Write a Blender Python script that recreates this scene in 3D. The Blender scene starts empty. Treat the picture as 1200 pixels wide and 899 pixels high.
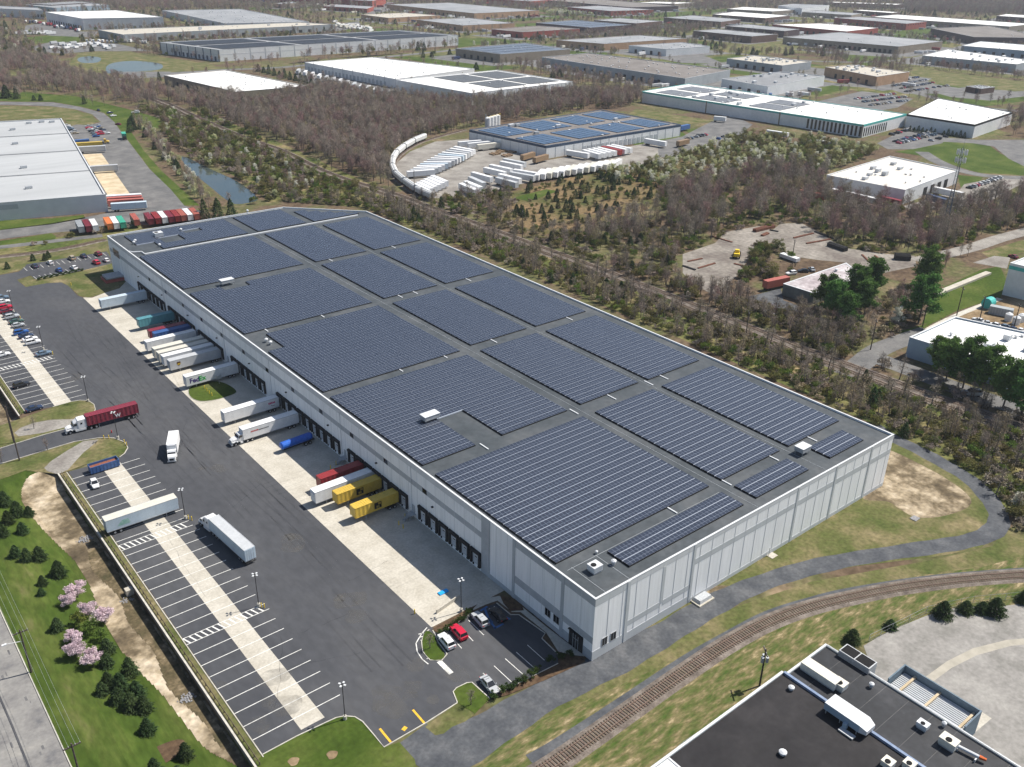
import bpy, math, random
import numpy as np
from mathutils import Vector, Matrix
random.seed(7); RNG = np.random.default_rng(7)
SC = bpy.context.scene
COL = SC.collection
# ---------------------------------------------------------------- camera
FPX, PITCH, ROLL, YAW = 1065.891, 0.45520253, 0.01762784, 0.68784381
PW, PH = 1200.0, 899.0
_cp, _sp, _cr, _sr = math.cos(PITCH), math.sin(PITCH), math.cos(ROLL), math.sin(ROLL)
_fw = np.array([0, _cp, -_sp]); _up = np.array([0, _sp, _cp]); _rt = np.array([1., 0, 0])
_R = np.array([_cr*_rt+_sr*_up, -(-_sr*_rt+_cr*_up), _fw])
_B = np.array([[math.cos(YAW), math.sin(YAW), 0], [-math.sin(YAW), math.cos(YAW), 0], [0, 0, 1]])
RB = _R @ _B.T
CAM = np.array([-95.37, -91.08, 122.0])
cam_d = bpy.data.cameras.new("camera"); cam = bpy.data.objects.new("camera", cam_d); COL.objects.link(cam)
cam_d.sensor_width = 36.0; cam_d.lens = FPX/PW*36.0; cam_d.clip_start = 1.0; cam_d.clip_end = 20000.0
_M = np.eye(4); _M[:3, 0] = RB[0]; _M[:3, 1] = -RB[1]; _M[:3, 2] = -RB[2]; _M[:3, 3] = CAM
cam.matrix_world = Matrix(_M.tolist())
SC.camera = cam
# ---------------------------------------------------------------- light
HAZE = 0.00008
SUN_TO = Vector((0.712, -0.19, 1.0)).normalized()
ELEV = math.asin(SUN_TO.z); AZ = math.atan2(SUN_TO.x, SUN_TO.y)
world = bpy.data.worlds.new("World"); SC.world = world; world.use_nodes = True
wn = world.node_tree; wn.nodes.clear()
sky = wn.nodes.new("ShaderNodeTexSky"); sky.sky_type = 'NISHITA'; sky.sun_disc = False
sky.sun_elevation = ELEV; sky.sun_rotation = AZ; sky.altitude = 100; sky.air_density = 1.0; sky.dust_density = 1.2
bg = wn.nodes.new("ShaderNodeBackground"); bg.inputs[1].default_value = 0.078
wo = wn.nodes.new("ShaderNodeOutputWorld")
wn.links.new(sky.outputs[0], bg.inputs[0]); wn.links.new(bg.outputs[0], wo.inputs[0])
sd = bpy.data.lights.new("sun", 'SUN'); sd.energy = 5.0; sd.angle = math.radians(0.5); sd.color = (1.0, 0.94, 0.85)
so = bpy.data.objects.new("sun", sd); COL.objects.link(so); so.rotation_euler = SUN_TO.to_track_quat('Z', 'Y').to_euler()
so.location = (0, 0, 300)
SC.view_settings.view_transform = 'Standard'; SC.view_settings.look = 'None'; SC.view_settings.gamma = 1.0
SC.view_settings.use_curve_mapping = False; SC.view_settings.exposure = 0.42
SC.render.engine = 'CYCLES'
cy = SC.cycles; cy.use_denoising = True; cy.max_bounces = 4; cy.diffuse_bounces = 3; cy.glossy_bounces = 2
cy.transmission_bounces = 2; cy.transparent_max_bounces = 6; cy.volume_bounces = 0; cy.use_adaptive_sampling = True
cy.adaptive_threshold = 0.02; cy.caustics_reflective = False; cy.caustics_refractive = False
try: cy.denoiser = 'OPENIMAGEDENOISE'; cy.denoising_input_passes = 'RGB_ALBEDO_NORMAL'
except Exception: pass

def g(x, y, z=0.0):
    """point of the plane at height z seen at pixel x, y of the 1200 px wide photograph"""
    d = RB.T @ np.array([(x-PW/2)/FPX, (y-PH/2)/FPX, 1.0])
    t = (z-CAM[2])/d[2]; p = CAM+t*d
    return Vector((float(p[0]), float(p[1]), float(z)))
def px_of(p):
    c = RB @ (np.array(p, float)-CAM)
    return PW/2+FPX*c[0]/c[2], PH/2+FPX*c[1]/c[2], c[2]

# ---------------------------------------------------------------- materials
MATS = {}
def _n(t, k, **kw):
    n = t.nodes.new(k)
    for a, b in kw.items(): setattr(n, a, b)
    return n
def mk(name, cols, scale=0.5, rough=0.9, spec=0.25, metal=0.0, detail=5, pos=None, scale2=None, amt2=0.25,
       rnd=0.0, bump=0.0, bscale=8.0, coord='Object', stretch=None, trans=0.0):
    """colours mixed along a ramp by noise; scale2 adds finer value noise; rnd varies per object"""
    if name in MATS: return MATS[name]
    m = bpy.data.materials.new(name); m.use_nodes = True; t = m.node_tree; t.nodes.clear()
    out = _n(t, "ShaderNodeOutputMaterial"); b = _n(t, "ShaderNodeBsdfPrincipled")
    t.links.new(b.outputs[0], out.inputs[0])
    b.inputs['Roughness'].default_value = rough; b.inputs['Metallic'].default_value = metal
    b.inputs['Specular IOR Level'].default_value = spec
    if isinstance(cols[0], (int, float)): cols = [cols]
    tc = _n(t, "ShaderNodeTexCoord"); src = tc.outputs[coord]
    if stretch:
        mp = _n(t, "ShaderNodeMapping"); mp.inputs['Scale'].default_value = stretch
        t.links.new(src, mp.inputs[0]); src = mp.outputs[0]
    if len(cols) > 1:
        nz = _n(t, "ShaderNodeTexNoise"); nz.inputs['Scale'].default_value = scale; nz.inputs['Detail'].default_value = detail
        nz.inputs['Roughness'].default_value = 0.62
        t.links.new(src, nz.inputs['Vector'])
        rp = _n(t, "ShaderNodeValToRGB"); el = rp.color_ramp.elements
        ps = pos or [0.36+0.28*i/(len(cols)-1) for i in range(len(cols))]
        while len(el) < len(cols): el.new(0.5)
        for e, p_, c in zip(el, ps, cols): e.position = p_; e.color = (*c, 1)
        t.links.new(nz.outputs[0], rp.inputs[0]); cur = rp.outputs[0]
    else:
        rg = _n(t, "ShaderNodeRGB"); rg.outputs[0].default_value = (*cols[0], 1); cur = rg.outputs[0]
    if scale2:
        n2 = _n(t, "ShaderNodeTexNoise"); n2.inputs['Scale'].default_value = scale2; n2.inputs['Detail'].default_value = 4
        t.links.new(src, n2.inputs['Vector'])
        mr = _n(t, "ShaderNodeMapRange"); mr.inputs[1].default_value = 0.3; mr.inputs[2].default_value = 0.7
        mr.inputs[3].default_value = 1-amt2; mr.inputs[4].default_value = 1+amt2
        t.links.new(n2.outputs[0], mr.inputs[0])
        mx = _n(t, "ShaderNodeVectorMath", operation='SCALE'); t.links.new(cur, mx.inputs[0]); t.links.new(mr.outputs[0], mx.inputs['Scale'])
        cur = mx.outputs[0]
    if rnd:
        oi = _n(t, "ShaderNodeObjectInfo"); hs = _n(t, "ShaderNodeHueSaturation")
        m1 = _n(t, "ShaderNodeMapRange"); m1.inputs[3].default_value = 1-rnd; m1.inputs[4].default_value = 1+rnd
        m2 = _n(t, "ShaderNodeMapRange"); m2.inputs[3].default_value = 0.5-rnd*0.09; m2.inputs[4].default_value = 0.5+rnd*0.09
        mo = _n(t, "ShaderNodeMath", operation='FRACT'); mm = _n(t, "ShaderNodeMath", operation='MULTIPLY'); mm.inputs[1].default_value = 7.31
        t.links.new(oi.outputs['Random'], m1.inputs[0]); t.links.new(oi.outputs['Random'], mm.inputs[0]); t.links.new(mm.outputs[0], mo.inputs[0])
        t.links.new(mo.outputs[0], m2.inputs[0]); t.links.new(m1.outputs[0], hs.inputs['Value']); t.links.new(m2.outputs[0], hs.inputs['Hue'])
        t.links.new(cur, hs.inputs['Color']); cur = hs.outputs[0]
    t.links.new(cur, b.inputs['Base Color'])
    if trans:
        tr = _n(t, "ShaderNodeBsdfTranslucent"); ms = _n(t, "ShaderNodeMixShader"); ms.inputs[0].default_value = trans
        t.links.new(cur, tr.inputs[0]); t.links.new(b.outputs[0], ms.inputs[1]); t.links.new(tr.outputs[0], ms.inputs[2])
        t.links.new(ms.outputs[0], out.inputs[0])
    if bump:
        nb = _n(t, "ShaderNodeTexNoise"); nb.inputs['Scale'].default_value = bscale; nb.inputs['Detail'].default_value = 3
        t.links.new(src, nb.inputs['Vector'])
        bp = _n(t, "ShaderNodeBump"); bp.inputs['Strength'].default_value = bump; bp.inputs['Distance'].default_value = 0.15
        t.links.new(nb.outputs[0], bp.inputs['Height']); t.links.new(bp.outputs[0], b.inputs['Normal'])
    MATS[name] = m
    return m
def C(h):
    """sRGB hex -> linear"""
    v = [int(h[i:i+2], 16)/255 for i in (0, 2, 4)]
    return tuple(x/12.92 if x <= 0.04045 else ((x+0.055)/1.055)**2.4 for x in v)
def paint(name, c, rough=0.4, spec=0.5):
    return mk(name, [c, tuple(x*0.86 for x in c)], scale=1.3, rough=rough, spec=spec, rnd=0.04)

# ---------------------------------------------------------------- mesh builder
class MB:
    def __init__(s): s.v = []; s.f = []; s.m = []; s.mats = []
    def mi(s, m):
        if m not in s.mats: s.mats.append(m)
        return s.mats.index(m)
    def face(s, pts, m):
        i = len(s.v); s.v += [tuple(p) for p in pts]; s.f.append(tuple(range(i, i+len(pts)))); s.m.append(s.mi(m))
    def box(s, x0, x1, y0, y1, z0, z1, m, top=None, rz=0.0, c=None, taper=None):
        a = [(x0, y0), (x1, y0), (x1, y1), (x0, y1)]
        b = a
        if taper: # inset of the upper face
            b = [(x0+taper, y0+taper), (x1-taper, y0+taper), (x1-taper, y1-taper), (x0+taper, y1-taper)]
        if rz:
            cx, cy_ = c if c else ((x0+x1)/2, (y0+y1)/2); cs, sn = math.cos(rz), math.sin(rz)
            rr = lambda q: (cx+(q[0]-cx)*cs-(q[1]-cy_)*sn, cy_+(q[0]-cx)*sn+(q[1]-cy_)*cs)
            a = [rr(q) for q in a]; b = [rr(q) for q in b]
        s.loft([[(*q, z0) for q in a], [(*q, z1) for q in b]], m, cap0=m, cap1=top or m)
    def loft(s, rings, m, cap0=None, cap1=None, closed=True):
        i = len(s.v); n = len(rings[0])
        for r in rings: s.v += [tuple(p) for p in r]
        k = s.mi(m)
        for j in range(len(rings)-1):
            for q in range(n if closed else n-1):
                a = i+j*n+q; b_ = i+j*n+(q+1) % n
                s.f.append((a, b_, b_+n, a+n)); s.m.append(k)
        if cap0: s.f.append(tuple(reversed(range(i, i+n)))); s.m.append(s.mi(cap0))
        if cap1: s.f.append(tuple(range(i+(len(rings)-1)*n, i+len(rings)*n))); s.m.append(s.mi(cap1))
    def prism(s, poly, z0, z1, m, top=None):
        if area(poly) < 0: poly = poly[::-1]
        s.loft([[(p[0], p[1], z0) for p in poly], [(p[0], p[1], z1) for p in poly]], m, cap0=m, cap1=top or m)
    def tube(s, p0, p1, r0, r1, m, n=6, cap=True):
        p0 = Vector(p0); p1 = Vector(p1); d = (p1-p0)
        if d.length < 1e-6: return
        q = d.to_track_quat('Z', 'Y'); rr = []
        for p, r in ((p0, r0), (p1, r1)):
            rr.append([p+q @ Vector((math.cos(2*math.pi*k/n)*r, math.sin(2*math.pi*k/n)*r, 0)) for k in range(n)])
        s.loft(rr, m, cap0=m if cap else None, cap1=m if cap else None)
    def build(s, name, parent=None, loc=None):
        """vertices are given in the frame of the parent thing (or in loc's frame when loc is given)"""
        me = bpy.data.meshes.new(name)
        me.from_pydata(s.v, [], s.f)
        for m in s.mats: me.materials.append(m)
        if s.m: me.polygons.foreach_set("material_index", s.m)
        o = bpy.data.objects.new(name, me); COL.objects.link(o)
        if parent: o.parent = parent
        if loc is not None: o.location = loc
        return o
def area(p):
    return 0.5*sum(p[i][0]*p[(i+1) % len(p)][1]-p[(i+1) % len(p)][0]*p[i][1] for i in range(len(p)))
def tag(o, label=None, cat=None, group=None, kind=None):
    if label: o['label'] = label
    if cat: o['category'] = cat
    if group: o['group'] = group
    if kind: o['kind'] = kind
    return o
def empty(name, loc=(0, 0, 0), rz=0.0, label=None, cat=None, group=None):
    o = bpy.data.objects.new(name, None); COL.objects.link(o); o.location = loc; o.rotation_euler = (0, 0, rz)
    o.empty_display_size = 0.5
    return tag(o, label, cat, group)
KIDS = {}
def copy_tree(o, parent=None, kids=None):
    c = o.copy(); COL.objects.link(c)
    if parent: c.parent = parent
    for ch in o.children: copy_tree(ch, c)
    return c
def place(proto, used, loc, rz=0.0, label=None, group=None, scale=None):
    """first call moves the proto itself, later calls copy it"""
    if proto.get('_used'):
        o = copy_tree(proto)
    else:
        o = proto; proto['_used'] = 1
    o.location = loc; o.rotation_euler = (0, 0, rz)
    if scale: o.scale = (scale,)*3 if isinstance(scale, (int, float)) else scale
    if label: o['label'] = label
    if group: o['group'] = group
    return o

# ---------------------------------------------------------------- exclusion map for planting
EXCL = []
def excl(poly, grow=0.0):
    p = np.array([(q[0], q[1]) for q in poly], float)
    if grow:
        c = p.mean(0); d = p-c; L = np.linalg.norm(d, axis=1, keepdims=True); p = c+d*(1+grow/np.maximum(L, 1e-3))
    EXCL.append((p, p.min(0), p.max(0)))
def inpoly(P, poly):
    x, y = P[:, 0], P[:, 1]; r = np.zeros(len(P), bool); n = len(poly)
    for i in range(n):
        x1, y1 = poly[i]; x2, y2 = poly[(i+1) % n]
        if y1 == y2: continue
        c = ((y1 > y) != (y2 > y)) & (x < (x2-x1)*(y-y1)/(y2-y1)+x1)
        r ^= c
    return r
def free(P):
    ok = np.ones(len(P), bool)
    for p, lo, hi in EXCL:
        k = ok & (P[:, 0] > lo[0]) & (P[:, 0] < hi[0]) & (P[:, 1] > lo[1]) & (P[:, 1] < hi[1])
        idx = np.nonzero(k)[0]
        if len(idx): ok[idx[inpoly(P[idx], p)]] = False
    return ok
def smooth(pts, n=6, closed=False):
    """Catmull-Rom through the points"""
    P = [Vector((p[0], p[1], 0)) for p in pts]; out = []; N = len(P)
    rng = range(N) if closed else range(N-1)
    for i in rng:
        a = P[(i-1) % N] if closed or i > 0 else P[0]*2-P[1]
        b, c = P[i], P[(i+1) % N]
        d = P[(i+2) % N] if closed or i+2 < N else P[-1]*2-P[-2]
        for k in range(n):
            t = k/n
            out.append(0.5*((2*b)+(c-a)*t+(2*a-5*b+4*c-d)*t*t+(3*b-a-3*c+d)*t**3))
    if not closed: out.append(P[-1])
    return out
def sheet(name, poly, z, m, sm=0, ex=True, grow=0.0):
    """flat ground sheet"""
    if sm: poly = smooth(poly, sm, True)
    poly = [(p[0], p[1]) for p in poly]
    if area(poly) < 0: poly = poly[::-1]
    b = MB(); b.face([(p[0], p[1], z) for p in poly], m)
    o = b.build(name); tag(o, kind='structure')
    if ex: excl(poly, grow)
    return o
def gsheet(name, pts, z, m, sm=0, ex=True, grow=0.0):
    return sheet(name, [g(*p) for p in pts], z, m, sm, ex, grow)
def offset_line(pts, w):
    P = [Vector((p[0], p[1], 0)) for p in pts]; L = []; R = []
    for i, p in enumerate(P):
        d = (P[min(i+1, len(P)-1)]-P[max(i-1, 0)]).normalized(); n = Vector((-d.y, d.x, 0))
        L.append(p+n*w); R.append(p-n*w)
    return L, R
def ribbon(name, pts, w, z, m, ex=True, kind='structure'):
    L, R = offset_line(pts, w/2); b = MB()
    for i in range(len(L)-1):
        b.face([(R[i].x, R[i].y, z), (R[i+1].x, R[i+1].y, z), (L[i+1].x, L[i+1].y, z), (L[i].x, L[i].y, z)], m)
        if ex: excl([R[i], R[i+1], L[i+1], L[i]])
    o = b.build(name); tag(o, kind=kind); return o
def kerb(pts, closed=False, w=0.18, h=0.14, z=0.0, m=None, name='kerb', label=None):
    if closed: pts = list(pts)+[pts[0]]
    L, R = offset_line(pts, w/2); b = MB(); m = m or M_KERB
    for i in range(len(L)-1):
        q = [R[i], R[i+1], L[i+1], L[i]]
        if (q[1]-q[0]).length < 1e-3: continue
        b.prism([(p.x, p.y) for p in q], z, z+h, m)
    return tag(b.build(name), kind='structure')
# ================================================================ materials of the place
M_ASPH = mk("asphalt", [(.054, .057, .065), (.065, .068, .076), (.080, .082, .088)], scale=0.05, rough=0.85, scale2=0.7, amt2=0.12, detail=12, stretch=(1, .45, 1))
M_ASPH_OLD = mk("asphalt_old", [(.105, .106, .108), (.14, .139, .138), (.18, .177, .172)], scale=0.12, rough=0.9, scale2=1.2, amt2=0.13, detail=8)
M_ASPH_MID = mk("asphalt_mid", [(.10, .10, .104), (.13, .13, .132), (.165, .162, .16)], scale=0.08, rough=0.9, scale2=1.1, amt2=0.15, detail=8)
M_CONC = mk("concrete", [(.42, .392, .333), (.465, .438, .378), (.51, .482, .42)], scale=0.25, rough=0.9, scale2=2.0, amt2=0.1, detail=8)
M_CONC_TAN = mk("concrete_tan", [(.42, .34, .22), (.5, .41, .28), (.58, .49, .35)], scale=0.2, rough=0.9, scale2=2.0, amt2=0.08)
M_KERB = mk("kerb_concrete", [(.42, .40, .35), (.56, .54, .48)], scale=0.8, rough=0.9)
M_WHITE_LINE = mk("road_paint_white", [(.55, .55, .52), (.78, .78, .75)], scale=1.5, rough=0.7)
M_YELLOW_LINE = mk("road_paint_yellow", [(.62, .36, .03), (.75, .47, .05)], scale=1.5, rough=0.7)
M_LAWN = mk("lawn_grass", [(.036, .062, .010), (.052, .083, .014), (.082, .108, .024), (.15, .145, .06)], scale=0.06, rough=1, spec=.1, scale2=0.9, amt2=0.22, detail=9, pos=[.3, .45, .6, .75])
M_LAWN_DRY = mk("dry_grass", [(.060, .085, .022), (.105, .112, .042), (.17, .148, .075), (.29, .235, .14)], scale=0.11, rough=1, spec=.1, scale2=1.1, amt2=0.25, detail=10, pos=[.3, .47, .6, .75])
M_LAWN_STREAK = mk("streaky_grass", [(.055, .09, .02), (.105, .112, .042), (.185, .155, .08), (.36, .29, .175)], scale=0.7, rough=1, spec=.1, scale2=2.2, amt2=0.25, detail=13, pos=[.34, .48, .59, .68], stretch=(.35, 1, 1))
M_DIRT = mk("bare_dirt", [(.075, .06, .04), (.14, .11, .07), (.33, .27, .185), (.55, .47, .36)], scale=0.13, rough=1, spec=.1, scale2=0.8, amt2=0.28, detail=10, pos=[.33, .45, .55, .68])
M_DIRT_RED = mk("clay_dirt", [(.15, .105, .06), (.22, .16, .095), (.34, .26, .165)], scale=0.12, rough=1, spec=.1, scale2=1, amt2=.25, detail=9)
M_GRAVEL = mk("gravel_grey", [(.062, .067, .077), (.085, .091, .10), (.12, .124, .132)], scale=0.22, rough=1, scale2=1.5, amt2=0.16, detail=12)
M_GRAVEL_LIGHT = mk("gravel_light", [(.18, .165, .15), (.24, .225, .205), (.30, .285, .26)], scale=0.1, rough=1, scale2=1.5, amt2=0.18, detail=9)
M_BALLAST = mk("ballast", [(.11, .092, .08), (.16, .135, .115), (.22, .19, .165)], scale=0.4, rough=1, scale2=3, amt2=.25)
M_FOREST = mk("forest_floor", [(.085, .060, .042), (.13, .095, .064), (.10, .105, .045), (.21, .16, .105)], scale=0.03, rough=1, spec=.05, scale2=0.5, amt2=0.35, detail=10, pos=[.34, .47, .56, .7])
M_BRUSH = mk("brush_ground", [(.07, .095, .028), (.12, .125, .045), (.20, .165, .085), (.27, .21, .12)], scale=0.06, rough=1, spec=.05, scale2=0.6, amt2=0.35, detail=10, pos=[.35, .48, .6, .72])
M_MULCH = mk("mulch", [(.07, .045, .03), (.13, .088, .055)], scale=1, rough=1, spec=.05)
M_WATER = mk("pond_water", [(.035, .06, .07), (.06, .075, .07)], scale=0.03, rough=0.06, spec=0.9, bump=0.06, bscale=0.8)
# ================================================================ terrain
def hz(x, y):
    """the basin west of the two retaining walls lies lower than the lots"""
    def sm(a, b, t):
        return min(1, max(0, (t-a)/(b-a)))
    dx = 1-sm(-68, -76, x) if x > -76 else 0
    if x > -60.05: return 0.0
    dy = max(sm(13, 18, y)*(1-sm(126, 133, y)), sm(166, 171, y)*(1-sm(255, 275, y)))
    return -2.1*dx*dy
def gp(x, y):
    p = g(x, y); return Vector((p.x, p.y, hz(p.x, p.y)))
xs = [-9000, -5000, -2500, -1200, -600, -300, -150]+list(np.arange(-100, -60.5, 2.0))+[-60.06, -60.04, -40, -20, 0, 50, 100, 200, 400, 800, 1600, 3200, 6000, 9000]
ys = [-6000, -3000, -1500, -700, -300, -100, -50, 0, 13, 14, 15, 16, 17, 18]+list(np.arange(20, 126, 3.0))+[126, 127, 128, 129, 130, 131, 132, 133, 150, 166, 167, 168, 169, 170, 171]+list(np.arange(174, 255, 3.0))+[255, 260, 265, 270, 275, 300, 400, 600, 900, 1500, 2500, 4000, 7000, 12000]
gb = MB(); vi = {}
for j, y in enumerate(ys):
    for i, x in enumerate(xs):
        gb.v.append((x, y, hz(x, y)))
for j in range(len(ys)-1):
    for i in range(len(xs)-1):
        a = j*len(xs)+i; gb.f.append((a, a+1, a+1+len(xs), a+len(xs))); gb.m.append(0)
gb.mats = [M_FOREST]
tag(gb.build("ground"), kind='structure')
def drape(name, poly, dz, m, step=2.0, ex=True):
    """a sheet that follows the basin: grid cells clipped coarsely to the polygon"""
    P = np.array([(p[0], p[1]) for p in poly]); lo, hi = P.min(0), P.max(0)
    X = np.arange(math.floor(lo[0]), hi[0]+step, step); Y = np.arange(math.floor(lo[1]), hi[1]+step, step); b = MB(); idx = {}
    cx, cyy = np.meshgrid(X[:-1]+step/2, Y[:-1]+step/2); Q = np.stack([cx.ravel(), cyy.ravel()], 1); ok = inpoly(Q, P)
    for (qx, qy), o in zip(Q, ok):
        if not o: continue
        f = []
        for dx, dy in ((-1, -1), (1, -1), (1, 1), (-1, 1)):
            k = (round(qx+dx*step/2, 2), round(qy+dy*step/2, 2))
            if k not in idx:
                kx = min(k[0], -60.07)
                idx[k] = len(b.v); b.v.append((kx, k[1], hz(kx, k[1])+dz))
            f.append(idx[k])
        b.f.append(tuple(f)); b.m.append(0)
    b.mats = [m]
    o = b.build(name); tag(o, kind='structure')
    if ex: excl(poly)
    return o
# ---- west strip: street, lawn, basin
WL = [g(-30, 556), g(0, 549), g(28, 540), g(55, 532), g(80, 523), g(60, 549)]+[Vector((-60.1, y, 0)) for y in (131, 100, 60, 14)]+[g(310, 900), g(320, 960), g(60, 1000), g(-60, 700)]
drape("lawn", WL, 0.05, mk("mown_lawn", [(.034, .060, .010), (.050, .080, .014), (.080, .105, .024), (.15, .14, .06)], scale=0.16, rough=1, spec=.1, scale2=1.2, amt2=.22, detail=11, pos=[.3, .47, .6, .74], stretch=(1, .3, 1)), 1.0)
drape("dirt", smooth([g(30, 562), g(50, 552), g(70, 554), (-60.1, 128), (-60.1, 90), (-60.1, 50), (-60.1, 16), g(286, 893), g(266, 882), g(238, 866), g(210, 832), g(186, 802), g(160, 776), g(135, 746), g(116, 712), g(104, 680), g(88, 652), g(66, 630), g(42, 606), g(24, 580)], 4, True), 0.10, M_DIRT, 0.25)
drape("dirt", smooth([g(-20, 450), g(0, 460), (-60.1, 185), (-60.1, 168), g(40, 500), g(10, 512), g(-30, 520)], 3, True), 0.10, M_DIRT, 0.5)
M_STREET = mk("street_worn", [(.13, .13, .135), (.19, .185, .18), (.23, .225, .215), (.28, .27, .25)], scale=0.22, rough=0.9, scale2=1.6, amt2=0.1, detail=9, pos=[.3, .42, .55, .7])
sheet("road", [(-83.4, -30), (-83.4, 140), (-110, 140), (-110, -30)], 0.06, M_STREET)
kerb([(-83.3, -30), (-83.3, 30), (-83.3, 80), (-83.3, 140)], z=0.0, h=0.2)
ribbon("road_seam", [(-88.6, -30), (-88.7, 50), (-88.9, 64), (-88.6, 140)], 0.35, 0.066, M_ASPH, False)
for k in range(26):
    x = -84.5-random.random()*12; y = 25+random.random()*65; l = .5+random.random()*1.3; w = .12+random.random()*.3
    sheet("road_patch", [(x, y), (x+w, y), (x+w, y+l), (x, y+l)], 0.067+k*0.0002, M_ASPH_MID, ex=False)
drape("mud", smooth([(-60.6, 96), (-62.4, 98), (-64.5, 88), (-63, 76), (-64, 66), (-63, 55), (-64.2, 44), (-62.4, 33), (-62.3, 26), (-60.7, 24), (-60.6, 40), (-60.6, 70)], 4, True), 0.13, mk("wet_mud", [(.06, .055, .028), (.10, .08, .045), (.16, .125, .075), (.38, .31, .21)], scale=.35, rough=1, spec=.2, scale2=1.5, amt2=.3, detail=11, pos=[.3, .48, .58, .75]), 0.25)
# ---- truck court
ASPH = [(-57.9, 17.6)]+[g(*p) for p in [(348, 863), (382, 847), (394, 841.5), (404, 839.5), (416, 840.5), (425, 846), (437, 860), (450, 876), (536, 824), (531, 813), (535, 807), (547, 800), (553, 799.5), (575, 819), (588, 811), (654, 778), (654, 767), (635, 748.5), (639, 742.5), (608, 720.7), (598.5, 720.7), (582, 707), (570, 711), (552, 718), (520, 738)]]+[(-18.4, 26.2), (-18.4, 253.5)]+[g(*p) for p in [(91, 346.5), (80, 335), (72, 331), (55, 332), (30, 336.5), (23, 331), (20, 328), (-30, 338)]]+[(-57.9, 268), (-57.9, 170), g(62, 477), g(84, 470.8), g(94, 469.3), g(104, 470), g(110, 474), g(112, 480), g(108, 488), g(98, 496), g(78, 503), g(50, 510.5), g(24, 518.5), g(0, 526), g(-40, 538), g(-40, 556), g(0, 544), g(26.7, 536), g(56.7, 527), g(86.7, 518), g(116.7, 513.3), g(133, 513.5), g(146, 518.3), g(150, 525), g(146, 531.7), g(140, 536), g(80, 553)]
sheet("parking_lot", ASPH, 0.03, M_ASPH)
sheet("concrete_apron", [(-18.4, 26.2), (0, 26.2), (0, 262), g(140, 338), g(132, 340), g(121, 344), g(108, 349), g(98.7, 348.7), (-18.4, 253.5)], 0.034, M_CONC)
gsheet("lawn", [(40, 328), (97, 317), (135, 308), (140, 338), (121, 344), (104, 349), (93, 347), (80, 335), (72, 331), (55, 332), (30, 336.5), (22, 329)], 0.05, M_LAWN_DRY)
sheet("parking_lot", [g(*p) for p in [(-40, 330), (22, 318.5), (29, 313), (31, 310), (125, 295), (135, 309), (96, 317.5), (44, 329.5), (36, 323), (20, 328), (-40, 341)]], 0.044, M_ASPH)
for y0, y1 in ((18.6, 129.0), (168.9, 268)):
    sheet("concrete_strip", [(-50.5, y0), (-46, y0), (-46, y1), (-50.5, y1)], 0.040, M_CONC)
    n = int((y1-y0)/5.5)
ml = MB()
def line(x0, x1, y0, y1, z=0.046, m=None, b=None):
    (b or ml).face([(x0, y0, z), (x1, y0, z), (x1, y1, z), (x0, y1, z)], m or M_WHITE_LINE)
def seg(p, q, w, z=0.046, m=None, b=None):
    p = Vector((p[0], p[1], 0)); q = Vector((q[0], q[1], 0)); d = (q-p).normalized()*1; n = Vector((-d.y, d.x, 0))*w/2
    (b or ml).face([(v.x, v.y, z) for v in (p-n, q-n, q+n, p+n)], m or M_WHITE_LINE)
def hatch(x0, x1, y0, y1, st=1.15):
    line(x0, x1, y0, y0+.15); line(x0, x1, y1-.15, y1)
    x = x0
    while x < x1-1: seg((x+.75, y0+.1), (x+.05, y1-.1), .3, z=.0464); x += st
ly = [21.6+3.68*i for i in range(8)]
for y in ly+[56.6+3.65*i for i in range(9)]+[92.2+3.68*i for i in range(10)]:
    if y < 129: line(-57.9, -41.3, y-.08, y+.08)
hatch(-57.9, -41, 50.7, 52.9); hatch(-57.9, -42, 88.2, 90.6)
for i in range(27):
    y = 171.4+3.68*i
    if 203 < y < 207: continue
    line(-57.9, -41.3, y-.08, y+.08)
hatch(-57.9, -41.3, 203.2, 205.8)
tag(ml.build("lane_markings"), kind='structure')
M_MARK = bpy.data.materials.new("tyre_marks"); M_MARK.use_nodes = True; t = M_MARK.node_tree; t.nodes.clear()
def mark_mat(m, col, dens, sc):
    m.use_nodes = True; t = m.node_tree; t.nodes.clear(); o = _n(t, "ShaderNodeOutputMaterial"); mx = _n(t, "ShaderNodeMixShader"); tr = _n(t, "ShaderNodeBsdfTransparent"); df = _n(t, "ShaderNodeBsdfDiffuse"); df.inputs[0].default_value = (*col, 1)
    tc = _n(t, "ShaderNodeTexCoord"); nz = _n(t, "ShaderNodeTexNoise"); nz.inputs['Scale'].default_value = sc; nz.inputs['Detail'].default_value = 6; mr = _n(t, "ShaderNodeMapRange"); mr.inputs[1].default_value = .3; mr.inputs[2].default_value = .8; mr.inputs[4].default_value = dens
    t.links.new(tc.outputs['Object'], nz.inputs['Vector']); t.links.new(nz.outputs[0], mr.inputs[0]); t.links.new(mr.outputs[0], mx.inputs[0]); t.links.new(tr.outputs[0], mx.inputs[1]); t.links.new(df.outputs[0], mx.inputs[2]); t.links.new(mx.outputs[0], o.inputs[0]); return m
mark_mat(M_MARK, (.034, .034, .037), .18, .03); M_DUST = mark_mat(bpy.data.materials.new("dusty_patches"), (.17, .165, .155), .4, .35); M_SEALC = mark_mat(bpy.data.materials.new("sealed_cracks"), (.02, .02, .022), .6, .4)
rs = random.Random(5); mb_ = MB()
def strip_path(P, w, z, m):
    for i in range(len(P)-1):
        p, q = Vector((*P[i], 0)), Vector((*P[i+1], 0)); d = (q-p).normalized(); n = Vector((-d.y, d.x, 0))*w/2; mb_.face([(v.x, v.y, z) for v in (p-n, q-n, q+n, p+n)], m)
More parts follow.
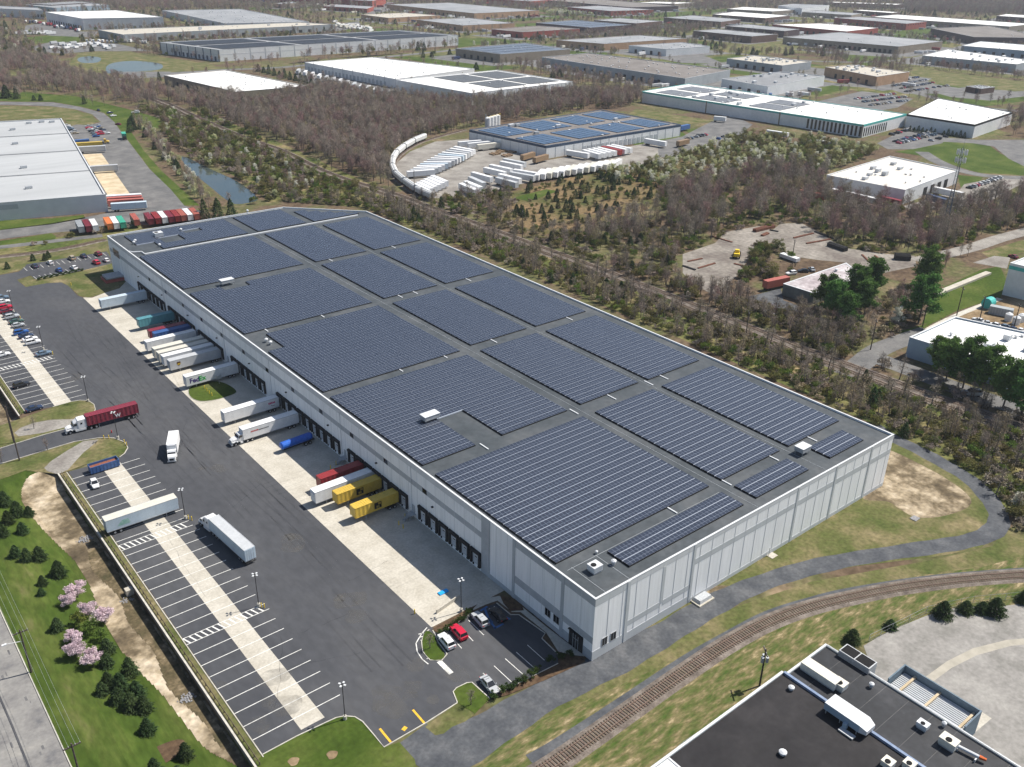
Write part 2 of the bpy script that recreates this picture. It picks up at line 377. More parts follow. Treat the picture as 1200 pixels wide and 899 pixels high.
for k in range(46):
    y0 = rs.uniform(32, 240); s = rs.choice((-1, 1)); x0 = rs.uniform(-17, -8); R0 = rs.uniform(9, 16); cx_ = rs.uniform(-34, -26)
    for o in (-.95, .95): strip_path([(x0, y0+o), (cx_+R0-.1, y0+o)]+[(cx_+(R0-o*s)*math.cos(a)*1.0, y0+s*R0-s*(R0-o*s)*math.sin(math.pi/2-a)*1.0+0) for a in [math.pi/2*j/8*.0+j*.18 for j in range(0)]], .35, .048+k*.0001, M_MARK)
for k in range(26):
    y0 = rs.uniform(20, 200); L = rs.uniform(25, 70); x0 = rs.uniform(-39, -21); c = rs.uniform(-.004, .004)
    for o in (0, 1.9): strip_path([(x0+o+c*(j*L/10)**2*.5, y0+j*L/10) for j in range(11)], .4, .053+k*.0001, M_MARK)
for k in range(16):
    x0, y0 = rs.uniform(-56, -22), rs.uniform(22, 225); a = rs.uniform(0, 3.1); L = rs.uniform(8, 26)
    strip_path([(x0+math.cos(a)*j*L/8+rs.uniform(-.3, .3), y0+math.sin(a)*j*L/8+rs.uniform(-.3, .3)) for j in range(9)], .09, .057+k*.0001, M_SEALC)
for k in range(22):
    p = g(*rs.choice([(495, 790), (470, 800), (280, 790), (300, 810), (270, 770), (480, 770), (430, 700), (350, 640), (100, 440), (240, 560), (330, 830), (520, 800)])); x0, y0 = p.x+rs.uniform(-5, 5), p.y+rs.uniform(-5, 5); r = rs.uniform(1.2, 3.6); q = smooth([(x0+r*rs.uniform(.5, 1.2)*math.cos(j*.9), y0+r*rs.uniform(.5, 1.2)*math.sin(j*.9)) for j in range(7)], 3, True); mb_.face([(v.x, v.y, .059+k*.0002) for v in q], M_DUST)
tag(mb_.build("pavement_marks"), kind='structure')
# small car park marks by the office
ml = MB()
def pl(a, b, w=.14, m=None, z=.046): seg(g(*a), g(*b), w, z, m)
for a, b in [((549, 727), (567, 744.5)), ((540, 736), (554.5, 751.5)), ((527, 744), (541, 760)), ((618, 756), (638, 774)), ((605, 764.5), (626, 783)), ((592, 772), (614, 791.5)), ((579, 780.5), (600, 800)), ((566, 789), (587, 809))]: pl(a, b)
pl((514.5, 775), (529, 789.5), 1.0)
for a, b in [((494, 743), (487.5, 754)), ((487.5, 754), (489, 764)), ((489, 764), (495, 773)), ((495, 773), (502, 778.5)), ((500.5, 735.5), (494, 743))]: pl(a, b, .2)
pl((483.8, 832), (498, 848.5), .4, M_YELLOW_LINE); pl((445, 854), (458, 870), .4, M_YELLOW_LINE)
pl((472, 853), (476, 855), .9, M_YELLOW_LINE)
for k in range(9):
    a = (494.6-3+k*1.2, 743+k*3.6); pl((a[0]-1.2, a[1]+.5), (a[0]+5, a[1]-1.2), .2)
tag(ml.build("lane_markings"), kind='structure')
M_BLUE_LINE = mk("road_paint_blue", (.05, .14, .34), rough=.7)
ml = MB()
for a, b in [((568, 713), (572, 724)), ((571, 724), (581, 737)), ((572, 724), (577, 730)), ((579, 737), (590, 731)), ((590, 722), (598, 726)), ((563, 716), (571, 711))]: pl(a, b, .45, M_BLUE_LINE)
tag(ml.build("accessible_bay_markings"), kind='structure')
# upper left car park stripes
ml = MB()
def lot_stripes(p0, p1, n, L, z=.05):
    a, b = g(*p0), g(*p1); d = (b-a).normalized(); nn = Vector((-d.y, d.x, 0))
    if nn.y < 0: nn = -nn
    for i in range(n):
        q = a+(b-a)*(i/(n-1)); seg(q, q+nn*L, .14, z)
lot_stripes((45, 328), (95, 317), 9, 5.2)
lot_stripes((32, 317.5), (125, 300), 16, 5.0)
tag(ml.build("lane_markings"), kind='structure')
# sidewalk and beds by the office
SW = [(552, 717), (565, 703), (585, 699), (600, 702), (640, 735), (686, 770), (668, 768), (654, 764), (640, 742), (610, 718), (600, 718), (583, 704.5), (570, 709)]
gsheet("sidewalk", SW, 0.16, M_CONC)
gsheet("planting_bed", [(530, 737), (552, 718), (556, 713), (551, 712), (506, 738), (512, 742)], 0.12, M_MULCH)
gsheet("planting_bed", [(639, 742.5), (654, 764), (668, 769), (684, 771), (686, 776), (640, 797), (595, 815), (575, 820), (588, 811), (654, 778), (654, 767), (635, 748.5)], 0.12, M_MULCH)
gsheet("planting_bed", [(586, 699), (600, 702), (611, 709), (614, 716), (598, 717), (590, 708)], 0.17, M_MULCH)
gsheet("lawn", [(531, 811), (535, 806.5), (547, 800.7), (553, 800), (574, 819), (556.7, 836.7), (536, 823.7)], 0.1, M_LAWN)
kerb([g(*p) for p in [(536, 823.7), (531, 811), (535, 806.5), (547, 800.7), (553, 800), (574, 819)]])
gsheet("lawn", [(536, 824), (557, 837), (545, 846), (530, 852), (520, 860), (510, 862), (498, 852)], 0.05, M_LAWN_DRY)
gsheet("lawn", [(499.5, 740), (495, 750.5), (496.5, 764), (505.5, 773.7), (517.5, 773), (521, 767), (512, 753.5), (508.5, 744.5)], 0.15, M_LAWN, 3)
kerb([g(*p) for p in [(503, 738), (497.5, 743), (494, 752), (495.5, 764), (504, 774), (517.5, 774.5), (524, 767), (513.5, 753), (510, 744), (507, 739)]])
kerb([g(*p) for p in [(552, 719), (541, 727), (521, 739.5)]])
kerb([g(*p) for p in [(654, 778), (620, 795), (588, 811)]])
kerb([g(*p) for p in [(582, 707), (598.5, 720.7), (608, 720.7), (639, 742.5), (635, 748.5), (654, 767)]])
# lawns round the court
gsheet("lawn", [(308, 884.5), (348, 863), (382, 847), (394, 841.5), (404, 839.5), (416, 840.5), (425, 846), (437, 860), (450, 876), (468, 870), (486, 890), (500, 960), (280, 960), (296, 898)], 0.06, M_LAWN)
kerb([g(*p) for p in [(308, 884.5), (348, 863), (382, 847), (394, 841.5), (404, 839.5), (416, 840.5), (425, 846), (437, 860), (450, 876), (500, 847), (536, 824)]])
gsheet("lawn", [(22, 492), (62, 477.5), (84, 471.3), (94, 469.8), (104, 470.5), (110, 474.5), (111.5, 480), (108, 487.5), (98, 495.5), (78, 502.5), (50, 510), (24, 518), (-20, 531), (-20, 506)], 0.14, M_LAWN_DRY)
gsheet("gravel_track", [(17, 508), (24, 502), (40, 496), (60, 492.5), (80, 492), (100, 491), (98, 495), (78, 501), (50, 508), (22, 512)], 0.16, M_GRAVEL_LIGHT)
kerb([g(*p) for p in [(-20, 532), (0, 525.7), (24, 518.3), (50, 510.2), (78, 502.7), (98, 495.7), (108, 487.7), (111.8, 480), (110.2, 474.2), (104, 470), (94, 469.3), (84, 470.9), (62, 477)]])
gsheet("lawn", [(-20, 552), (0, 545), (26.7, 537), (56.7, 528), (86.7, 518.8), (116.7, 514.3), (133, 514.3), (145, 519), (149, 525), (145, 531.3), (139, 535.5), (100, 545), (80, 552.5), (68, 556), (30, 552), (-20, 570)], 0.14, M_LAWN_DRY)
gsheet("gravel_track", [(52, 549), (60, 541), (80, 528), (98, 517.5), (116, 515.5), (108, 523), (98, 531), (86, 544), (80, 551), (68, 556.5), (56, 553)], 0.16, M_GRAVEL_LIGHT)
kerb([g(*p) for p in [(-20, 550), (0, 544), (26.7, 536), (56.7, 527), (86.7, 518), (116.7, 513.3), (133, 513.5), (146, 518.3), (150, 525), (146, 531.7), (140, 536)]])
# round grass island in the apron
OV = smooth([g(*p) for p in [(221, 458), (226, 452.5), (237, 448.5), (250, 447), (262, 449), (272, 454), (277, 460), (268, 464.5), (252, 469), (235, 470.5), (224, 466)]], 3, True)
sheet("lawn", OV, 0.15, M_LAWN); kerb(OV, True)
# verge strip between the wall and the left stalls
for y0, y1 in ((17.2, 129.5), (169.5, 262)):
    sheet("grass_strip", [(-59.75, y0), (-58.2, y0), (-58.2, y1), (-59.75, y1)], 0.05, M_LAWN_DRY)
    kerb([(-58.05, y0), (-58.05, (y0+y1)/2), (-58.05, y1)], h=.15)
# ---- east and south of the building
sheet("lawn", [g(*p) for p in [(688, 778), (760, 740), (840, 706), (905, 683), (1000, 664), (1100, 652), (1150, 642), (1175, 618), (1165, 590), (1130, 562), (1060, 520), (1041, 508)]]+[(100.5, 0), (0, 0)], 0.03, M_LAWN_DRY)
gsheet("dirt", [(1012, 585), (1018, 570), (1034, 552), (1036, 530), (1044, 528), (1080, 545), (1115, 565), (1138, 585), (1130, 597), (1100, 606), (1072, 606), (1052, 595), (1040, 588)], 0.036, M_DIRT, 3)
gsheet("dirt", [(822, 700), (832, 690), (846, 686), (860, 690), (850, 700), (836, 708)], 0.036, M_DIRT, 3)
sheet("lawn", [g(*p) for p in [(470, 912), (540, 893), (620, 850), (700, 815), (760, 788), (850, 745), (930, 712), (1000, 690), (1080, 674), (1150, 665), (1240, 640), (1260, 720), (1180, 716), (1120, 712), (1080, 722), (1020, 748), (972, 755), (900, 795), (780, 893), (700, 960), (440, 960)]], 0.024, M_LAWN_STREAK)
PATH = [(1024, 500), (1041, 511), (1075, 527), (1110, 546), (1140, 565), (1163, 590), (1171, 610), (1160, 625), (1130, 635), (1080, 643), (1000, 655), (940, 668), (880, 688), (830, 712), (780, 742), (720, 775), (640, 815), (560, 865), (500, 905)]
pp = smooth([g(*p) for p in PATH], 5)
b = MB(); wd = [4.5]*20+[5.0]*40+[6.2]*60
L, R = [], []
for i, p in enumerate(pp):
    d = (pp[min(i+1, len(pp)-1)]-pp[max(i-1, 0)]).normalized(); n = Vector((-d.y, d.x, 0))
    f = i/len(pp); w = (2.4+1.7*max(0, (f-.62)/.38))*(1+.05*math.sin(i*1.7)+.04*math.sin(i*.61))
    L.append(p+n*w); R.append(p-n*w)
for i in range(len(pp)-1):
    q = [R[i], R[i+1], L[i+1], L[i]]; b.face([(v.x, v.y, .042) for v in q], M_GRAVEL); excl(q)
tag(b.build("gravel_path"), kind='structure')
gsheet("gravel_path", [(467, 872), (500, 848), (513, 862), (528, 852), (560, 838), (600, 818), (690, 778), (700, 790), (600, 850), (540, 890), (500, 905), (486, 895)], 0.040, M_GRAVEL)
gsheet('lawn', [(700, 800), (830, 722), (950, 682), (1100, 655), (1163, 640), (1178, 620), (1260, 600), (1260, 700), (1180, 716), (1020, 752), (900, 800), (700, 960), (440, 960), (500, 905), (600, 850)], .0215, M_LAWN_DRY, ex=False)
# concrete yard beside the black roofed building
gsheet("concrete_yard", [(1012, 757), (1030, 746), (1058, 733), (1085, 722), (1120, 712), (1170, 711), (1260, 700), (1300, 1000), (1100, 1000)], 0.032, mk("worn_yard_concrete", [(.20, .195, .18), (.26, .25, .235), (.31, .30, .28)], scale=.15, rough=.9, scale2=1.2, amt2=.1, detail=11))
gsheet("concrete_strip", [(1085, 793), (1110, 775), (1140, 760), (1180, 750), (1240, 745), (1240, 752), (1185, 757), (1145, 768), (1115, 783), (1092, 800)], 0.036, mk("pale_concrete", [(.33, .31, .26), (.42, .39, .33)], scale=.4, rough=.9))
gsheet("concrete_pad", [(1115, 830), (1128, 820), (1162, 842), (1135, 865)], 0.038, M_CONC)
# ================================================================ main warehouse
M_PANEL = mk("painted_concrete_panel", [(.84, .86, .875), (.90, .915, .93)], scale=0.3, rough=0.75, scale2=1.6, amt2=0.06, stretch=(1, 1, .06), detail=8)
M_BAND = mk("grey_band_paint", [(.40, .43, .46), (.46, .49, .52)], scale=0.2, rough=0.75, scale2=1.0, amt2=0.05)
M_BANDL = mk("light_grey_paint", [(.58, .60, .62), (.64, .66, .68)], scale=0.2, rough=0.75)
M_COPE = mk("parapet_coping", [(.56, .58, .60), (.64, .66, .68)], scale=.5, rough=0.5)
M_ROOFG = mk("roof_membrane_grey", [(.050, .060, .068), (.066, .076, .085), (.088, .096, .103)], scale=0.09, rough=0.65, scale2=0.8, amt2=0.15, detail=9)
M_GLASS = mk("dark_window_glass", (.012, .014, .018), rough=0.12, spec=0.6)
M_SEAL = mk("black_dock_seal", [(.014, .014, .016), (.03, .03, .032)], scale=2, rough=0.8)
M_DOORW = mk("white_dock_door", [(.45, .48, .52), (.62, .65, .68)], scale=.6, rough=0.6)
M_STEEL = mk("galvanised_steel", [(.38, .40, .42), (.52, .54, .56)], scale=3, rough=0.5, metal=0.3)
M_YEL = mk("bollard_yellow", [(.72, .50, .03), (.80, .58, .05)], scale=2, rough=0.6)
M_BLACK = mk("black_rubber", (.015, .015, .016), rough=0.9, spec=.2)
M_SEAM = mk("panel_joint", (.62, .64, .66), rough=.9)
H = 14.6
WH = empty("warehouse", (0, 0, 0), 0, "huge white panel warehouse with a solar covered roof and one long row of dock doors", "warehouse")
FP = [(0, 0), (100.5, 0), (100.5, 249), (74.5, 275.8), (0, 277)]
excl(FP, 1.0)
# reopen: wall ring is a closed solid up to the roof line, the parapet stands on it
w = MB()
RZ = 14.22
w.prism(FP, 0, RZ-.02, M_PANEL)
w.build("wall", WH)
rf = MB(); rf.prism([(.35, .35), (100.15, .35), (100.15, 248.8), (74.3, 275.4), (.35, 276.6)], RZ-.02, RZ, M_ROOFG); rf.build("roof", WH)
pb = MB(); cb = MB()
def inset(poly, d):
    out = []; n = len(poly)
    for i in range(n):
        a, b, c = Vector(poly[i-1]), Vector(poly[i]), Vector(poly[(i+1) % n])
        d1 = (b-a).normalized(); d2 = (c-b).normalized(); n1 = Vector((-d1.y, d1.x)); n2 = Vector((-d2.y, d2.x))
        k = (n1+n2).normalized(); s = d/max(.3, k.dot(n1)); out.append((b.x+k.x*s, b.y+k.y*s))
    return out
IN = inset(FP, .3)
for i in range(len(FP)):
    j = (i+1) % len(FP); pb.prism([FP[i], FP[j], IN[j], IN[i]], RZ-.02, H, M_PANEL)
pb.build("parapet", WH)
O2 = inset(FP, -.06); I2 = inset(FP, .36)
for i in range(len(FP)):
    j = (i+1) % len(FP); cb.prism([O2[i], O2[j], I2[j], I2[i]], H, H+.1, M_COPE)
# raised corner coping bits as in the stepped parapet
cb.build("coping", WH)
# paint bands: thin proud slabs on the walls
bd = MB()
def wy(y0, y1, z0, z1, m=M_BAND, t=.03, b=None): (b or bd).box(-t, 0.0, y0, y1, z0, z1, m)          # west wall
M_BANDS = mk('pale_band_paint', [(.50, .53, .55), (.56, .59, .61)], scale=.2, rough=.75)
def wx(x0, x1, z0, z1, m=M_BANDS, t=.03, b=None): (b or bd).box(x0, x1, -t, 0.0, z0, z1, m)          # south wall
wy(0, 8.3, 12.9, 14.55); wy(9.1, 23.0, 12.9, 14.55); wy(34.2, 276.5, 13.1, 14.55, M_BANDL)
wy(8.3, 9.1, 0, 14.58, t=.12); wy(23.0, 23.8, 0, 14.58, t=.12); wy(31.2, 34.2, 0, 14.58, t=.05)
wy(34.25, 276, 8.75, 10.15)
wy(9.15, 22.95, 4.1, 5.9); wy(-.0, 8.25, 4.1, 5.6)
wy(0, 8.25, 0, 2.2, t=.04); wy(9.15, 22.95, 0, 1.2, t=.04); wy(23.85, 31.15, 0, 1.2, t=.04)
wx(0, 8.3, 12.9, 14.55); wx(8.3, 9.1, 0, 14.58, t=.12); wx(9.1, 27.2, 13.3, 14.55, M_BANDL); wx(27.9, 100.5, 13.5, 14.55, M_BANDL)
for x in (27.4, 61.9, 76.6, 91.2): wx(x-.35, x+.35, 0, 14.58, t=.1)
wx(18.2, 19.0, 4.4, 13.3, t=.05)
wx(27.8, 61.5, 9.4, 10.8); wx(62.3, 76.2, 9.4, 10.8); wx(77, 90.8, 9.4, 10.8); wx(91.6, 100.4, 9.4, 10.8)
wx(9.15, 18.2, 3.6, 4.9); wx(19, 27, 3.6, 4.9)
wx(0, 8.25, 0, 2.2, t=.04); wx(9.15, 27.0, 0, 2.0, t=.04); wx(27.8, 100.4, 0, 1.0, t=.04)
bd.build("painted_bands", WH)
jb = MB()
y = 3.6
while y < 276:
    if min(abs(y-8.7), abs(y-23.4), abs(y-32.7)) > 1.8: jb.box(-.035, -.0, y-.03, y+.03, .02, 14.5, M_SEAM)
    y += 3.66 if y > 34 else 3.66
x = 3.6
while x < 100:
    jb.box(x-.03, x+.03, -.045, 0, .02, 14.5, M_SEAM); x += 3.66
jb.build("panel_joints", WH)
# clerestory windows in the upper band
for k in range(12):
    y = 55.4+16.0*k+(.5 if k else 0)
    b = MB(); b.box(-.06, -.032, y-.85, y+.85, 8.85, 10.05, M_GLASS); b.build("clerestory_window", WH)
b = MB(); b.box(-.06, -.032, 265, 272, 8.2, 11.2, M_GLASS); b.build("ribbon_window", WH)
for k in range(9):
    y = 52.1+24.0*k; b = MB(); b.box(-.5, -.03, y-.22, y+.22, 6.95, 7.2, M_BLACK); b.build("wall_light", WH)
def win(a0, a1, z0, z1, side):
    b = MB(); (wy if side == 'w' else wx)(a0, a1, z0, z1, M_GLASS, .07, b); o = b.build("window", WH)
    f = MB()
    for q in ((a0-.08, a0, z0-.08, z1+.08), (a1, a1+.08, z0-.08, z1+.08), (a0, a1, z1, z1+.08), (a0, a1, z0-.08, z0), ((a0+a1)/2-.03, (a0+a1)/2+.03, z0, z1)):
        (wy if side == 'w' else wx)(*q, M_STEEL, .09, f)
    f.build("window_frame", o)
win(11.9, 13.4, 2.35, 4.1, 'w'); win(9.35, 10.9, 2.35, 4.1, 'w'); win(2.5, 3.75, 2.3, 4.1, 'x'); win(4.75, 6.1, 2.3, 4.1, 'x')
b = MB(); wy(2.5, 6.3, 0, 3.9, M_GLASS, .1, b); e = b.build("entrance", WH)
f = MB()
for y in (2.5, 3.7, 4.4, 5.1, 6.2): wy(y, y+.1, 0, 3.9, M_STEEL if 3 < y < 6 else M_BLACK, .14, f)
wy(2.5, 6.3, 3.8, 3.98, M_BLACK, .5, f); wy(3.7, 5.2, 2.3, 2.4, M_STEEL, .14, f)
f.build("door_frame", e)
# dock doors
DOORS = [36+4*i for i in range(6)]+[64.2]+[68.2+4*i for i in range(6)]+[96.2+4*i for i in range(6)]+[120.5+4*i for i in range(3)]+[140+4*i for i in range(6)]+[170+4*i for i in range(5)]+[193+4*i for i in range(6)]+[220+4*i for i in range(7)]
M_BUMP = mk("dock_bumper", (.02, .02, .02), rough=.9)
dm = MB()
for q in ((-1.75, -1.2, .9, 4.5), (1.2, 1.75, .9, 4.5)): dm.box(-.5, -.035, q[0], q[1], q[2], q[3], M_SEAL)
dm.box(-.6, -.035, -1.75, 1.75, 4.1, 4.75, M_SEAL)
for q in (-1, .75): dm.box(-.25, -.035, q, q+.3, .5, .95, M_BUMP)
dp = MB(); dp.box(-.08, -.035, -1.2, 1.2, 1.0, 4.1, M_DOORW)
for z in (1.7, 2.4, 3.1): dp.box(-.085, -.08, -1.2, 1.2, z, z+.04, M_SEAM)
dp.box(-.09, -.08, -.35, .35, 2.75, 3.0, M_GLASS)
first = None
for y in DOORS:
    if first is None:
        first = dm.build("dock_door", WH); first.location = (0, y, 0); fp = dp.build("door_panel", first)
    else:
        d = first.copy(); COL.objects.link(d); d.location = (0, y, 0); p = fp.copy(); COL.objects.link(p); p.parent = d
# pedestrian doors and steel stairs between the dock groups
def stairs(y):
    b = MB(); b.box(-1.6, -.05, y-1.0, y+1.0, 1.1, 1.2, M_STEEL)
    for i in range(5): b.box(-1.6-.28*(i+1), -1.6-.28*i, y-.55, y+.55, .95-.19*i, 1.0-.19*i, M_STEEL)
    for yy in (y-.55, y+.55):
        b.tube((-1.6, yy, 2.1), (-3.0, yy, 1.0), .03, .03, M_STEEL, 4)
        for xx in (-1.6, -2.3, -3.0): b.tube((xx, yy, 0), (xx, yy, 2.1-(-1.6-xx)*.78), .03, .03, M_STEEL, 4)
    for yy in (y-1, y+1):
        b.tube((-1.6, yy, 2.1), (-.05, yy, 2.1), .03, .03, M_STEEL, 4); b.tube((-1.55, yy, 0), (-1.55, yy, 2.1), .04, .04, M_STEEL, 4)
    b.box(-.12, -.05, y-.5, y+.5, 1.2, 3.3, M_BAND)
    b.build("dock_stairs", WH)
for y in (60.2, 92, 131.5, 165, 189.8, 216): stairs(y)
b = MB()
for y in (31.6, 60.8, 93.4, 134, 166.5, 218.3): b.tube((-.14, y, 1.5), (-.14, y, 13.8), .07, .07, M_BANDL, 6)
b.build("downpipes", WH)
# ---- roof furniture (bolted to the roof)
roof = [o for o in WH.children if o.name == "roof"][0]
def rpos(x, y): p = g(x, y, RZ+.4); return p.x, p.y
def rooftop_unit(parent, x, y, z, lx, ly, h, name="rooftop_unit", rz=0.0, m=None, fan=True, curb=True):
    m = m or M_COPE; b = MB(); c = (x, y)
    if curb: b.box(x-lx/2+.1, x+lx/2-.1, y-ly/2+.1, y+ly/2-.1, z, z+.35, M_STEEL, rz=rz, c=c)
    b.box(x-lx/2, x+lx/2, y-ly/2, y+ly/2, z+.35, z+h, m, rz=rz, c=c)
    b.box(x-lx/2+.06, x+lx/2-.06, y-ly/2-.012, y-ly/2, z+.55, z+h-.25, M_BAND, rz=rz, c=c)
    b.box(x-lx/2-.05, x+lx/2+.05, y-ly/2-.05, y+ly/2+.05, z+h, z+h+.06, m, rz=rz, c=c)
    o = b.build(name, parent)
    if fan:
        f = MB(); f.tube((x-lx*.18, y, z+h+.06), (x-lx*.18, y, z+h+.16), min(lx, ly)*.28, min(lx, ly)*.28, M_BLACK, 12); f.build("fan", parent)
    return o
def vent(parent, x, y, z, r=.35, h=.9, name="roof_vent", m=None):
    b = MB(); m = m or M_COPE
    b.tube((x, y, z), (x, y, z+h*.55), r*.6, r*.6, M_STEEL, 8); b.tube((x, y, z+h*.55), (x, y, z+h*.8), r, r, m, 10); b.tube((x, y, z+h*.8), (x, y, z+h), r, r*.35, m, 10)
    return b.build(name, parent)
def raised_unit(x, y, lx, ly, h=2.2):
    """air handler on legs with the shade it casts under it"""
    b = MB()
    for sx in (-1, 1):
        for sy in (-1, 1): b.tube((x+sx*lx*.42, y+sy*ly*.4, RZ), (x+sx*lx*.42, y+sy*ly*.4, RZ+.9), .06, .06, M_STEEL, 4)
    b.box(x-lx/2, x+lx/2, y-ly/2, y+ly/2, RZ+.9, RZ+h, M_STEEL, top=M_COPE)
    b.box(x-lx/2-.08, x+lx/2+.08, y-ly/2-.08, y+ly/2+.08, RZ+h, RZ+h+.07, M_COPE)
    b.build("air_handler", roof)
for (px_, py_, lx, ly) in [(504, 491.5, 2.6, 4.6), (266, 332.5, 2.6, 4.4), (940, 529.5, 2.8, 3.4)]:
    x, y = rpos(px_, py_); raised_unit(x, y, 4.4 if lx < 2.7 else 3.2, 2.4, 2.0)
x, y = rpos(697, 667); rooftop_unit(roof, x, y, RZ, 2.2, 2.0, 1.5)
x, y = rpos(185.5, 276); rooftop_unit(roof, x, y, RZ, 3.2, 2.8, 1.7)
for p in [(719, 660), (699, 647), (312, 399.5), (317, 402.5), (157, 285), (212, 270), (187, 288), (158.5, 283), (290, 248)]:
    x, y = rpos(*p); vent(roof, x, y, RZ, .55 if p[0] != 699 else .3, 1.3 if p[0] != 699 else .8)
# raised expansion joint across the roof with its kinked end, and the cable trays that join the arrays
tr = MB()
tr.box(4.0, 94.5, 245.7, 246.3, RZ, RZ+.45, M_COPE)
for a, b_ in (((4, 246), (4, 249.5)), ((4, 249.5), (1.2, 251)), ((1.2, 251), (.4, 252.5))):
    tr.tube((a[0], a[1], RZ+.25), (b_[0], b_[1], RZ+.25), .28, .28, M_COPE, 6)
tr.build("expansion_joint", roof)
tr = MB()
for (x, y) in [(17.8, 55.0), (46.6, 55.2), (60, 55.2), (80, 55.2), (25, 102.9), (40, 103), (58, 103), (88, 102.7), (8, 151), (27, 151.2), (56, 151.2), (62, 151.2), (84, 150.8), (18, 198.6), (56, 198.3), (83, 198), (50.8, 10), (68, 10), (83, 10), (33, 10), (74, 55.2)]:
    tr.box(x-.15, x+.15, y-.1, y+3.2 if y > 20 else y+2.6, RZ+.02, RZ+.22, M_COPE)
for (a, b_, w_) in (((12, 6), (46.5, 6), .05), ((2, 9.8), (46.5, 9.8), .05), ((3.2, .8), (3.2, 10), .06), ((9.5, .8), (9.5, 10), .06), ((48.5, 1), (48.5, 244), .05), ((73.4, 1), (73.4, 244), .05)):
    tr.box(a[0], b_[0]+w_, a[1], b_[1]+w_, RZ, RZ+.04, M_BAND)
tr.build("cable_trays", roof)
for p in [(23.4, 1.0)]: pass
b = MB()
for (x0, x1) in ((27.9, 32.5), (53.3, 55.3)):
    b.box(x0, x1, -2.6 if x1 < 40 else -1.6, -.06, .03, .35 if x1 < 40 else .12, M_CONC); 
    if x1 < 40:
        b.box(x0+.5, x1-.3, -2.2, -.1, .35, 1.0, M_STEEL, taper=.2)
        for yy in (-2.3, -.3): b.tube((x0+.2, yy, .3), (x0+.2, yy, 1.8), .04, .04, M_STEEL, 4)
    else: b.tube((x0+.3, -.4, 0), (x0+.3, -.4, 2.2), .08, .08, M_BAND, 5)
b.build("door_landing", WH)
# ---- solar arrays: one thing per block, one part per row
def solar_mat(name, px=1.0, py=2.04, base=(.029, .036, .054)):
    if name in MATS: return MATS[name]
    m = bpy.data.materials.new(name); m.use_nodes = True; t = m.node_tree; b = t.nodes["Principled BSDF"]
    tc = _n(t, "ShaderNodeTexCoord"); sp = _n(t, "ShaderNodeSeparateXYZ"); t.links.new(tc.outputs['Object'], sp.inputs[0])
    def grid(o, per, w_):
        d = _n(t, "ShaderNodeMath", operation='DIVIDE'); d.inputs[1].default_value = per; t.links.new(o, d.inputs[0])
        fr = _n(t, "ShaderNodeMath", operation='FRACT'); t.links.new(d.outputs[0], fr.inputs[0])
        lt = _n(t, "ShaderNodeMath", operation='LESS_THAN'); lt.inputs[1].default_value = w_/per; t.links.new(fr.outputs[0], lt.inputs[0]); return lt.outputs[0]
    a = grid(sp.outputs[0], px, .055); c = grid(sp.outputs[1], py/2, .05)
    mx = _n(t, "ShaderNodeMath", operation='MAXIMUM'); t.links.new(a, mx.inputs[0]); t.links.new(c, mx.inputs[1])
    oi = _n(t, "ShaderNodeTexNoise"); oi.inputs['Scale'].default_value = 0.9; t.links.new(tc.outputs['Object'], oi.inputs['Vector'])
    cr = _n(t, "ShaderNodeValToRGB"); cr.color_ramp.elements[0].color = (*[v*.8 for v in base], 1); cr.color_ramp.elements[1].color = (*[v*1.3 for v in base], 1)
    t.links.new(oi.outputs[0], cr.inputs[0])
    mc = _n(t, "ShaderNodeMix", data_type='RGBA'); mc.inputs[7].default_value = (.21, .24, .30, 1)
    t.links.new(mx.outputs[0], mc.inputs[0]); t.links.new(cr.outputs[0], mc.inputs[6]); t.links.new(mc.outputs[2], b.inputs['Base Color'])
    b.inputs['Roughness'].default_value = .14; b.inputs['Specular IOR Level'].default_value = .72
    MATS[name] = m; return m
M_SOLAR = solar_mat("solar_glass")
M_TRAY = mk("solar_tray", (.36, .40, .47), rough=.6)
PIT = 2.04
_rows = {}
def solar_row(w_, front=False):
    k = (round(w_, 1), front)
    if k in _rows: return _rows[k]
    b = MB(); n = max(1, round(w_))
    # two panels deep, tilted about the long axis; the tray edge shows at the low south side
    b.loft([[(0, .27, .24), (w_, .27, .24), (w_, PIT-.02, .36), (0, PIT-.02, .36)], [(0, .27, .29), (w_, .27, .29), (w_, PIT-.02, .41), (0, PIT-.02, .41)]], M_TRAY, cap0=M_TRAY, cap1=M_SOLAR)
    b.box(0, w_, .0 if not front else .16, .26, 0.0, .27, M_TRAY if not front else M_BLACK)
    b.box(-.05, 0, .1, PIT-.02, 0, .40, M_BLACK)
    me = b.build("panel_row"); d = me.data; bpy.data.objects.remove(me); _rows[k] = d; return d
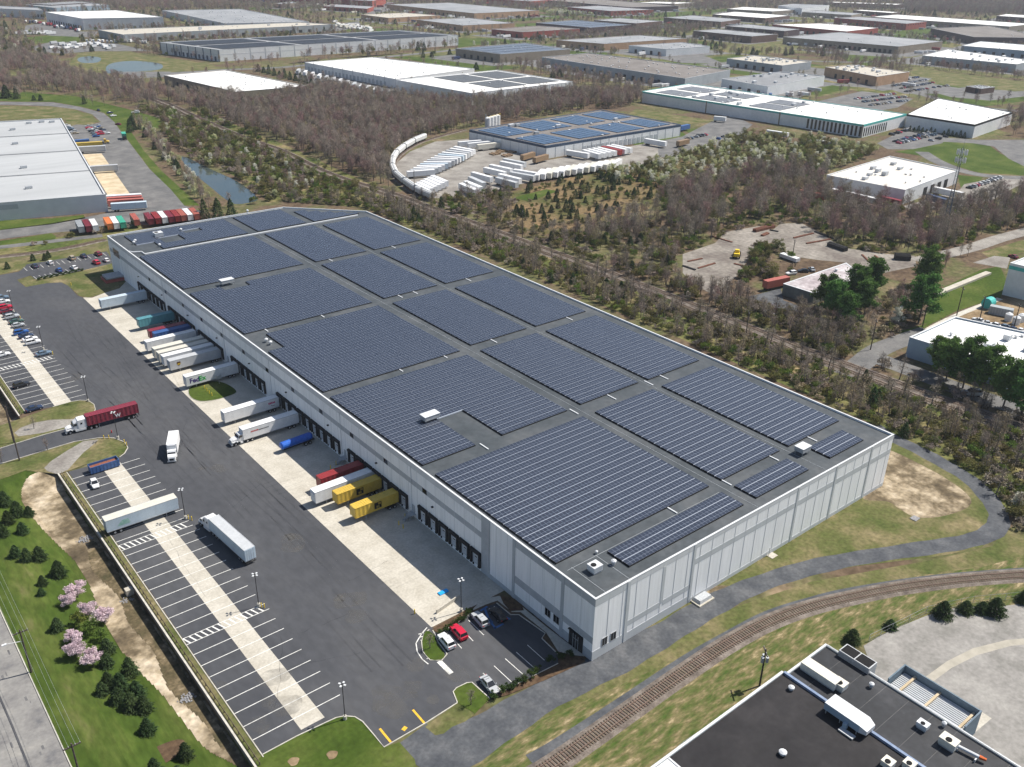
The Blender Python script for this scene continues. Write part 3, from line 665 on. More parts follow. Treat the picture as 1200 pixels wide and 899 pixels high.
BLOCKS = [ # x0, x1, y0, y1, cut-outs (x0,x1,y0,y1), where
 (1.5, 46.4, 12.4, 54.3, [], "in front of the open roof corner"),
 (1.5, 45.6, 58.0, 102.2, [(16.5, 24.5, 57, 75)], "behind it, with a notch round a white air handler"),
 (1.5, 45.6, 104.4, 151.2, [(1, 6.6, 136.9, 152)], "with its west corner cut out beside two vents"),
 (1.5, 45.6, 153.0, 197.2, [(12, 21, 191, 198)], "cut out at the back round an air handler"),
 (1.5, 45.8, 201.2, 244.6, [], "just before the white roof joint"),
 (50.6, 71.9, 12.4, 54.4, [], "in the middle column nearest the south wall"),
 (50.6, 71.9, 58.4, 102.0, [], "second block of the middle column"),
 (50.6, 71.9, 105.8, 150.6, [], "third block of the middle column"),
 (50.6, 71.9, 153.8, 197.6, [], "fourth block of the middle column"),
 (50.6, 71.9, 200.8, 244.6, [], "fifth block of the middle column, before the white joint"),
 (75.3, 96.4, 12.4, 54.4, [], "in the east column nearest the south wall"),
 (75.3, 96.4, 58.0, 102.0, [], "second block of the east column"),
 (75.3, 96.4, 105.4, 150.2, [], "third block of the east column"),
 (75.3, 96.4, 153.6, 197.0, [], "fourth block of the east column"),
 (75.3, 96.4, 200.6, 243.2, [], "fifth block of the east column, by the cut corner"),
 (5.3, 46.0, 248.6, 273.8, [(5, 12, 248, 258), (15, 23, 254, 262), (26, 33, 262, 267)], "beyond the white joint with roof units standing in it"),
 (50.2, 71.6, 248.6, 273.2, [], "beyond the white joint, middle block"),
 (75.0, 96.5, 248.2, 270.0, [(75, 97, 266, 272), (80, 97, 262, 272), (84, 97, 258, 272), (88, 97, 254, 272), (92, 97, 250, 272)], "stepped along the cut far corner"),
 (12.0, 46.6, 3.1, 9.2, [], "long narrow strip three rows deep at the south parapet"),
 (50.9, 70.0, 3.1, 9.2, [], "short strip three rows deep left of the square hatch"),
 (78.5, 92.4, 3.1, 9.2, [], "small strip three rows deep nearest the east corner")]
def in_cut(x0, x1, y, cuts):
    segs = [(x0, x1)]
    for c in cuts:
        if c[2] <= y+PIT*.5 <= c[3]:
            new = []
            for s in segs:
                if c[1] <= s[0] or c[0] >= s[1]: new.append(s); continue
                if c[0]-s[0] > 1.5: new.append((s[0], c[0]))
                if s[1]-c[1] > 1.5: new.append((c[1], s[1]))
            segs = new
    return segs
for (x0, x1, y0, y1, cuts, where) in BLOCKS:
    a = empty("solar_array", (x0, y0, RZ+.002), 0, "dark blue solar array %s" % where, "solar array", "solar arrays on the warehouse roof")
    n = round((y1-y0)/PIT) if (y1-y0) < 8 else int((y1-y0)/PIT)
    for r in range(n):
        for s in in_cut(x0, x1, y0+r*PIT, cuts):
            d = solar_row(s[1]-s[0], r == 0); o = bpy.data.objects.new("panel_row", d); COL.objects.link(o); o.parent = a; o.location = (s[0]-x0, r*PIT, 0)
# ================================================================ other buildings, given by their roof corners in the photograph
M_RW = mk("white_roof_membrane", [(.74, .74, .72), (.82, .82, .80)], scale=0.03, rough=0.7, scale2=0.25, amt2=0.05, detail=7)
M_PALE = mk("pale_metal_roof", [(.36, .375, .385), (.43, .445, .455)], scale=.03, rough=.7, scale2=.2, amt2=.05, stretch=(.1, 1, 1))
M_RLG = mk("light_grey_roof", [(.23, .245, .26), (.31, .32, .335)], scale=0.03, rough=0.8, scale2=0.2, amt2=0.08, detail=7)
M_RMG = mk("mid_grey_roof", [(.20, .21, .225), (.27, .28, .29)], scale=0.03, rough=0.85, scale2=0.2, amt2=0.1, detail=7)
M_RBR = mk("brownish_gravel_roof", [(.155, .14, .13), (.21, .195, .185)], scale=0.04, rough=0.95, scale2=0.2, amt2=0.1, detail=7)
M_RBK = mk("black_roof", [(.012, .011, .013), (.017, .016, .018), (.026, .024, .026)], scale=0.12, rough=0.7, scale2=0.9, amt2=0.18, detail=9)
M_RBK2 = mk("black_grey_roof", [(.020, .022, .026), (.028, .030, .035), (.060, .062, .068)], scale=0.10, rough=0.6, scale2=0.9, amt2=0.18, detail=9, pos=[.35, .55, .72])
M_WW = mk("white_wall", [(.66, .68, .69), (.74, .75, .76)], scale=0.1, rough=0.8, scale2=0.6, amt2=0.05)
M_WG = mk("grey_wall", [(.30, .33, .35), (.37, .40, .42)], scale=0.1, rough=0.8, scale2=0.6, amt2=0.06)
M_WB = mk("blue_grey_wall", [(.24, .32, .40), (.30, .39, .47)], scale=0.1, rough=0.8)
M_WRED = mk("red_brick", [(.26, .06, .045), (.34, .085, .06)], scale=0.2, rough=0.95)
M_WBR = mk("brown_brick", [(.11, .07, .058), (.16, .10, .08)], scale=0.2, rough=0.95)
M_WDB = mk("dark_brown_brick", [(.065, .042, .045), (.09, .058, .058)], scale=0.2, rough=0.95)
M_WTAN = mk("tan_wall", [(.24, .20, .155), (.30, .255, .20)], scale=0.2, rough=0.95)
M_WOR = mk("orange_tan_brick", [(.40, .25, .15), (.48, .31, .19)], scale=0.2, rough=0.95)
M_TEAL = mk("teal_paint", [(.06, .40, .37), (.08, .46, .43)], scale=1, rough=.6)
M_NAVY = mk("navy_paint", [(.03, .055, .10), (.045, .075, .13)], scale=1, rough=.6)
M_SOLF = mk("solar_field", [(.030, .045, .075), (.05, .065, .10)], scale=0.3, rough=.25, spec=.6)
M_ORG = mk("orange_paint", (.60, .13, .03), rough=.6)
def corners(A, B_, C_, h, D_=None):
    a, b, c = g(*A, h), g(*B_, h), g(*C_, h)
    d = g(*D_, h) if D_ else a+c-b
    return [a, b, c, d]
def uvp(q, u, v):
    """point inside the quad: u along near edge B->A, v along B->C"""
    a, b, c, d = q
    return (b*(1-u)+a*u)*(1-v)+(c*(1-u)+d*u)*v
def uvrect(b, q, u0, u1, v0, v1, z0, z1, m):
    P = [uvp(q, u, v) for u, v in ((u0, v0), (u0, v1), (u1, v1), (u1, v0))]
    b.prism([(p.x, p.y) for p in P], z0, z1, m)
NB = 0
def house(label, A, B_, C_, h, wall, roofm, D_=None, cope=None, band=None, vents=0, units=0, solar=None, solar_label=None, doors=None, ribs=None, cat="warehouse", name="warehouse_building", seed=0, wins=None, group="industrial park buildings", par=.6, parts=True, grp=True, solar_mat_=None):
    q = corners(A, B_, C_, h, D_)
    c = sum(q, Vector())/4; c.z = 0
    e = empty(name, c, 0, label, cat, group if grp else None)
    L = [(p.x-c.x, p.y-c.y) for p in q]
    if area(L) < 0: L = L[::-1]; flip = True
    else: flip = False
    excl([(p.x, p.y) for p in q], 2.5)
    b = MB(); rz = h-par; b.prism(L, 0, rz, wall)
    for i in range(4):
        j = (i+1) % 4; t = .35; In = inset(L, t); b.prism([L[i], L[j], In[j], In[i]], rz, h-.08, wall)
    b.build("wall", e)
    b = MB(); I2 = inset(L, .36); b.prism(I2, rz, rz+.05, roofm); rf = b.build("roof", e)
    b = MB(); O3 = inset(L, -.08); I3 = inset(L, .5)
    for i in range(4):
        j = (i+1) % 4; b.prism([O3[i], O3[j], I3[j], I3[i]], h-.08, h+.04, cope or M_COPE)
    b.build("coping", e)
    ql = [p-c for p in q]; rr = random.Random(hash(label) % 1000 if False else int(A[0]*7+A[1]*13))
    if band:
        bm_, z0, z1 = band; b = MB(); Ob = inset(L, -.06)
        for i in range(4):
            j = (i+1) % 4; b.prism([Ob[i], Ob[j], L[j], L[i]], z0, z1, bm_)
        b.build("painted_band", e)
    def wallstrip(b, side, t0, t1, z0, z1, m, d=.1):
        """side 0: B->A, side 1: B->C; t in metres from B"""
        o = ql[1]; ee = (ql[0]-o) if side == 0 else (ql[2]-o); Ln = ee.length; u = ee/Ln
        cc = Vector((0, 0, o.z)); nrm = Vector((u.y, -u.x, 0)); mid = o+ee/2
        if nrm.dot(mid-(ql[0]+ql[2])/2) < 0: nrm = -nrm
        P = [o+u*t0, o+u*t1, o+u*t1+nrm*d, o+u*t0+nrm*d]
        b.prism([(p.x, p.y) for p in P], z0, z1, m); return Ln
    def sidelen(side): return (ql[0]-ql[1]).length if side == 0 else (ql[2]-ql[1]).length
    if ribs:
        for side, pitch, wd, z0, z1, m in ribs:
            Ln = sidelen(side); n = int(Ln/pitch)
            for k in range(n+1): b = MB(); t = min(k*Ln/n, Ln-wd); wallstrip(b, side, t, t+wd, z0, z1, m, .12); b.build("pilaster", e)
    if doors:
        for side, f0, f1, pitch, wd, z1, m in doors:
            Ln = sidelen(side); t = f0*Ln
            while t < f1*Ln:
                b = MB(); wallstrip(b, side, t, t+wd, .3, z1, m, .15); b.build("dock_door", e); t += pitch
    if wins:
        for side, f0, f1, pitch, wd, z0, z1 in wins:
            Ln = sidelen(side); t = f0*Ln
            while t < f1*Ln:
                b = MB(); wallstrip(b, side, t, t+wd, z0, z1, M_GLASS, .1); b.build("window", e); t += pitch
    for k in range(vents):
        u, v = rr.uniform(.06, .94), rr.uniform(.06, .94); p = uvp(ql, u, v); vent(rf, p.x, p.y, rz+.05, rr.uniform(.5, .9), rr.uniform(.8, 1.4))
    ang = math.atan2((ql[2]-ql[1]).y, (ql[2]-ql[1]).x)
    for k in range(units):
        u, v = rr.uniform(.08, .92), rr.uniform(.08, .92); p = uvp(ql, u, v)
        rooftop_unit(rf, p.x, p.y, rz+.05, rr.uniform(2.2, 4.5), rr.uniform(1.8, 2.6), rr.uniform(1.4, 2.1), rz=ang, m=M_COPE if rr.random() < .6 else M_STEEL, fan=False)
    if solar:
        for k, (u0, u1, v0, v1) in enumerate(solar):
            pc = uvp(q, (u0+u1)/2, (v0+v1)/2); vs_ = sorted(set(t_[2] for t_ in solar)); us_ = sorted(set(t_[0] for t_ in solar)); lb_ = solar_label+(", "+("near", "middle", "far")[min(2, us_.index(u0)) if len(us_) < 4 else 0]+" side" if 1 < len(us_) < 4 else "")+(", %s from the left" % ("first", "second", "third", "fourth")[vs_.index(v0)] if len(vs_) > 1 else ", %s strip from the right" % ("first", "second", "third", "fourth")[us_.index(u0)])
            s = empty("solar_array", (pc.x, pc.y, rz+.052), 0, lb_, "solar array", "solar arrays on other roofs" )
            b = MB()
            wv = sidelen(1)*abs(v1-v0); n = max(3, int(wv/4.2))
            for r in range(n):
                va = v0+(v1-v0)*r/n; vb = v0+(v1-v0)*(r+.86)/n
                P = [uvp(q, u, v)-pc for u, v in ((u0, va), (u0, vb), (u1, vb), (u1, va))]
                b.prism([(p.x, p.y) for p in P], .1, .45, solar_mat_ or M_SOLF)
            b.build("panels", s)
    return e, q, rz+.05
SC_LAB = "shared"
# --- left building with the trailer docks
e, q, _z = house("large pale grey roofed warehouse cut off by the left picture edge", (-70, 243), (123.3, 227.7), (71.7, 138.6), 8.5, M_BANDL, M_PALE, vents=0, doors=[(1, .05, .9, 6, 2.8, 4.2, M_SEAL)], wins=[])
c0 = e.location
for v in (.0, .25, .5, .75):
    P = [uvp(q, u, w_)-c0 for u, w_ in ((0.01, v+.003), (.99, v+.003), (.99, v+.010), (.01, v+.010))]
    b = MB(); b.prism([(p.x, p.y) for p in P], _z, _z+.25, M_RMG); b.build("roof_joint", [o for o in e.children if o.name.startswith("roof")][0])
b = MB(); P = [uvp(q, .55, 0)-c0, uvp(q, .99, 0)-c0]; d = (P[0]-P[1]).normalized(); n = Vector((d.y, -d.x, 0)); n = n if n.y < 0 else -n
b.prism([(P[0]+n*.05).xy[:], (P[1]+n*.05).xy[:], (P[1]-n*.1).xy[:], (P[0]-n*.1).xy[:]], 5, 7.2, M_BAND); b.build("wall_panel", e)
rr = [o for o in e.children if o.name.startswith("roof")][0]
for p in [(34, 145), (49, 143.5), (61, 143.5), (15, 152.5), (18, 169), (28, 197), (34, 221)]:
    v = g(*p, 8)-c0; rooftop_unit(rr, v.x, v.y, 7.95, 3, 2, 1.2, fan=False, m=M_STEEL)
# --- upper left group
house("white warehouse with dark shaded dock wall in the upper left", (53, 14), (96, 21.7), (191, 20), 15, M_WW, M_RW, D_=(137, 12), doors=[(0, .05, .95, 9, 3.5, 5, M_SEAL), (1, .3, .95, 8, 3.2, 4.5, M_WG)], ribs=[(1, 14, .8, 0, 14, M_BANDL)])
house("pale grey low building at the left picture edge behind the white warehouse", (-40, 8), (50, 12.2), (44, 9), 12, M_BANDL, M_RLG, wins=[(0, .02, .12, 6, 3, 2, 6)])
house("low glazed plant building among trees at the top left", (30, 5.5), (64, 9.2), (128, 5.6), 8, M_WB, M_RLG, vents=8)
house("long low warehouse with a cream roof and a front row of parked vans", (115, 35), (144, 40.5), (392, 28.5), 9, M_WG, M_CONC, D_=(352, 26), vents=16, units=6, doors=[(1, .05, .9, 14, 5, 4, M_SEAL)])
house("wide grey warehouse whose roof is dotted with rows of skylights", (190, 12), (264, 27.5), (362, 25.5), 9, M_BANDL, M_RLG, D_=(282, 10.5), vents=70, ribs=[(0, 9, .6, 0, 8, M_WG)])
house("white walled warehouse with dark pilasters and an almost black solar roof", (187, 49.5), (256, 58.3), (537, 41.3), 12, M_WW, M_RLG, D_=(470, 35.5), ribs=[(1, 17, 1.0, 0, 11.6, M_BAND), (0, 13, 1.4, 0, 11.6, M_NAVY)], doors=[(0, .05, .75, 7, 3, 4.6, M_NAVY)], band=(M_BANDL, 6.5, 7.4), solar=[(.06, .46, .03, .30), (.54, .94, .03, .30), (.06, .46, .33, .62), (.54, .94, .33, .62), (.06, .46, .65, .97), (.54, .94, .65, .97)], solar_label="dark array on the pilastered warehouse", solar_mat_=mk("dark_solar", [(.022, .027, .038), (.035, .04, .052)], scale=.3, rough=.5, spec=.3))
house("brown walled warehouse with a bright white roof beside the woodland", (192, 88), (276, 107.5), (360, 100.8), 7.5, M_WTAN, M_RW, D_=(264.5, 81.8), vents=22, doors=[(0, .5, .8, 6, 3, 4, M_SEAL)])
house("rear wing with a plain white roof of the long white warehouse", (357, 73), (464, 92.8), (556, 80.5), 8, M_WW, M_RW, D_=(437.5, 67), vents=14, doors=[(0, .1, .95, 6, 3.2, 4.2, M_BAND)], ribs=[(0, 16, .6, 0, 9.5, M_BAND)])
house("front wing with solar panels of the long white warehouse", (464, 93.5), (553, 109.2), (671.7, 95.8), 9.5, M_WW, M_RW, D_=(583, 82), vents=3, ribs=[(1, 4.6, .5, 4.4, 8.9, M_BAND)], band=(M_BANDL, 3.9, 4.3), solar=[(.12, .48, .32, .62), (.54, .95, .32, .62), (.12, .48, .66, .96), (.54, .95, .66, .96)], solar_label="grey array on the long white warehouse", solar_mat_=mk("grey_solar", [(.10, .105, .115), (.14, .145, .15)], scale=.3, rough=.4))
# --- blue solar roof building with the trailer yard
e, q, z9 = house("navy trimmed white warehouse with blue solar roof in the curved trailer yard", (550, 152), (640, 171), (798, 145.8), 8, M_WW, M_RBR, D_=(705, 128.6), band=(M_NAVY, 6.5, 7.85), cope=M_NAVY, units=5, vents=14, ribs=[(1, 7.5, .35, 0, 6.4, M_BAND), (0, 7.5, .3, 0, 6.4, M_BAND)], doors=[(1, .25, .8, 4.2, 2.8, 4.1, M_BAND)], solar=[(.08, .44, .03, .22), (.56, .94, .03, .22), (.08, .44, .27, .50), (.56, .94, .27, .50), (.08, .44, .55, .76), (.56, .94, .55, .76), (.08, .44, .80, .97), (.56, .94, .80, .97)], solar_label="blue array beside the trailer yard", solar_mat_=mk("blue_solar", [(.045, .085, .16), (.065, .115, .20)], scale=.3, rough=.3))
# silo group behind it
s = empty("storage_silos", g(577, 154), 0.35, "cluster of white storage silos with a yellow railing behind the solar building", "silos")
for i in range(4):
    b = MB(); b.tube((i*4.2-6, 0, 0), (i*4.2-6, 0, 10), 2, 2, M_WW, 14); b.tube((i*4.2-6, 0, 10), (i*4.2-6, 0, 10.8), 2, .5, M_WW, 14); b.build("silo", s)
b = MB()
for i in range(9): b.tube((i*2-8, -1.9, 10), (i*2-8, -1.9, 11.3), .08, .08, M_YEL, 4)
b.tube((-8, -1.9, 11.2), (8, -1.9, 11.2), .1, .1, M_YEL, 4); b.tube((-8.6, 0, 0), (-8.6, 0, 13), .25, .25, M_STEEL, 6); b.build("railing", s)
# --- teal striped pair
e, q, zt = house("long white warehouse with a teal roof stripe and patches of solar panels", (752, 107), (1012.5, 146.2), (1062.5, 133.6), 9, M_WW, M_RW, D_=(808, 98), band=(M_TEAL, 7.7, 8.7), cope=M_TEAL, vents=26, units=10, wins=[(1, .02, .55, 3.4, 1.6, .8, 6.5)], ribs=[(0, 60, 1, 0, 8.9, M_WTAN)], solar=[(.80, .95, .1, .42), (.80, .95, .52, .85), (.60, .76, .1, .42), (.60, .76, .52, .85), (.36, .50, .12, .45), (.36, .50, .5, .8)], solar_label="pale array on the teal striped warehouse", solar_mat_=mk("pale_solar", [(.16, .17, .19), (.22, .23, .25)], scale=.3, rough=.4))
c0 = e.location; o = q[1]-c0; d = (q[0]-q[1]).normalized(); n = Vector((-d.y, d.x, 0)); n = n if n.y < 0 else -n
for k in range(14):
    b = MB(); p = o+d*(1.2+k*3.1); P = [p, p+d*1.5, p+d*1.5+n*.12, p+n*.12]; b.prism([(v.x, v.y) for v in P], .6, 7.4, M_GLASS); b.build("window", e)
house("white roofed warehouse with a black stripe right of the teal striped one", (1062.8, 133.8), (1143, 146.2), (1187, 131.5), 9.5, M_WW, M_RW, D_=(1100, 114.8), band=(M_BLACK, 8.2, 9.3), cope=M_BLACK, vents=9)
house("white boxy warehouse with an off-white roof in the eastern woods", (969, 205), (1061, 222.6), (1123.5, 199.5), 7.8, M_WW, mk("offwhite_roof", [(.60, .57, .52), (.68, .65, .60)], scale=.03, rough=.8), D_=(1043, 182.8), vents=9, units=7, doors=[(1, .35, .75, 9, 4.5, 5, M_SEAL)], wins=[])
house("low shed with a weathered pinkish roof among trees", (918, 332.5), (954, 343.7), (1012, 324), 4.6, mk('dark_green_grey_wall', [(.12, .13, .12), (.17, .18, .165)], scale=.4, rough=.9), mk("weathered_roof", [(.30, .26, .27), (.40, .36, .37), (.52, .49, .50)], scale=.12, rough=.9, scale2=.8), D_=(991.7, 308), par=.15, vents=2)
house("white roofed building with a blue grey wall in the lower east", (1066, 395), (1186, 432.5), (1245, 398), 7, M_WB, M_RW, D_=(1119.5, 371), units=3, vents=7)
house("tall white industrial building with a teal stripe at the right edge", (1184, 308), (1262, 326), (1290, 290), 13, M_WW, M_RW, band=(M_TEAL, 10.6, 12), D_=(1215, 296))
# --- business park towards the horizon
YARDS = []
FAR = [
 ("tan walled building under blue grey solar sheds near the big white warehouse", (534, 56.7), (586, 63.5), (668, 57.5), 9, M_WTAN, M_RMG, (616, 50), 'r'),
 ("very long dark roofed building with white skylight rows behind the blue solar roof", (635, 67), (803, 92), (856, 82), 9, M_WG, M_RBR, (690, 62), 's'),
 ("pale building with a glazed white end in front of the orange walled one", (737, 53.3), (781, 57.7), (832, 54.2), 8, M_WW, M_RLG, (800, 49.5), 'v'),
 ("orange tan walled building with a pale grey roof in the centre distance", (652, 47), (708, 51.3), (806, 45), 8, M_WOR, M_RLG, (750, 41), 'v'),
 ("red brick building with a brown roof behind blossoming trees", (576, 34.2), (612.5, 37.6), (679.5, 33.6), 8, M_WRED, M_RBR, (632, 30), ''),
 ("dark walled building with a striped grey solar roof", (628, 26.8), (691, 32.4), (740, 29), 8, M_WDB, M_RMG, (674, 23.3), 'r'),
 ("huge grey roofed building with an orange brick end in the upper centre", (453, 5), (556, 15.6), (632, 12.3), 9, M_WOR, M_RLG, (527, 3), ''),
 ("low tan building with pinkish roof left of the orange brick one", (423, 17), (455, 21), (516, 18), 7, M_WOR, M_CONC, (475, 14.8), 'v'),
 ("grey roofed building with orange brick walls behind the pilastered warehouse", (488, 23), (542.5, 29.8), (603, 27), 8, M_WOR, M_RLG, (550, 20.8), 'v'),
 ("long red brick hall at the top edge left of centre", (237, -9), (436, 1.2), (452, -3), 12, M_WRED, M_RMG, (300, -12), 'w'),
 ("red brick annex with a pale roof below the long red hall", (378, 7), (430, 10.2), (438, 7.5), 7, M_WRED, M_RLG, (395, 5), ''),
 ("distant red hall at the top edge near the centre", (566, -2), (621, 1.5), (653, -1), 10, M_WRED, M_RMG, (600, -4), ''),
 ("red brick building with a white roof behind a row of white blossom", (665, 8.3), (716, 13), (766, 11.3), 8, M_WRED, M_RLG, (702, 6.5), 'w'),
 ("long brown building at the top edge in the centre", (612, -2), (740, 8.5), (795, 7), 9, M_WDB, M_RBR, (680, -3), ''),
 ("low pale roofed building behind bare trees in the upper centre", (696, 23.5), (745, 27.3), (776, 24.6), 8, M_WBR, M_RLG, (727, 21), ''),
 ("grey roofed brick building right of the blossom row", (778, 20.5), (845, 25.6), (868, 22.6), 8, M_WBR, M_RLG, (812, 17.8), 'v'),
 ("brown brick hall with a sunny red end in the upper right", (812.5, 36), (881, 42.6), (911, 40.2), 9, M_WBR, M_RLG, (842, 34), ''),
 ("brown hall with a white painted end wall behind the red ended one", (850, 30.3), (919, 36.4), (937, 34.2), 9, M_WDB, M_RLG, (878, 28.3), ''),
 ("white roofed brown brick building in the upper right", (905, 28.6), (992, 36.8), (1029.5, 32.6), 9, M_WRED, M_RW, (962, 27.2), ''),
 ("broad grey roofed hall with dark dock wall in the upper right", (918, 43.3), (1053, 54.5), (1105, 48.3), 9, M_WTAN, M_RLG, (985, 37.5), 'd'),
 ("red brick hall with square windows high on its sunny end", (978, 20.8), (1062.5, 27.8), (1086, 25.3), 10, M_WRED, M_RLG, (1008, 19.5), 'w'),
 ("very dark brown hall with a brown roof near the right edge", (1091, 33), (1142, 43.4), (1230, 44.5), 10, M_WDB, M_RBR, (1160, 30), ''),
 ("grey walled building with a white roof full of rooftop units", (1081, 65), (1191.5, 75.3), (1212, 71), 9, M_WG, M_RW, (1112, 57.5), 'u'),
 ("white roofed building behind the one full of rooftop units", (1127, 53.5), (1215, 60.5), (1235, 55), 9, M_WB, M_RW, (1150, 48.3), 'v'),
 ("long thin white roofed building in the far upper right", (1021, 19.5), (1183, 31), (1212, 28), 9, M_WTAN, M_RW, (1052, 17), ''),
 ("small dark brown building with white roof at the far right edge", (1168, 18.5), (1215, 21.5), (1225, 19), 9, M_WDB, M_RW, (1180, 16.3), ''),
 ("white roofed building amid trees in the far upper right centre", (835, 16.8), (897, 21.2), (926, 18.2), 8, M_WBR, M_RW, (862, 13.6), ''),
 ("white roofed long building farther back amid trees", (852, 10.4), (905, 13.3), (936, 11.3), 8, M_WTAN, M_RW, (872, 8), ''),
 ("bluish white block near the horizon right of centre", (912, 6.5), (940, 10), (972, 6), 12, M_WW, M_RLG, (930, 4.5), ''),
 ("pale building with square tower like end near the horizon", (940, 14), (998, 17.8), (1010, 15.6), 8, M_WTAN, M_RLG, (955, 12), ''),
 ("grey office building with a roof crowded with units in the centre right", (852, 68.5), (917, 76.8), (951, 72.3), 8, M_WG, M_CONC, (885, 65), 'u'),
 ("white walled hall with a blue grey roof behind the teal striped warehouse", (846, 92.3), (900, 101.3), (966.7, 89), 9, M_WW, M_RMG, (915, 84), 'k'),
 ("brick and beige office block above the full car park", (967, 78.5), (1028, 89.8), (1066, 84.2), 9, M_WOR, M_CONC, (1000, 76), 'u'),
 ("small shop with a green awning beyond the white roofed warehouse", (1132, 101), (1150, 104), (1166, 102), 5, M_WBR, M_RLG, (1148, 99.5), 'v'),
 ("white topped hall on the horizon above the blossom", (745, 3), (790, 4.5), (815, 3), 8, M_WTAN, M_RW, (770, 1.8), ''),
 ("faint pale hall on the horizon in the upper centre", (655, -5), (720, -2.5), (745, -4), 8, M_WTAN, M_RW, (690, -6), ''),
 ("long white roof strip on the horizon in the upper right", (965, 2.5), (1050, 5.5), (1060, 4.5), 8, M_WBR, M_RW, (975, 1.8), ''),
 ("pair-like low white roof strip below the horizon at upper right", (1000, 12), (1045, 15.2), (1055, 14.2), 8, M_WBR, M_RW, (1010, 11.3), ''),
 ("dark roofed depot behind parked lorries at the upper left centre", (36, 4.4), (60, 5.6), (110, 2.6), 9, M_WDB, M_RMG, (88, 1.4), ''),
 ("grey brown building right of the blossom between red brick halls", (320, 4), (330, 5), (350, 3), 7, M_WTAN, M_RLG, (340, 2), ''),
]
for (lab, A, B_, C_, h, wm, rm, D_, fl) in FAR:
    kw = dict(vents=5)
    if 'r' in fl: kw.update(solar=[(.02+i*.24, .22+i*.24, .04, .95) for i in range(4)], solar_label="solar rows on the %s" % lab.split(" with")[0].split(" under")[0], solar_mat_=mk("greyblue_solar", [(.11, .14, .19), (.16, .19, .25)], scale=.3, rough=.35))
    if 's' in fl: kw['vents'] = 60
    if 'v' in fl: kw['vents'] = 16
    if 'u' in fl: kw.update(vents=14, units=12)
    if 'w' in fl: kw['wins'] = [(1, .08, .92, 9, 3, h-3, h-1.6), (0, .04, .96, 16, 4, h-3.4, h-2)]
    if 'd' in fl: kw['doors'] = [(0, .05, .7, 6.5, 3.4, 4.5, M_SEAL)]
    if 'k' in fl: kw.update(units=9)
    if not kw.get('doors'): kw['doors'] = [(0, .15, .8, 11, 3.4, 4.4, M_SEAL)]
    fe, fq, fz = house(lab, A, B_, C_, h, wm, rm, D_, **kw)
    fk = FAR.index((lab, A, B_, C_, h, wm, rm, D_, fl)); cc_ = sum(fq, Vector())/4
    def grow_(d): return [(p.x+(p-cc_).normalized().x*d, p.y+(p-cc_).normalized().y*d) for p in fq]
    sheet("lawn", grow_(75), .012+.0002*fk, (M_LAWN, M_LAWN_DRY, M_BRUSH)[fk % 3], ex=False)
    sheet("parking_lot", grow_(30), .024+.0003*fk, M_ASPH_OLD, grow=2)
    YARDS.append((fq, lab))
# ---------------------------------------------------------------- black roofed building, bottom right
BR = empty("building", (10, -45, 0), 0, "flat black roofed building with rooftop machinery in the bottom right corner", "building")
hb = 8.0; cx, cyy = 10, -45
def bl(x, y): return (x-cx, y-cyy)
xe = 30.4; yn = -29.0
step = g(916.7, 787.3, hb); lf = g(770, 899, hb)
secs = [((step.x, -80), (xe, -80), (xe, yn), (step.x, yn), M_RBK2, "roof")]
b = MB(); b.prism([bl(step.x, -80), bl(xe, -80), bl(xe, yn), bl(step.x, yn)], 0, hb-.35, M_WG)
b.prism([bl(-60, -80), bl(step.x-.01, -80), bl(step.x-.01, step.y), bl(-60, step.y)], 0, hb-.15, M_WG)
b.box(xe-.35-cx, xe-cx, -80-cyy, yn-cyy, hb-.35, hb, M_WG); b.box(step.x-cx, xe-.35-cx, yn-.35-cyy, yn-cyy, hb-.35, hb, M_WG)
b.box(-60-cx, step.x-.01-cx, step.y-.35-cyy, step.y-cyy, hb-.15, hb+.1, M_WG)
b.build("wall", BR)
b = MB(); b.prism([bl(step.x+.3, -80), bl(xe-.36, -80), bl(xe-.36, yn-.36), bl(step.x+.3, yn-.36)], hb-.35, hb-.3, M_RBK2)
r2 = b.build("roof", BR)
b = MB(); wr = g(800, 880, hb); b.prism([bl(wr.x-2.6, -80), bl(step.x-.3, -80), bl(step.x-.3, step.y-.36), bl(wr.x-2.6, step.y-.36)], hb-.15, hb-.1, M_RBK); r1 = b.build("roof", BR)
b = MB(); b.prism([bl(-60, -80), bl(wr.x-2.9, -80), bl(wr.x-2.9, step.y-.36), bl(-60, step.y-.36)], hb-.15, hb-.09, M_RW); b.box(wr.x-2.9-cx, wr.x-2.6-cx, -80-cyy, step.y-.36-cyy, hb-.15, hb+.05, M_COPE); b.build("white_roof", BR)
b = MB(); b.box(-60-cx, step.x-cx, step.y-.3-cyy, step.y+.12-cyy, hb+.1, hb+.18, M_COPE); b.box(step.x+.02-cx, xe-cx, yn-.25-cyy, yn+.1-cyy, hb, hb+.07, M_COPE); b.box(xe-.2-cx, xe+.06-cx, -80-cyy, yn-.25-cyy, hb, hb+.07, M_STEEL)
b.box(step.x-.25-cx, step.x+.25-cx, -80-cyy, step.y-.36-cyy, hb-.1, hb+.35, mk("blue_flashing", [(.16, .22, .34), (.24, .30, .42)], scale=.8, rough=.5)); b.build("coping", BR)
excl([(-60, -80), (xe, -80), (xe, yn), (-60, step.y)], 0.5)
def br(px_, py_, z=hb): p = g(px_, py_, z); return p.x-cx, p.y-cyy
zr = hb-.3
def unit(px_, py_, lx, ly, h, m, rz=0, name="rooftop_unit", par=r2, fan=True):
    x, y = br(px_, py_); return rooftop_unit(par, x, y, zr, lx, ly, h, name, rz, m, fan)
M_CREAM = mk("cream_metal", [(.60, .58, .50), (.70, .68, .60)], scale=1.5, rough=.6)
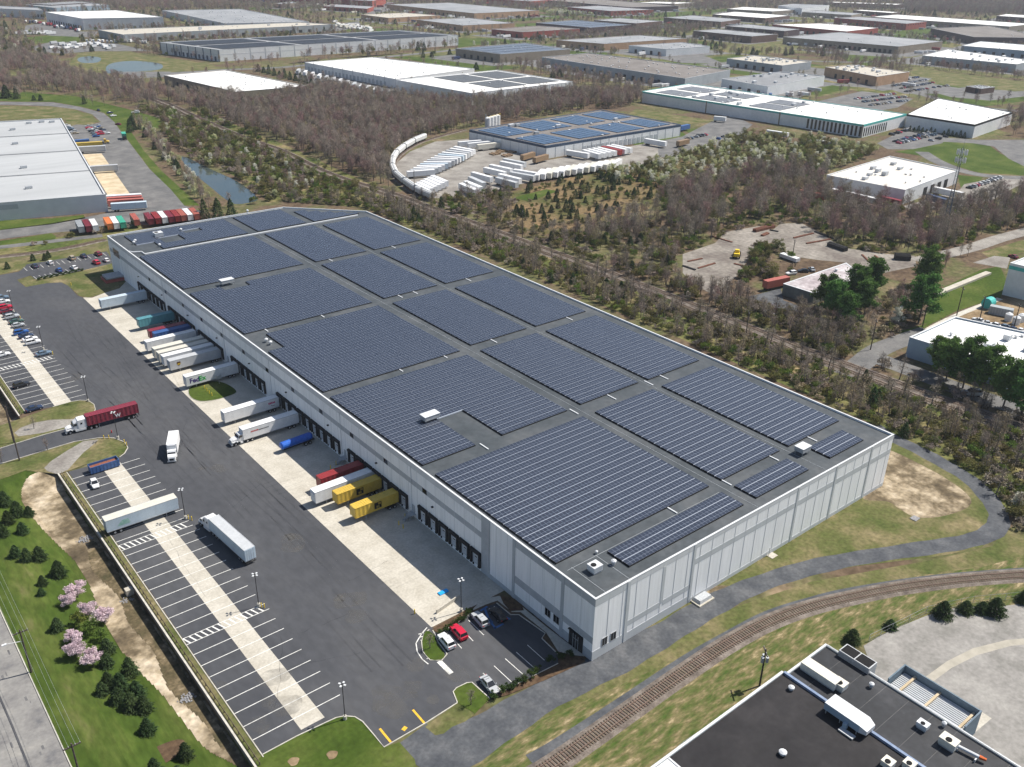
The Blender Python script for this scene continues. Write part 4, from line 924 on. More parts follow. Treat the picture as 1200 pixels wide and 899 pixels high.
unit(961, 793, 2.1, 6.8, 1.7, M_CREAM, fan=False); unit(984, 805, 1.8, 2.0, 1.4, M_CREAM)
unit(1081, 852, 1.3, 1.7, 1.2, M_COPE); unit(1111, 873, 1.8, 2.6, 1.6, M_CREAM)
x, y = br(989, 842); b = MB(); b.box(x-1.5, x+1.5, y-3.4, y+3.0, zr+1.0, zr+2.4, M_WB, top=M_COPE); b.loft([[(x-1.5, y-3.4, zr+2.4), (x+1.5, y-3.4, zr+2.4), (x+1.5, y-3.4, zr+1.0), (x-1.5, y-3.4, zr+1.0)], [(x-1.2, y-4.6, zr+1.9), (x+1.2, y-4.6, zr+1.9), (x+1.2, y-4.6, zr+1.1), (x-1.2, y-4.6, zr+1.1)]], M_COPE, cap0=M_COPE, cap1=M_COPE)
for sx in (-1.3, 1.3):
    for sy in (-3, 0, 2.6): b.tube((x+sx, y+sy, zr), (x+sx, y+sy, zr+1.0), .08, .08, M_STEEL, 4)
b.box(x-3.0, x-2.0, y-3.4, y-.8, zr+.3, zr+.55, M_STEEL); b.box(x-2.1, x-1.5, y-1.6, y-.9, zr+.5, zr+1.5, M_WB); b.build("air_handler", r2)
for p, r_, par in [((927, 808), .55, r1), ((917, 884), .65, r1), ((1021, 804), .45, r2), ((1106, 850), .4, r2)]:
    x, y = br(*p); vent(par, x, y, zr, r_, 1.1, "turbine_vent")
x, y = br(1133, 884); b = MB(); b.tube((x, y+1.8, zr+.7), (x+.6, y-1.6, zr+.7), .28, .28, M_COPE, 8); b.tube((x+.6, y-1.6, zr+.7), (x+.9, y-2.6, zr+.7), .35, .22, M_ORG, 8)
for t in (1.4, -1.4): b.box(x-.4, x+.6, y+t-.1, y+t+.1, zr, zr+.6, M_STEEL)
b.build("exhaust_duct", r2)
unit(1040, 897, 1.6, 1.6, 1.3, M_CREAM); unit(1065, 899, 1.5, 1.6, 1.3, M_CREAM)
b = MB()
for k in range(12): y = -33-k*4.2; b.box(step.x+.35-cx, xe-.4-cx, y-cyy, y+.05-cyy, hb-.3, hb-.292, M_ASPH_OLD)
b.build("roof_seams", r2)
# cooling tower and filter housing next to it
ct = empty("cooling_tower", g(1006, 790), 0, "tall blue grey metal cooling tower with open dark top beside the black roof", "cooling tower")
p = g(1005.5, 769, 9.0)
ct.location = (p.x, p.y, 0)
b = MB(); b.box(-1.3, 1.3, -3.0, 3.0, 2.5, 9.0, M_STEEL)
b.box(-1.45, 1.45, -3.15, 3.15, 5.4, 5.6, M_COPE); b.build("housing", ct)
b = MB(); b.box(-1.1, 1.1, -2.8, -.1, 9.0, 9.05, M_BLACK); b.box(-1.1, 1.1, .1, 2.8, 9.0, 9.05, M_BLACK); b.build("fan_deck", ct)
b = MB()
for sx in (-1.2, 1.2):
    for sy in (-2.9, 0, 2.9): b.tube((sx, sy, 0), (sx, sy, 2.5), .12, .12, M_STEEL, 5)
for yy in (-6.5, -5, -3.6): b.tube((1.6, yy, 0), (1.6, yy, 2.8), .06, .06, M_ORG, 4)
b.tube((1.6, -6.5, 2.8), (1.6, -3.2, 2.8), .06, .06, M_ORG, 4); b.build("frame", ct)
p = g(1092, 822, 5.0)
fh = empty("open_top_hopper", (p.x, p.y, 0), 0, "open blue sided hopper with white pipe rows and timber beams beside the black roof", "hopper")
b = MB(); hx, hy = 2.9, 7.0
for (a, b2, c_, d_) in ((-hx, -hx+.25, -hy, hy), (hx-.25, hx, -hy, hy), (-hx+.25, hx-.25, -hy, -hy+.25), (-hx+.25, hx-.25, hy-.25, hy)): b.box(a, b2, c_, d_, 1.5, 6.6 if a != -hx else 5.4, mk("slate_metal", [(.10, .15, .19), (.15, .20, .25)], scale=1, rough=.6))
for sx in (-1, 1):
    for sy in (-1, 0, 1): b.tube((sx*2.6, sy*6.5, 0), (sx*2.6, sy*6.5, 1.5), .15, .15, M_STEEL, 5)
b.build("tank", fh)
b = MB()
for k in range(11): b.tube((-2.4+k*.48, -6.6, 5.0), (-2.4+k*.48, 6.6, 5.0), .17, .17, M_COPE, 6)
b.build("pipe_rows", fh)
b = MB()
for yy in (-6, 0, 4.6): b.box(-2.7, 2.7, yy-.2, yy+.2, 5.25, 5.6, M_CONC_TAN)
b.build("timber_beams", fh)
# ================================================================ roads, lots, lawns and water farther out
Z1, Z2, Z3, Z4, Z5 = .02, .03, .04, .05, .06
gsheet("brush_ground", [(-10, 305), (120, 285), (180, 262), (235, 246), (330, 236), (425, 243), (600, 312), (800, 398), (1041, 505), (1240, 640), (1240, 515), (1033, 446), (800, 355), (600, 280), (460, 228), (330, 168), (240, 132), (190, 135), (230, 175), (300, 228), (290, 240), (215, 246), (120, 270), (-10, 290)], .012, M_BRUSH, ex=False)
gsheet("brush_ground", [(600, 262), (600, 225), (680, 205), (760, 190), (840, 180), (860, 190), (800, 205), (760, 245), (700, 262), (640, 275)], .012, mk("russet_brush", [(.075, .085, .03), (.15, .115, .06), (.21, .145, .08)], scale=.05, rough=1, spec=.05, scale2=.6, amt2=.3, detail=9), ex=False)
gsheet("parking_lot", [(90, 146), (108, 147), (118, 143), (108, 134), (88, 128), (60, 124.5), (14, 123), (-30, 123), (-30, 119.5), (14, 119.5), (62, 120), (95, 125.5), (122, 133), (134, 143), (140, 152), (150, 165), (175, 198), (200, 222), (216, 241), (240, 249), (190, 262), (120, 268), (60, 273), (-20, 283), (-20, 272), (60, 262), (125, 250), (123, 228), (95, 180), (75, 150)], Z2, M_ASPH_OLD)
gsheet("concrete_pad", [(97, 181), (119, 180), (152, 227), (127, 230)], Z3, M_CONC_TAN)
gsheet("lawn", [(-20, 110), (30, 108), (90, 113), (150, 128), (158, 137), (152, 152), (168, 176), (188, 199), (234, 241), (216, 241), (175, 197), (140, 151), (134, 143), (122, 132), (95, 125), (62, 119.5), (14, 119), (-20, 118)], Z1, M_LAWN, ex=False)
gsheet("lawn", [(-20, 124), (14, 124), (60, 125.5), (88, 129), (107, 135), (115, 142), (108, 146), (85, 147), (72, 138), (-20, 141)], Z1, M_LAWN_DRY)
gsheet("lawn", [(150, 128), (185, 138), (195, 150), (178, 150), (160, 140)], Z1, M_LAWN)
gsheet("lawn", [(-10, 258), (60, 256), (98, 252), (100, 256), (60, 263), (-10, 271)], Z2, M_LAWN)
gsheet("lawn", [(-10, 284), (60, 273.5), (66, 277), (64, 281), (0, 289)], Z1, M_LAWN)
gsheet("lawn", [(-20, 312), (60, 301), (124, 288), (127, 294), (30, 312), (24, 317), (-20, 326)], Z2, M_LAWN_DRY)
gsheet("water", [(212, 184), (222, 186), (240, 195), (262, 205), (280, 214), (296, 226), (302, 234), (290, 238), (275, 239), (262, 232), (250, 222), (235, 210), (220, 197)], Z3, M_WATER, 3, grow=3)
gsheet("mud_bank", [(205, 180), (222, 183), (244, 193), (265, 202), (284, 211), (302, 223), (312, 238), (290, 242), (270, 241), (256, 233), (230, 210), (214, 198)], Z1, M_FOREST, 3, ex=False)
gsheet("water", [(124, 80), (128, 75.5), (140, 72.5), (160, 71.5), (185, 74), (191, 78), (185, 82), (160, 84), (135, 86), (126, 86)], Z3, M_WATER, 3)
gsheet("water", [(92, 68), (105, 66), (118, 68), (115, 73), (100, 74), (92, 72)], Z3, M_WATER, 3)
GREENS = [
 [(80, 76), (92, 62), (150, 60), (185, 66), (240, 74), (260, 80), (330, 76), (400, 70), (480, 62), (535, 56), (560, 55), (560, 61), (500, 66), (430, 67), (380, 69), (345, 78), (300, 81), (240, 82), (200, 85), (185, 92), (140, 91), (110, 90), (100, 86)],
 [(30, 44), (60, 41), (95, 43), (92, 50), (60, 50), (33, 52)], [(360, 100), (372, 99), (385, 104), (362, 110)], [(190, 23), (240, 26), (262, 31), (210, 27)],
 [(400, 35), (450, 33), (490, 36), (430, 40)], [(535, 45), (575, 45), (630, 50), (610, 53), (560, 53), (537, 56)], [(628, 60), (645, 65), (632, 70), (615, 66)],
 [(605, 28), (628, 27), (628, 31), (606, 33)], [(765, 15), (815, 13), (830, 17), (790, 20), (766, 19)], [(830, 55), (880, 52), (932, 46), (940, 55), (990, 60), (920, 63), (860, 60)],
 [(980, 62), (1052, 66), (1017, 77), (995, 73)], [(1060, 34), (1090, 33), (1100, 42), (1050, 40)], [(1050, 80), (1075, 79), (1120, 86), (1215, 97), (1215, 108), (1160, 105), (1110, 100), (1085, 95)],
 [(780, 26), (812, 26), (800, 30), (775, 30)], [(930, 108), (975, 100), (1000, 103), (960, 112)], [(1050, 108), (1085, 109), (1080, 114), (1055, 113)],
 [(1048, 178), (1085, 172), (1100, 166), (1118, 163.5), (1160, 171), (1172, 180), (1210, 197), (1210, 206), (1150, 203), (1128, 197), (1108, 190), (1090, 186), (1075, 182)],
 [(1122, 205), (1152, 208), (1140, 219), (1126, 220)], [(1140, 158), (1165, 150), (1180, 156), (1150, 162)], [(735, 167), (800, 155), (806, 160), (772, 173), (750, 172)], [(800, 152), (845, 148), (850, 153), (812, 158)], [(745, 128), (800, 136), (840, 142), (800, 146), (760, 142), (735, 135)],
 [(1090, 345), (1120, 330), (1150, 316), (1172, 312), (1180, 330), (1172, 350), (1160, 352), (1120, 365), (1095, 378), (1080, 380), (1088, 360)],
 [(1085, 380), (1115, 366), (1065, 395), (1050, 400), (1055, 388)], [(1150, 296), (1210, 278), (1210, 292), (1165, 306)], [(600, 232), (640, 222), (655, 224), (620, 236)],
 [(285, 120), (320, 112), (330, 118), (300, 126)], [(0, 86), (30, 84), (50, 92), (15, 98)]]
for k, p in enumerate(GREENS): gsheet("lawn", p, Z2+.0005*k, M_LAWN if k % 3 else M_LAWN_DRY)
LOTS = [
 ([(37, 55), (60, 49), (110, 50), (135, 51), (178, 60), (110, 60), (75, 63), (45, 61)], M_ASPH_OLD), ([(30, 30), (56, 26), (96, 37), (115, 37), (110, 44), (60, 42), (28, 38)], M_ASPH_OLD),
 ([(345, 84), (357, 80), (464, 102), (464, 113), (440, 116), (400, 107), (350, 93)], M_ASPH_OLD), ([(635, 74), (660, 74), (800, 99), (795, 105), (740, 99), (640, 83)], M_ASPH_OLD),
 ([(461, 205), (465, 191), (480, 178), (510, 166), (548, 163), (640, 188), (700, 178), (770, 166), (802, 168), (775, 184), (758, 192), (700, 201), (660, 206), (610, 216), (560, 229), (530, 233), (500, 232), (480, 226), (468, 216)], M_GRAVEL_LIGHT),
 ([(770, 166), (800, 160), (815, 152), (835, 142), (860, 136), (882, 146), (868, 158), (850, 168), (820, 172), (790, 186), (772, 184)], M_ASPH_OLD),
 ([(1028, 168), (1062, 151), (1085, 152), (1112, 160), (1104, 168), (1070, 175), (1040, 175)], M_ASPH_OLD), ([(1104, 161), (1145, 164), (1210, 164), (1210, 200), (1182, 186), (1165, 172), (1140, 168), (1100, 166)], M_ASPH_OLD),
 ([(1130, 216), (1165, 209), (1210, 210), (1185, 222), (1160, 236), (1130, 242), (1070, 247), (1058, 242), (1100, 230), (1125, 222)], M_GRAVEL_LIGHT),
 ([(962, 118), (1010, 107), (1045, 111), (1070, 116), (1052, 126), (1030, 130), (1000, 129), (940, 128)], M_ASPH_OLD), ([(1040, 98), (1065, 89), (1092, 92), (1085, 97), (1122, 103), (1100, 110), (1060, 110), (1040, 104)], M_ASPH_OLD),
 ([(1085, 106), (1130, 105), (1180, 108), (1210, 106), (1210, 112), (1160, 118), (1115, 114)], M_ASPH_OLD), ([(540, 68), (588, 72), (586, 77), (560, 76), (500, 68)], M_ASPH_OLD),
 ([(800, 298), (838, 285), (850, 272), (890, 265), (905, 270), (915, 262), (940, 262), (965, 275), (985, 290), (1040, 298), (1072, 300), (1074, 312), (1045, 318), (1010, 326), (1000, 330), (992, 308), (960, 305), (925, 300), (905, 284), (885, 290), (876, 305), (865, 322), (850, 335), (835, 345), (815, 335), (800, 320)], mk('yard_dirt', [(.15, .13, .115), (.22, .20, .175), (.29, .265, .235)], scale=.06, rough=1, scale2=.6, amt2=.25, detail=11)),
 ([(870, 350), (915, 338), (918, 352), (945, 362), (950, 372), (900, 368)], M_GRAVEL), ([(1104, 374), (1135, 362), (1172, 350), (1240, 345), (1260, 400), (1119, 371)], M_DIRT_RED),
 ([(1140, 308), (1165, 300), (1184, 302), (1180, 315)], M_GRAVEL_LIGHT), ([(135, 85), (150, 84), (200, 84), (200, 90), (160, 92)], M_ASPH_OLD),
 ([(870, 112), (905, 110), (930, 106), (960, 104), (930, 118), (880, 120)], M_ASPH_OLD), ([(725, 60), (800, 58), (830, 67), (850, 75), (800, 74)], M_ASPH_OLD), ([(925, 57), (1050, 64), (1060, 68), (960, 62)], M_ASPH_OLD), ([(380, 30), (420, 25), (425, 31), (400, 36), (385, 37)], M_ASPH_OLD), ([(900, 295), (930, 306), (918, 330), (905, 322)], M_FOREST)]
for k, (p, m) in enumerate(LOTS): gsheet("parking_lot" if m in (M_ASPH_OLD,) else "gravel_yard", p, Z3+.0006*k, m)
def groad(pts, w, m=M_ASPH_OLD, z=Z4): return ribbon("road", smooth([g(*p) for p in pts], 4), w, z, m)
groad([(100, 96), (150, 92), (200, 86), (235, 84), (260, 82), (330, 79), (400, 72), (480, 64), (540, 58)], 11, z=.051)
groad([(1080, 178), (1100, 190), (1130, 201), (1165, 207), (1215, 209)], 9, z=.052)
groad([(1074, 306), (1100, 300), (1140, 290), (1170, 280), (1215, 268)], 8, M_GRAVEL_LIGHT, z=.053)
groad([(990, 440), (1010, 425), (1030, 410), (1060, 398), (1090, 388)], 8, z=.054)
groad([(1012, 415), (1050, 428), (1100, 447), (1150, 465), (1230, 492)], 9, z=.055)
groad([(1085, 388), (1100, 380), (1130, 366), (1172, 350)], 2.4, M_KERB, z=.058)
groad([(985, 100), (1040, 104), (1085, 112), (1130, 124), (1215, 132)], 10, z=.056)
groad([(560, 60), (630, 58), (700, 60)], 9, z=.057); groad([(855, 62), (960, 72), (1060, 70), (1130, 54)], 9, z=.0575)
groad([(-10, 291), (60, 283), (120, 276)], 5, z=.059)
# raised concrete flume on the lawn in the east
b = MB(); P0, P1 = g(1092, 348), g(1158, 321); L_, R_ = offset_line([P0, P1], 1.2); b.prism([(v.x, v.y) for v in (R_[0], R_[1], L_[1], L_[0])], 0, .9, M_CONC)
tag(b.build("concrete_barrier"), "low straight concrete barrier crossing the eastern lawn", "barrier")
# ---------------------------------------------------------------- retaining walls with guard rails
def ret_wall(y0, y1, lab, lab2):
    e = empty("retaining_wall", (-59.95, y0, 0), 0, lab, "retaining wall"); b = MB(); L = y1-y0
    b.box(-.10, .12, 0, L, -2.4, .12, mk("block_wall", [(.16, .14, .15), (.24, .22, .22)], scale=1.5, rough=.9, stretch=(1, .3, 1)))
    b.build("wall", e); b = MB(); b.box(-.16, .2, 0, L, .12, .24, M_KERB); b.build("capstone", e)
    f = empty("guard_rail", (-59.2, y0+.5, 0), 0, lab2, "guard rail"); b = MB(); b.box(-.04, .04, 0, L-1, .5, .8, mk("weathered_timber", [(.10, .08, .055), (.17, .14, .10)], scale=2, rough=.9)); b.build("rail", f)
    b = MB(); b.box(-.09, .09, -.09, .09, 0, .85, MATS["weathered_timber"]); p = b.build("post", f); n = int(min(99, (L-1)//2))
    for i in range(1, n): q = p.copy(); COL.objects.link(q); q.location = (0, i*(L-1)/n, 0)
ret_wall(15.6, 129.9, "long dark retaining wall with a pale capstone beside the lower trailer stalls", "timber guard rail on the verge of the lower trailer stalls")
ret_wall(168.2, 262, "dark retaining wall beside the upper trailer stalls", "timber guard rail beside the upper trailer stalls")
b = MB(); b.box(-61.6, -60.1, 74.5, 75.9, hz(-61, 75), -.6, M_CONC); tag(b.build("drain_outlet"), "pale concrete drain outlet at the foot of the lower retaining wall", "drain")
M_STONE = mk("riprap_stone", [(.20, .20, .21), (.32, .32, .33)], scale=2, rough=1)
def riprap(c, r, n, lab):
    b = MB(); rr = random.Random(int(c[0]))
    for i in range(n):
        a = rr.random()*6.28; d = r*math.sqrt(rr.random()); x, y = c[0]+math.cos(a)*d*1.4, c[1]+math.sin(a)*d; s = rr.uniform(.1, .24); z = hz(x, y)
        b.box(x-s, x+s, y-s*.8, y+s*.8, z, z+.12+s*.8, M_STONE, rz=rr.random()*3, taper=s*.3)
    o = b.build("riprap"); tag(o, lab, "stones", kind='stuff')
p = g(97, 624); riprap((p.x, p.y), 1.3, 60, "grey stone riprap beside the upper drain in the dirt basin")
p = g(217, 809); riprap((p.x, p.y), 1.2, 60, "grey stone riprap in the lower end of the dirt basin")
p = g(147, 694); riprap((p.x, p.y), 1.0, 25, "small grey stone heap by the concrete drain outlet")
# ================================================================ railways
M_RAIL = mk("rail_steel", [(.20, .13, .10), (.30, .22, .18)], scale=3, rough=.5, metal=.3)
M_TIE = mk("wood_tie", [(.10, .075, .055), (.17, .13, .10)], scale=2, rough=1, rnd=.2)
def track(pts, lab, nties=100, tie_sp=.62, ballast=3.3, bz=.25, bm=M_BALLAST, far=False):
    P = smooth(pts, 8); L = [0]
    for i in range(1, len(P)): L.append(L[-1]+(P[i]-P[i-1]).length)
    c = P[0].copy(); e = empty("railway_track", c, 0, lab, "railway track", "railway tracks")
    def at(s):
        k = max(0, min(len(P)-2, int(np.searchsorted(L, s))-1)); t = (s-L[k])/max(1e-6, L[k+1]-L[k]); d = (P[k+1]-P[k]).normalized(); return P[k].lerp(P[k+1], t), d
    N = int(L[-1]/3)+1; S = [at(i*L[-1]/N) for i in range(N+1)]
    def strip(off0, off1, z0, z1, m, nm, tap=0):
        b = MB(); rings = []
        for p, d in S:
            n = Vector((-d.y, d.x, 0)); a, q = p-c+n*off0, p-c+n*off1
            rings.append([(a-n*tap).to_tuple()[:2]+(z0,), a.to_tuple()[:2]+(z1,), q.to_tuple()[:2]+(z1,), (q+n*tap).to_tuple()[:2]+(z0,)])
        b.loft(rings, m, closed=False); return b.build(nm, e)
    strip(-ballast/2, ballast/2, .0, bz, bm, "ballast", .7)
    for o in (-.77, .69): strip(o, o+.08, bz+.1, bz+.26, M_RAIL, "rail")
    tb = MB(); tb.box(-.12, .12, -1.3, 1.3, bz-.05, bz+.12, M_TIE)
    T = [(s, *at(s)) for s in np.arange(.3, L[-1]-.3, tie_sp)]
    T.sort(key=lambda t: (t[1]-Vector(CAM.tolist())).length)
    vis = [t for t in T if -20 < px_of(t[1])[0] < 1220 and px_of(t[1])[1] < 920]
    one = []
    if not far:
        one = vis[:nties]
        for i, (s, p, d) in enumerate(one):
            if i == 0: t0 = tb.build("sleeper", e); o = t0
            else: o = t0.copy(); COL.objects.link(o)
            o.location = p-c; o.rotation_euler = (0, 0, math.atan2(d.y, d.x))
    rest = MB()
    for s, p, d in vis[len(one):]:
        a = math.atan2(d.y, d.x); q = p-c; rest.box(q.x-.12, q.x+.12, q.y-1.3, q.y+1.3, bz-.05, bz+.12, M_TIE, rz=a, c=(q.x, q.y))
    if rest.v: tag(rest.build("sleepers", e), kind='stuff')
    for i in range(len(P)-1):
        d = (P[i+1]-P[i]).normalized(); n = Vector((-d.y, d.x, 0))*(ballast/2+.5); excl([P[i]-n, P[i+1]-n, P[i+1]+n, P[i]+n])
    return P
track([g(*p) for p in [(600, 925), (650, 895), (720, 846), (800, 790), (850, 757), (900, 730), (950, 712), (1000, 700), (1050, 690), (1100, 683), (1150, 678), (1240, 672)]], "rusty single track curving past the black roofed building", bz=.2)
ribbon("gravel_shoulder", smooth([g(*p) for p in [(620, 890), (650, 873), (720, 828), (800, 775), (850, 746), (900, 720), (950, 704), (1000, 692), (1100, 677), (1240, 666)]], 5), 2.0, .05, M_GRAVEL, False)
ML = [g(*p) for p in [(1400, 578), (1300, 541), (1200, 505), (1100, 470), (1033, 446), (985, 428), (933, 409), (870, 383.5), (800, 355.5), (733, 329.5), (653, 299.5), (600, 280), (550, 261.5), (500, 243.5), (464, 230)]]+[ g(383, 204), g(328, 177), g(287, 163), g(233, 140), g(190, 120), g(140, 103)]
ribbon("railway_bed", smooth(ML, 5), 9.5, .018, M_BALLAST)
for off, lab in ((-2.4, "near track of the double line between the warehouse and the woods"), (2.2, "far track of the double line between the warehouse and the woods")):
    pts = []
    for i, p in enumerate(ML):
        d = (ML[min(i+1, len(ML)-1)]-ML[max(i-1, 0)]).normalized(); pts.append(p+Vector((d.y, -d.x, 0))*(-off)*-1)
    track(pts, lab, far=True, bz=.2)
SID = [g(*p) for p in [(560, 250), (530, 243), (500, 233), (480, 222), (463, 207), (461, 192), (470, 180), (490, 168), (515, 160), (545, 152)]]
track(SID, "siding curving round the trailer yard under the freight wagons", far=True, bz=.15)
track([g(*p) for p in [(-20, 303), (60, 294), (124, 281)]], "short brown track behind the upper left car park", far=True, bz=.2)
# ================================================================ vehicles
M_TIRE = M_BLACK
M_RIM = mk("wheel_rim", (.45, .46, .48), rough=.4, metal=.4)
M_CHAS = mk("chassis_black", [(.02, .02, .022), (.04, .04, .04)], scale=2, rough=.8)
M_CGLASS = mk("vehicle_glass", (.015, .018, .022), rough=.08, spec=.8)
M_RED_L = mk("red_lamp", (.5, .02, .02), rough=.3); M_LAMPW = mk("clear_lamp", (.75, .75, .72), rough=.2)
TP = {"white": (.78, .79, .80), "cream": (.66, .64, .56), "silver": (.50, .52, .54), "lightblue": (.52, .62, .70), "grey": (.33, .35, .37), "teal": (.10, .28, .33), "red": (.30, .035, .035), "brick": (.42, .12, .09), "blue": (.05, .12, .32), "yellow": (.62, .42, .07), "orange": (.70, .22, .07), "green": (.06, .40, .28), "maroon": (.22, .03, .045), "brown": (.28, .19, .11), "navy": (.03, .05, .12)}
def tpaint(k): return mk("paint_"+k, [TP[k], tuple(v*.88 for v in TP[k])], scale=.6, rough=.45, spec=.4, scale2=3, amt2=.05, rnd=.05)
def wheels_mb(x, y, r=.5, w=.3, dual=False):
    b = MB(); s = 1 if y > 0 else -1
    b.tube((x, y-s*w, r), (x, y, r), r, r, M_TIRE, 14); b.tube((x, y-s*.02, r), (x, y+s*.02, r), r*.5, r*.5, M_RIM, 10); return b
def trailer(col="white", L=16.15, kind="van", detail=True, roofcol=None):
    """nose at +x, doors at -x, built round its middle"""
    e = empty("semi_trailer"); h0, h1 = 1.15, 4.1; W2 = 1.29; m = tpaint(col)
    if kind == "container": h0, h1, W2 = 1.35, 4.05, 1.22
    b = MB(); x0, x1 = -L/2, L/2
    if kind == "van":
        b.box(x0, x1, -W2, W2, h0, h1, m, top=tpaint(roofcol) if roofcol else m)
        n = 13
        if detail:
            for i in range(1, n): x = x0+L*i/n; [b.box(x-.03, x+.03, s*W2-.012, s*W2+.012, h0+.1, h1-.1, m) for s in (-1, 1)]
        b.box(x0-.02, x1+.02, -W2-.02, W2+.02, h0-.06, h0+.08, M_STEEL); b.box(x0-.02, x1+.02, -W2-.02, -W2+.06, h1-.06, h1+.04, M_STEEL); b.box(x0-.02, x1+.02, W2-.06, W2+.02, h1-.06, h1+.04, M_STEEL)
    elif kind == "container":
        n = int(L/.28)
        for s in (-1, 1):
            pts = []
            for i in range(n+1): pts.append((x0+.1+(L-.2)*i/n, s*(W2-(.0 if (i//2) % 2 else .05))))
            rings = [[(p[0], p[1], h0+.1), (p[0], p[1], h1-.08)] for p in pts]
            if s > 0: rings = rings[::-1]
            b.loft(rings, m, closed=False)
        b.box(x0+.05, x1-.05, -W2+.06, W2-.06, h0+.05, h1-.02, m)
        for i in range(int(L/.6)): x = x0+.3+i*.6; b.box(x, x+.3, -W2+.1, W2-.1, h1-.02, h1+.02, m)
        for sx in (x0, x1-.16):
            for sy in (-W2, W2-.16): b.box(sx, sx+.16, sy, sy+.16, h0, h1+.03, m)
        for sy in (-W2, W2-.1): b.box(x0, x1, sy, sy+.1, h0, h0+.14, m); b.box(x0, x1, sy, sy+.1, h1-.1, h1+.03, m)
        for sx in (x0, x1-.1): b.box(sx, sx+.1, -W2, W2, h1-.12, h1+.03, m)
    b.build("cargo_box", e)
    b = MB()
    for s in (-.45, .45): b.box(x0+.2, x1-.2, s-.07, s+.07, h0-.35, h0-.08, M_CHAS)
    b.box(x0+.6, x0+3.9, -.5, .5, .45, .7, M_CHAS)
    b.box(x0-.05, x0+.1, -1.2, 1.2, .5, .65, M_CHAS); b.box(x0-.03, x0+.07, -.9, -.8, .6, h0, M_CHAS); b.box(x0-.03, x0+.07, .8, .9, .6, h0, M_CHAS)
    b.build("chassis", e)
    if detail:
        b = MB()
        for s in (-.9, .9): b.box(x1-3.0, x1-2.85, s-.07, s+.07, .05, h0, M_STEEL); b.box(x1-3.1, x1-2.75, s-.12, s+.12, 0, .06, M_STEEL)
        b.build("landing_gear", e)
        for x in (x0+1.6, x0+2.9):
            for s in (-1, 1): wheels_mb(x, s*1.25, .5, .55).build("wheel", e)
        b = MB(); b.box(x0-.04, x0, -W2+.12, -.03, h0+.1, h1-.12, m); b.box(x0-.04, x0, .03, W2-.12, h0+.1, h1-.12, m)
        for y in (-.75, -.25, .25, .75): b.tube((x0-.06, y, h0+.1), (x0-.06, y, h1-.15), .02, .02, M_STEEL, 4)
        b.build("rear_doors", e)
        if kind == "van":
            b = MB(); b.box(x1, x1+.12, -1.0, 1.0, h1-1.5, h1-.4, M_BAND if False else m); b.build("nose_panel", e)
    else:
        b = MB()
        for x in (x0+1.6, x0+2.9):
            for s in (-1, 1): b.tube((x, s*.7, .5), (x, s*1.25, .5), .5, .5, M_TIRE, 8)
        b.build("wheels", e)
    return e
def lettering(parent, text, size, loc, rot, m, name="lettering", bold=0.0, shear=0):
    c = bpy.data.curves.new(name, 'FONT'); c.body = text; c.size = size; c.extrude = .01; c.align_x = 'CENTER'; c.align_y = 'CENTER'; c.offset = bold; c.shear = shear
    c.materials.append(m); t_ = bpy.data.objects.new(name, c); COL.objects.link(t_); dg = bpy.context.evaluated_depsgraph_get(); me = bpy.data.meshes.new_from_object(t_.evaluated_get(dg)); bpy.data.objects.remove(t_)
    o = bpy.data.objects.new(name, me); COL.objects.link(o); o.parent = parent; o.location = loc; o.rotation_euler = rot; return o
